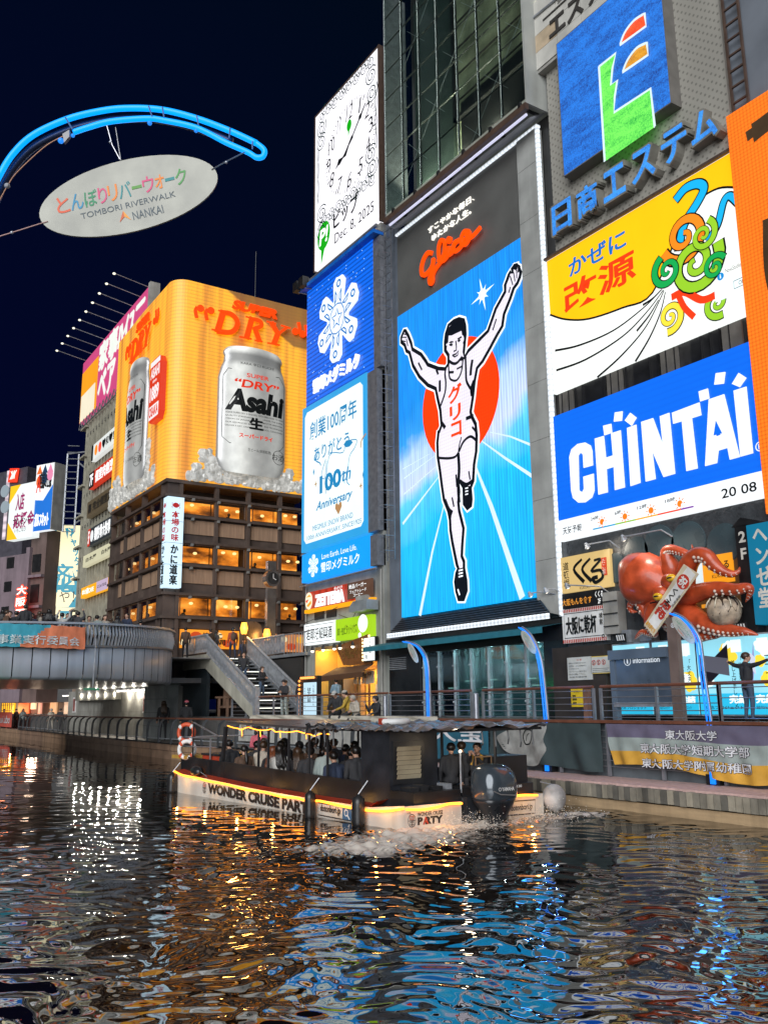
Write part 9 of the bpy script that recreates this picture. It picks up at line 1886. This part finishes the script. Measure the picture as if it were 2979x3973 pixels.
def vest(t, Hd, L):
    put_tube([L((-.12, -.12, .30)), L((-.11, -.07, .50)), L((0, .09, .52)), L((.11, -.07, .50)), L((.12, -.12, .30))], .045, 8)('life_collar', C_org, t)
    put_tube([Hd((-.06, -.10, .03)), Hd((.06, -.10, .03))], .006, 5)('glasses', m_black, t)
person('man in glasses and orange life collar at the stern, hands near his mouth', bw_(-.9, 3.45, .48), -60, JK[0], pose='sit', arms='phone', extra=vest)
# --- four at the edge of the promenade
def pxX(x, Y): return FR((0, Y, 0), (1, 0, 0)).px([(x, 2740)])[0][0]
def pack(t, Hd, L):
    put_ball(L((0, .17, .30)), (.15, .09, .22), 12, 8)('backpack', C_mus, t); b = MB()
    for s in (-1, 1): b.tube([L((s * .10, -.125, .16)), L((s * .10, -.125, .40)), L((s * .10, .0, .54))], .022, 5)
    b.build('straps', pm('strap_yellow', (.6, .42, .05), .6), t)['kind'] = 'stuff'
YQ = 24.12
person('man in black with white cap leaning at the promenade edge', (pxX(1310, YQ), YQ, 2.55), -60, JK[0], pose='kneel', hair='cap', hcol=JK[5], arms='rail', lean=.25, hpitch=.35, s=1.1)
person('person in white cap and mustard vest beside the man in black', (pxX(1350, YQ), YQ + .05, 2.52), -120, C_mus, pose='kneel', hair='cap', hcol=JK[4], arms='rail', lean=.15, hpitch=.2, s=1.1, extra=pack)
person('smiling woman in beige hooded coat at the promenade edge', (pxX(1385, YQ), YQ, 2.42), -80, JK[4], pose='kneel', hair='hood', hcol=JK[4], arms='fold', lean=.3, hpitch=.15)
person('woman in black hood waving at the boat', (pxX(1463, YQ), YQ, 2.32), -85, JK[0], pose='kneel', hair='hood', hcol=JK[0], arms=('wave', 'rail'), lean=.1)
def bagb(t, Hd, L):
    put_ball(L((0, .19, .30)), (.17, .12, .24), 12, 8)('backpack', JK[3], t)
person('person in pale blue jacket at the ramen counter', (pxX(1305, 27), 27, 2.62), 180, C_blue, hair='short', arms='fold')
person('person seen from behind in black with arms stretched wide before the lit posters', (pxX(2905, 25.9), 25.9, 2.62), 75, JK[0], C_denim, hcol=HN, arms='wide', hyaw=-.6)
# --- stairs
person('man in rust jacket and black cap with backpack climbing at the top of the stairs', (-59.7, 25.8, 6.55), 170, C_red, JK[2], hair='cap', hcol=JK[0], pose='walk', arms='down', extra=bagb)
person('man with black jacket looking up, halfway down the stairs', (-56.4, 25.2, 4.6), -25, JK[0], C_denim, pose='walk', hpitch=-.25); person('man in brown cap and black jacket on the lower stairs', (-54.6, 25.7, 3.6), 20, JK[0], C_denim, hair='cap', hcol=JK[3], arms='fold', hpitch=-.2)
person('man in black cap and hooded top with pale trousers at the foot of the stairs', (-49.85, 24.95, 2.62), -60, JK[0], JK[6], hair='cap', hcol=JK[0], arms='fold'); person('man behind the capped man with a white collar', (-50.75, 25.5, 2.62), -50, JK[5], JK[6], arms='pocket'); person('person in black with striped trousers right of the capped man', (-49.2, 25.8, 2.62), -20, JK[0], JK[1], hcol=HN, arms='down')
for k, (x, y) in enumerate(((-62.3, 25.2), (-63.2, 26), (-61.6, 27.5))): person(('person in black at the landing behind the balusters', 'person in charcoal further back on the landing', 'seated looking person with pale face by the crab poster')[k], (x, y, 6.62 if k < 2 else 5.9), (-160, 100, -30)[k], JK[k], hair=('short', 'long', 'long')[k])
# --- bridge crowd: survey sight line -> a circle a step inside the parapet
def on_ring(x, r=BR - .75):
    d = FW * FOC + RT * (x - 1489.5) - UP * (2450 - 1986.5); a = d.x ** 2 + d.y ** 2; b_ = -2 * (d.x * BC.x + d.y * BC.y); c = BC.x ** 2 + BC.y ** 2 - r * r; t = (-b_ - math.sqrt(max(0, b_ * b_ - 4 * a * c))) / (2 * a); return d.x * t, d.y * t
crowd = [(36, 0, 'short', 'down', -20, -.5, 'bridge onlooker with face just above the banner, far left'), (95, 0, 'short', 'down', 170, .2, 'bridge onlooker turned away under the red neon sign'), (188, 0, 'long', 'phone', 160, -.1, 'long haired bridge onlooker bending with a phone'), (300, 1, 'short', 'up', 170, -.1, 'bridge onlooker in dark top with arms raised high'), (238, 5, 'short', 'up', 150, -.35, 'bridge onlooker in pale sleeves reaching up'), (345, 4, 'short', 'down', -20, -.45, 'bridge onlooker before the teal maker plate'), (375, 6, 'short', 'phone', 170, -.3, 'bridge onlooker in grey lifting a phone'), (405, 4, 'long', 'down', 10, -.2, 'bridge onlooker in beige with brown hair'), (455, 0, 'long', 'down', 170, -.1, 'bridge onlooker with long black hair near the slats'), (500, 1, 'short', 'down', 150, -.3, 'bridge onlooker beside the white crab sign'), (655, 2, 'short', 'down', -40, .25, 'tall man in navy looking out from the bridge'), (730, 0, 'short', 'down', 160, -.2, 'bridge onlooker in black at the right bend'), (22, 3, 'short', 'down', 100, -.4, 'bridge onlooker in brown cut by the left edge')]
wh = ('pale', 'dark', 'grey', 'beige', 'brown', 'navy')
for i, x in enumerate((8, 60, 122, 150, 170, 215, 262, 285, 322, 428, 478, 520, 538, 552, 560)): crowd.append((x, (5, 0, 6, 4, 3, 2)[i % 6] if i % 2 else (0, 1, 2)[i % 3], 'short' if i % 3 else 'long', 'down', (170, 150, -30, 100)[i % 4], -.15 - .1 * (i % 3), 'bridge crowd member, %s from the left among those standing a step back' % ('first second third fourth fifth sixth seventh eighth ninth tenth eleventh twelfth thirteenth fourteenth fifteenth'.split()[i])))
for x, ci, hk, ar, fc, dz, lb_ in crowd:
    if x == 655: x = 491
    if x == 730: x = 545
    px_, py_ = on_ring(x, BR - (.75 if 'step back' not in lb_ else 1.9)); person(lb_, (px_, py_, 6.62 + dz * .6), fc, JK[ci], hair=hk, hcol=HN if ci in (3, 4) else HB, arms=ar, group='onlookers on the bridge')
for k, (x, y) in enumerate(((-64.6, 21.6), (-65.4, 22.0), (-63.7, 22.8), (-62.6, 23.4))): person(('first', 'second', 'third', 'fourth')[k] + ' dark haired person behind the bend between the bridge and landing', (x, y, 6.7), (150, -100, 60, 170)[k], JK[(0, 1, 0, 3)[k]], group='onlookers on the bridge')
# --- lower left walkway
for x, y, fc, tp, hk, hc_, bt2, lb_ in ((202, 23.0, -170, JK[4], 'hood', JK[4], JK[4], 'person in pale hooded coat walking under the bridge'), (237, 23.2, 140, JK[0], 'short', HB, JK[0], 'person in black walking beside the pale hooded coat'), (19, 23.5, 60, JK[0], 'short', HB, JK[0], 'person in black before the yellow lattice window'), (66, 23.5, -60, JK[0], 'short', HB, JK[0], 'person in black right of the yellow lattice'), (93, 23.4, 0, JK[6], 'long', HN, JK[0], 'long haired person by the red shop lights'), (636, 22.6, 175, JK[0], 'long', HN, JK[0], 'woman with long brown hair in black by the quay fence'), (724, 23.0, 150, JK[0], 'cap', C_pink, JK[0], 'person in pink cap looking at the dark wall below the landing')):
    person(lb_, (pxX(x, y), y, .95), fc, tp, bt2, hair=hk, hcol=hc_, pose='walk' if x < 300 else 'stand', arms='down', s=1.25 if x > 600 else 1.05)
# ================================================================ layout units -> metres
for o in list(SC.objects):
    if o.parent is None and o.type in ('MESH', 'EMPTY'):
        o.location = o.location * K; o.scale = o.scale * K
    elif o.type == 'LIGHT' and o is not so:
        o.location = o.location * K
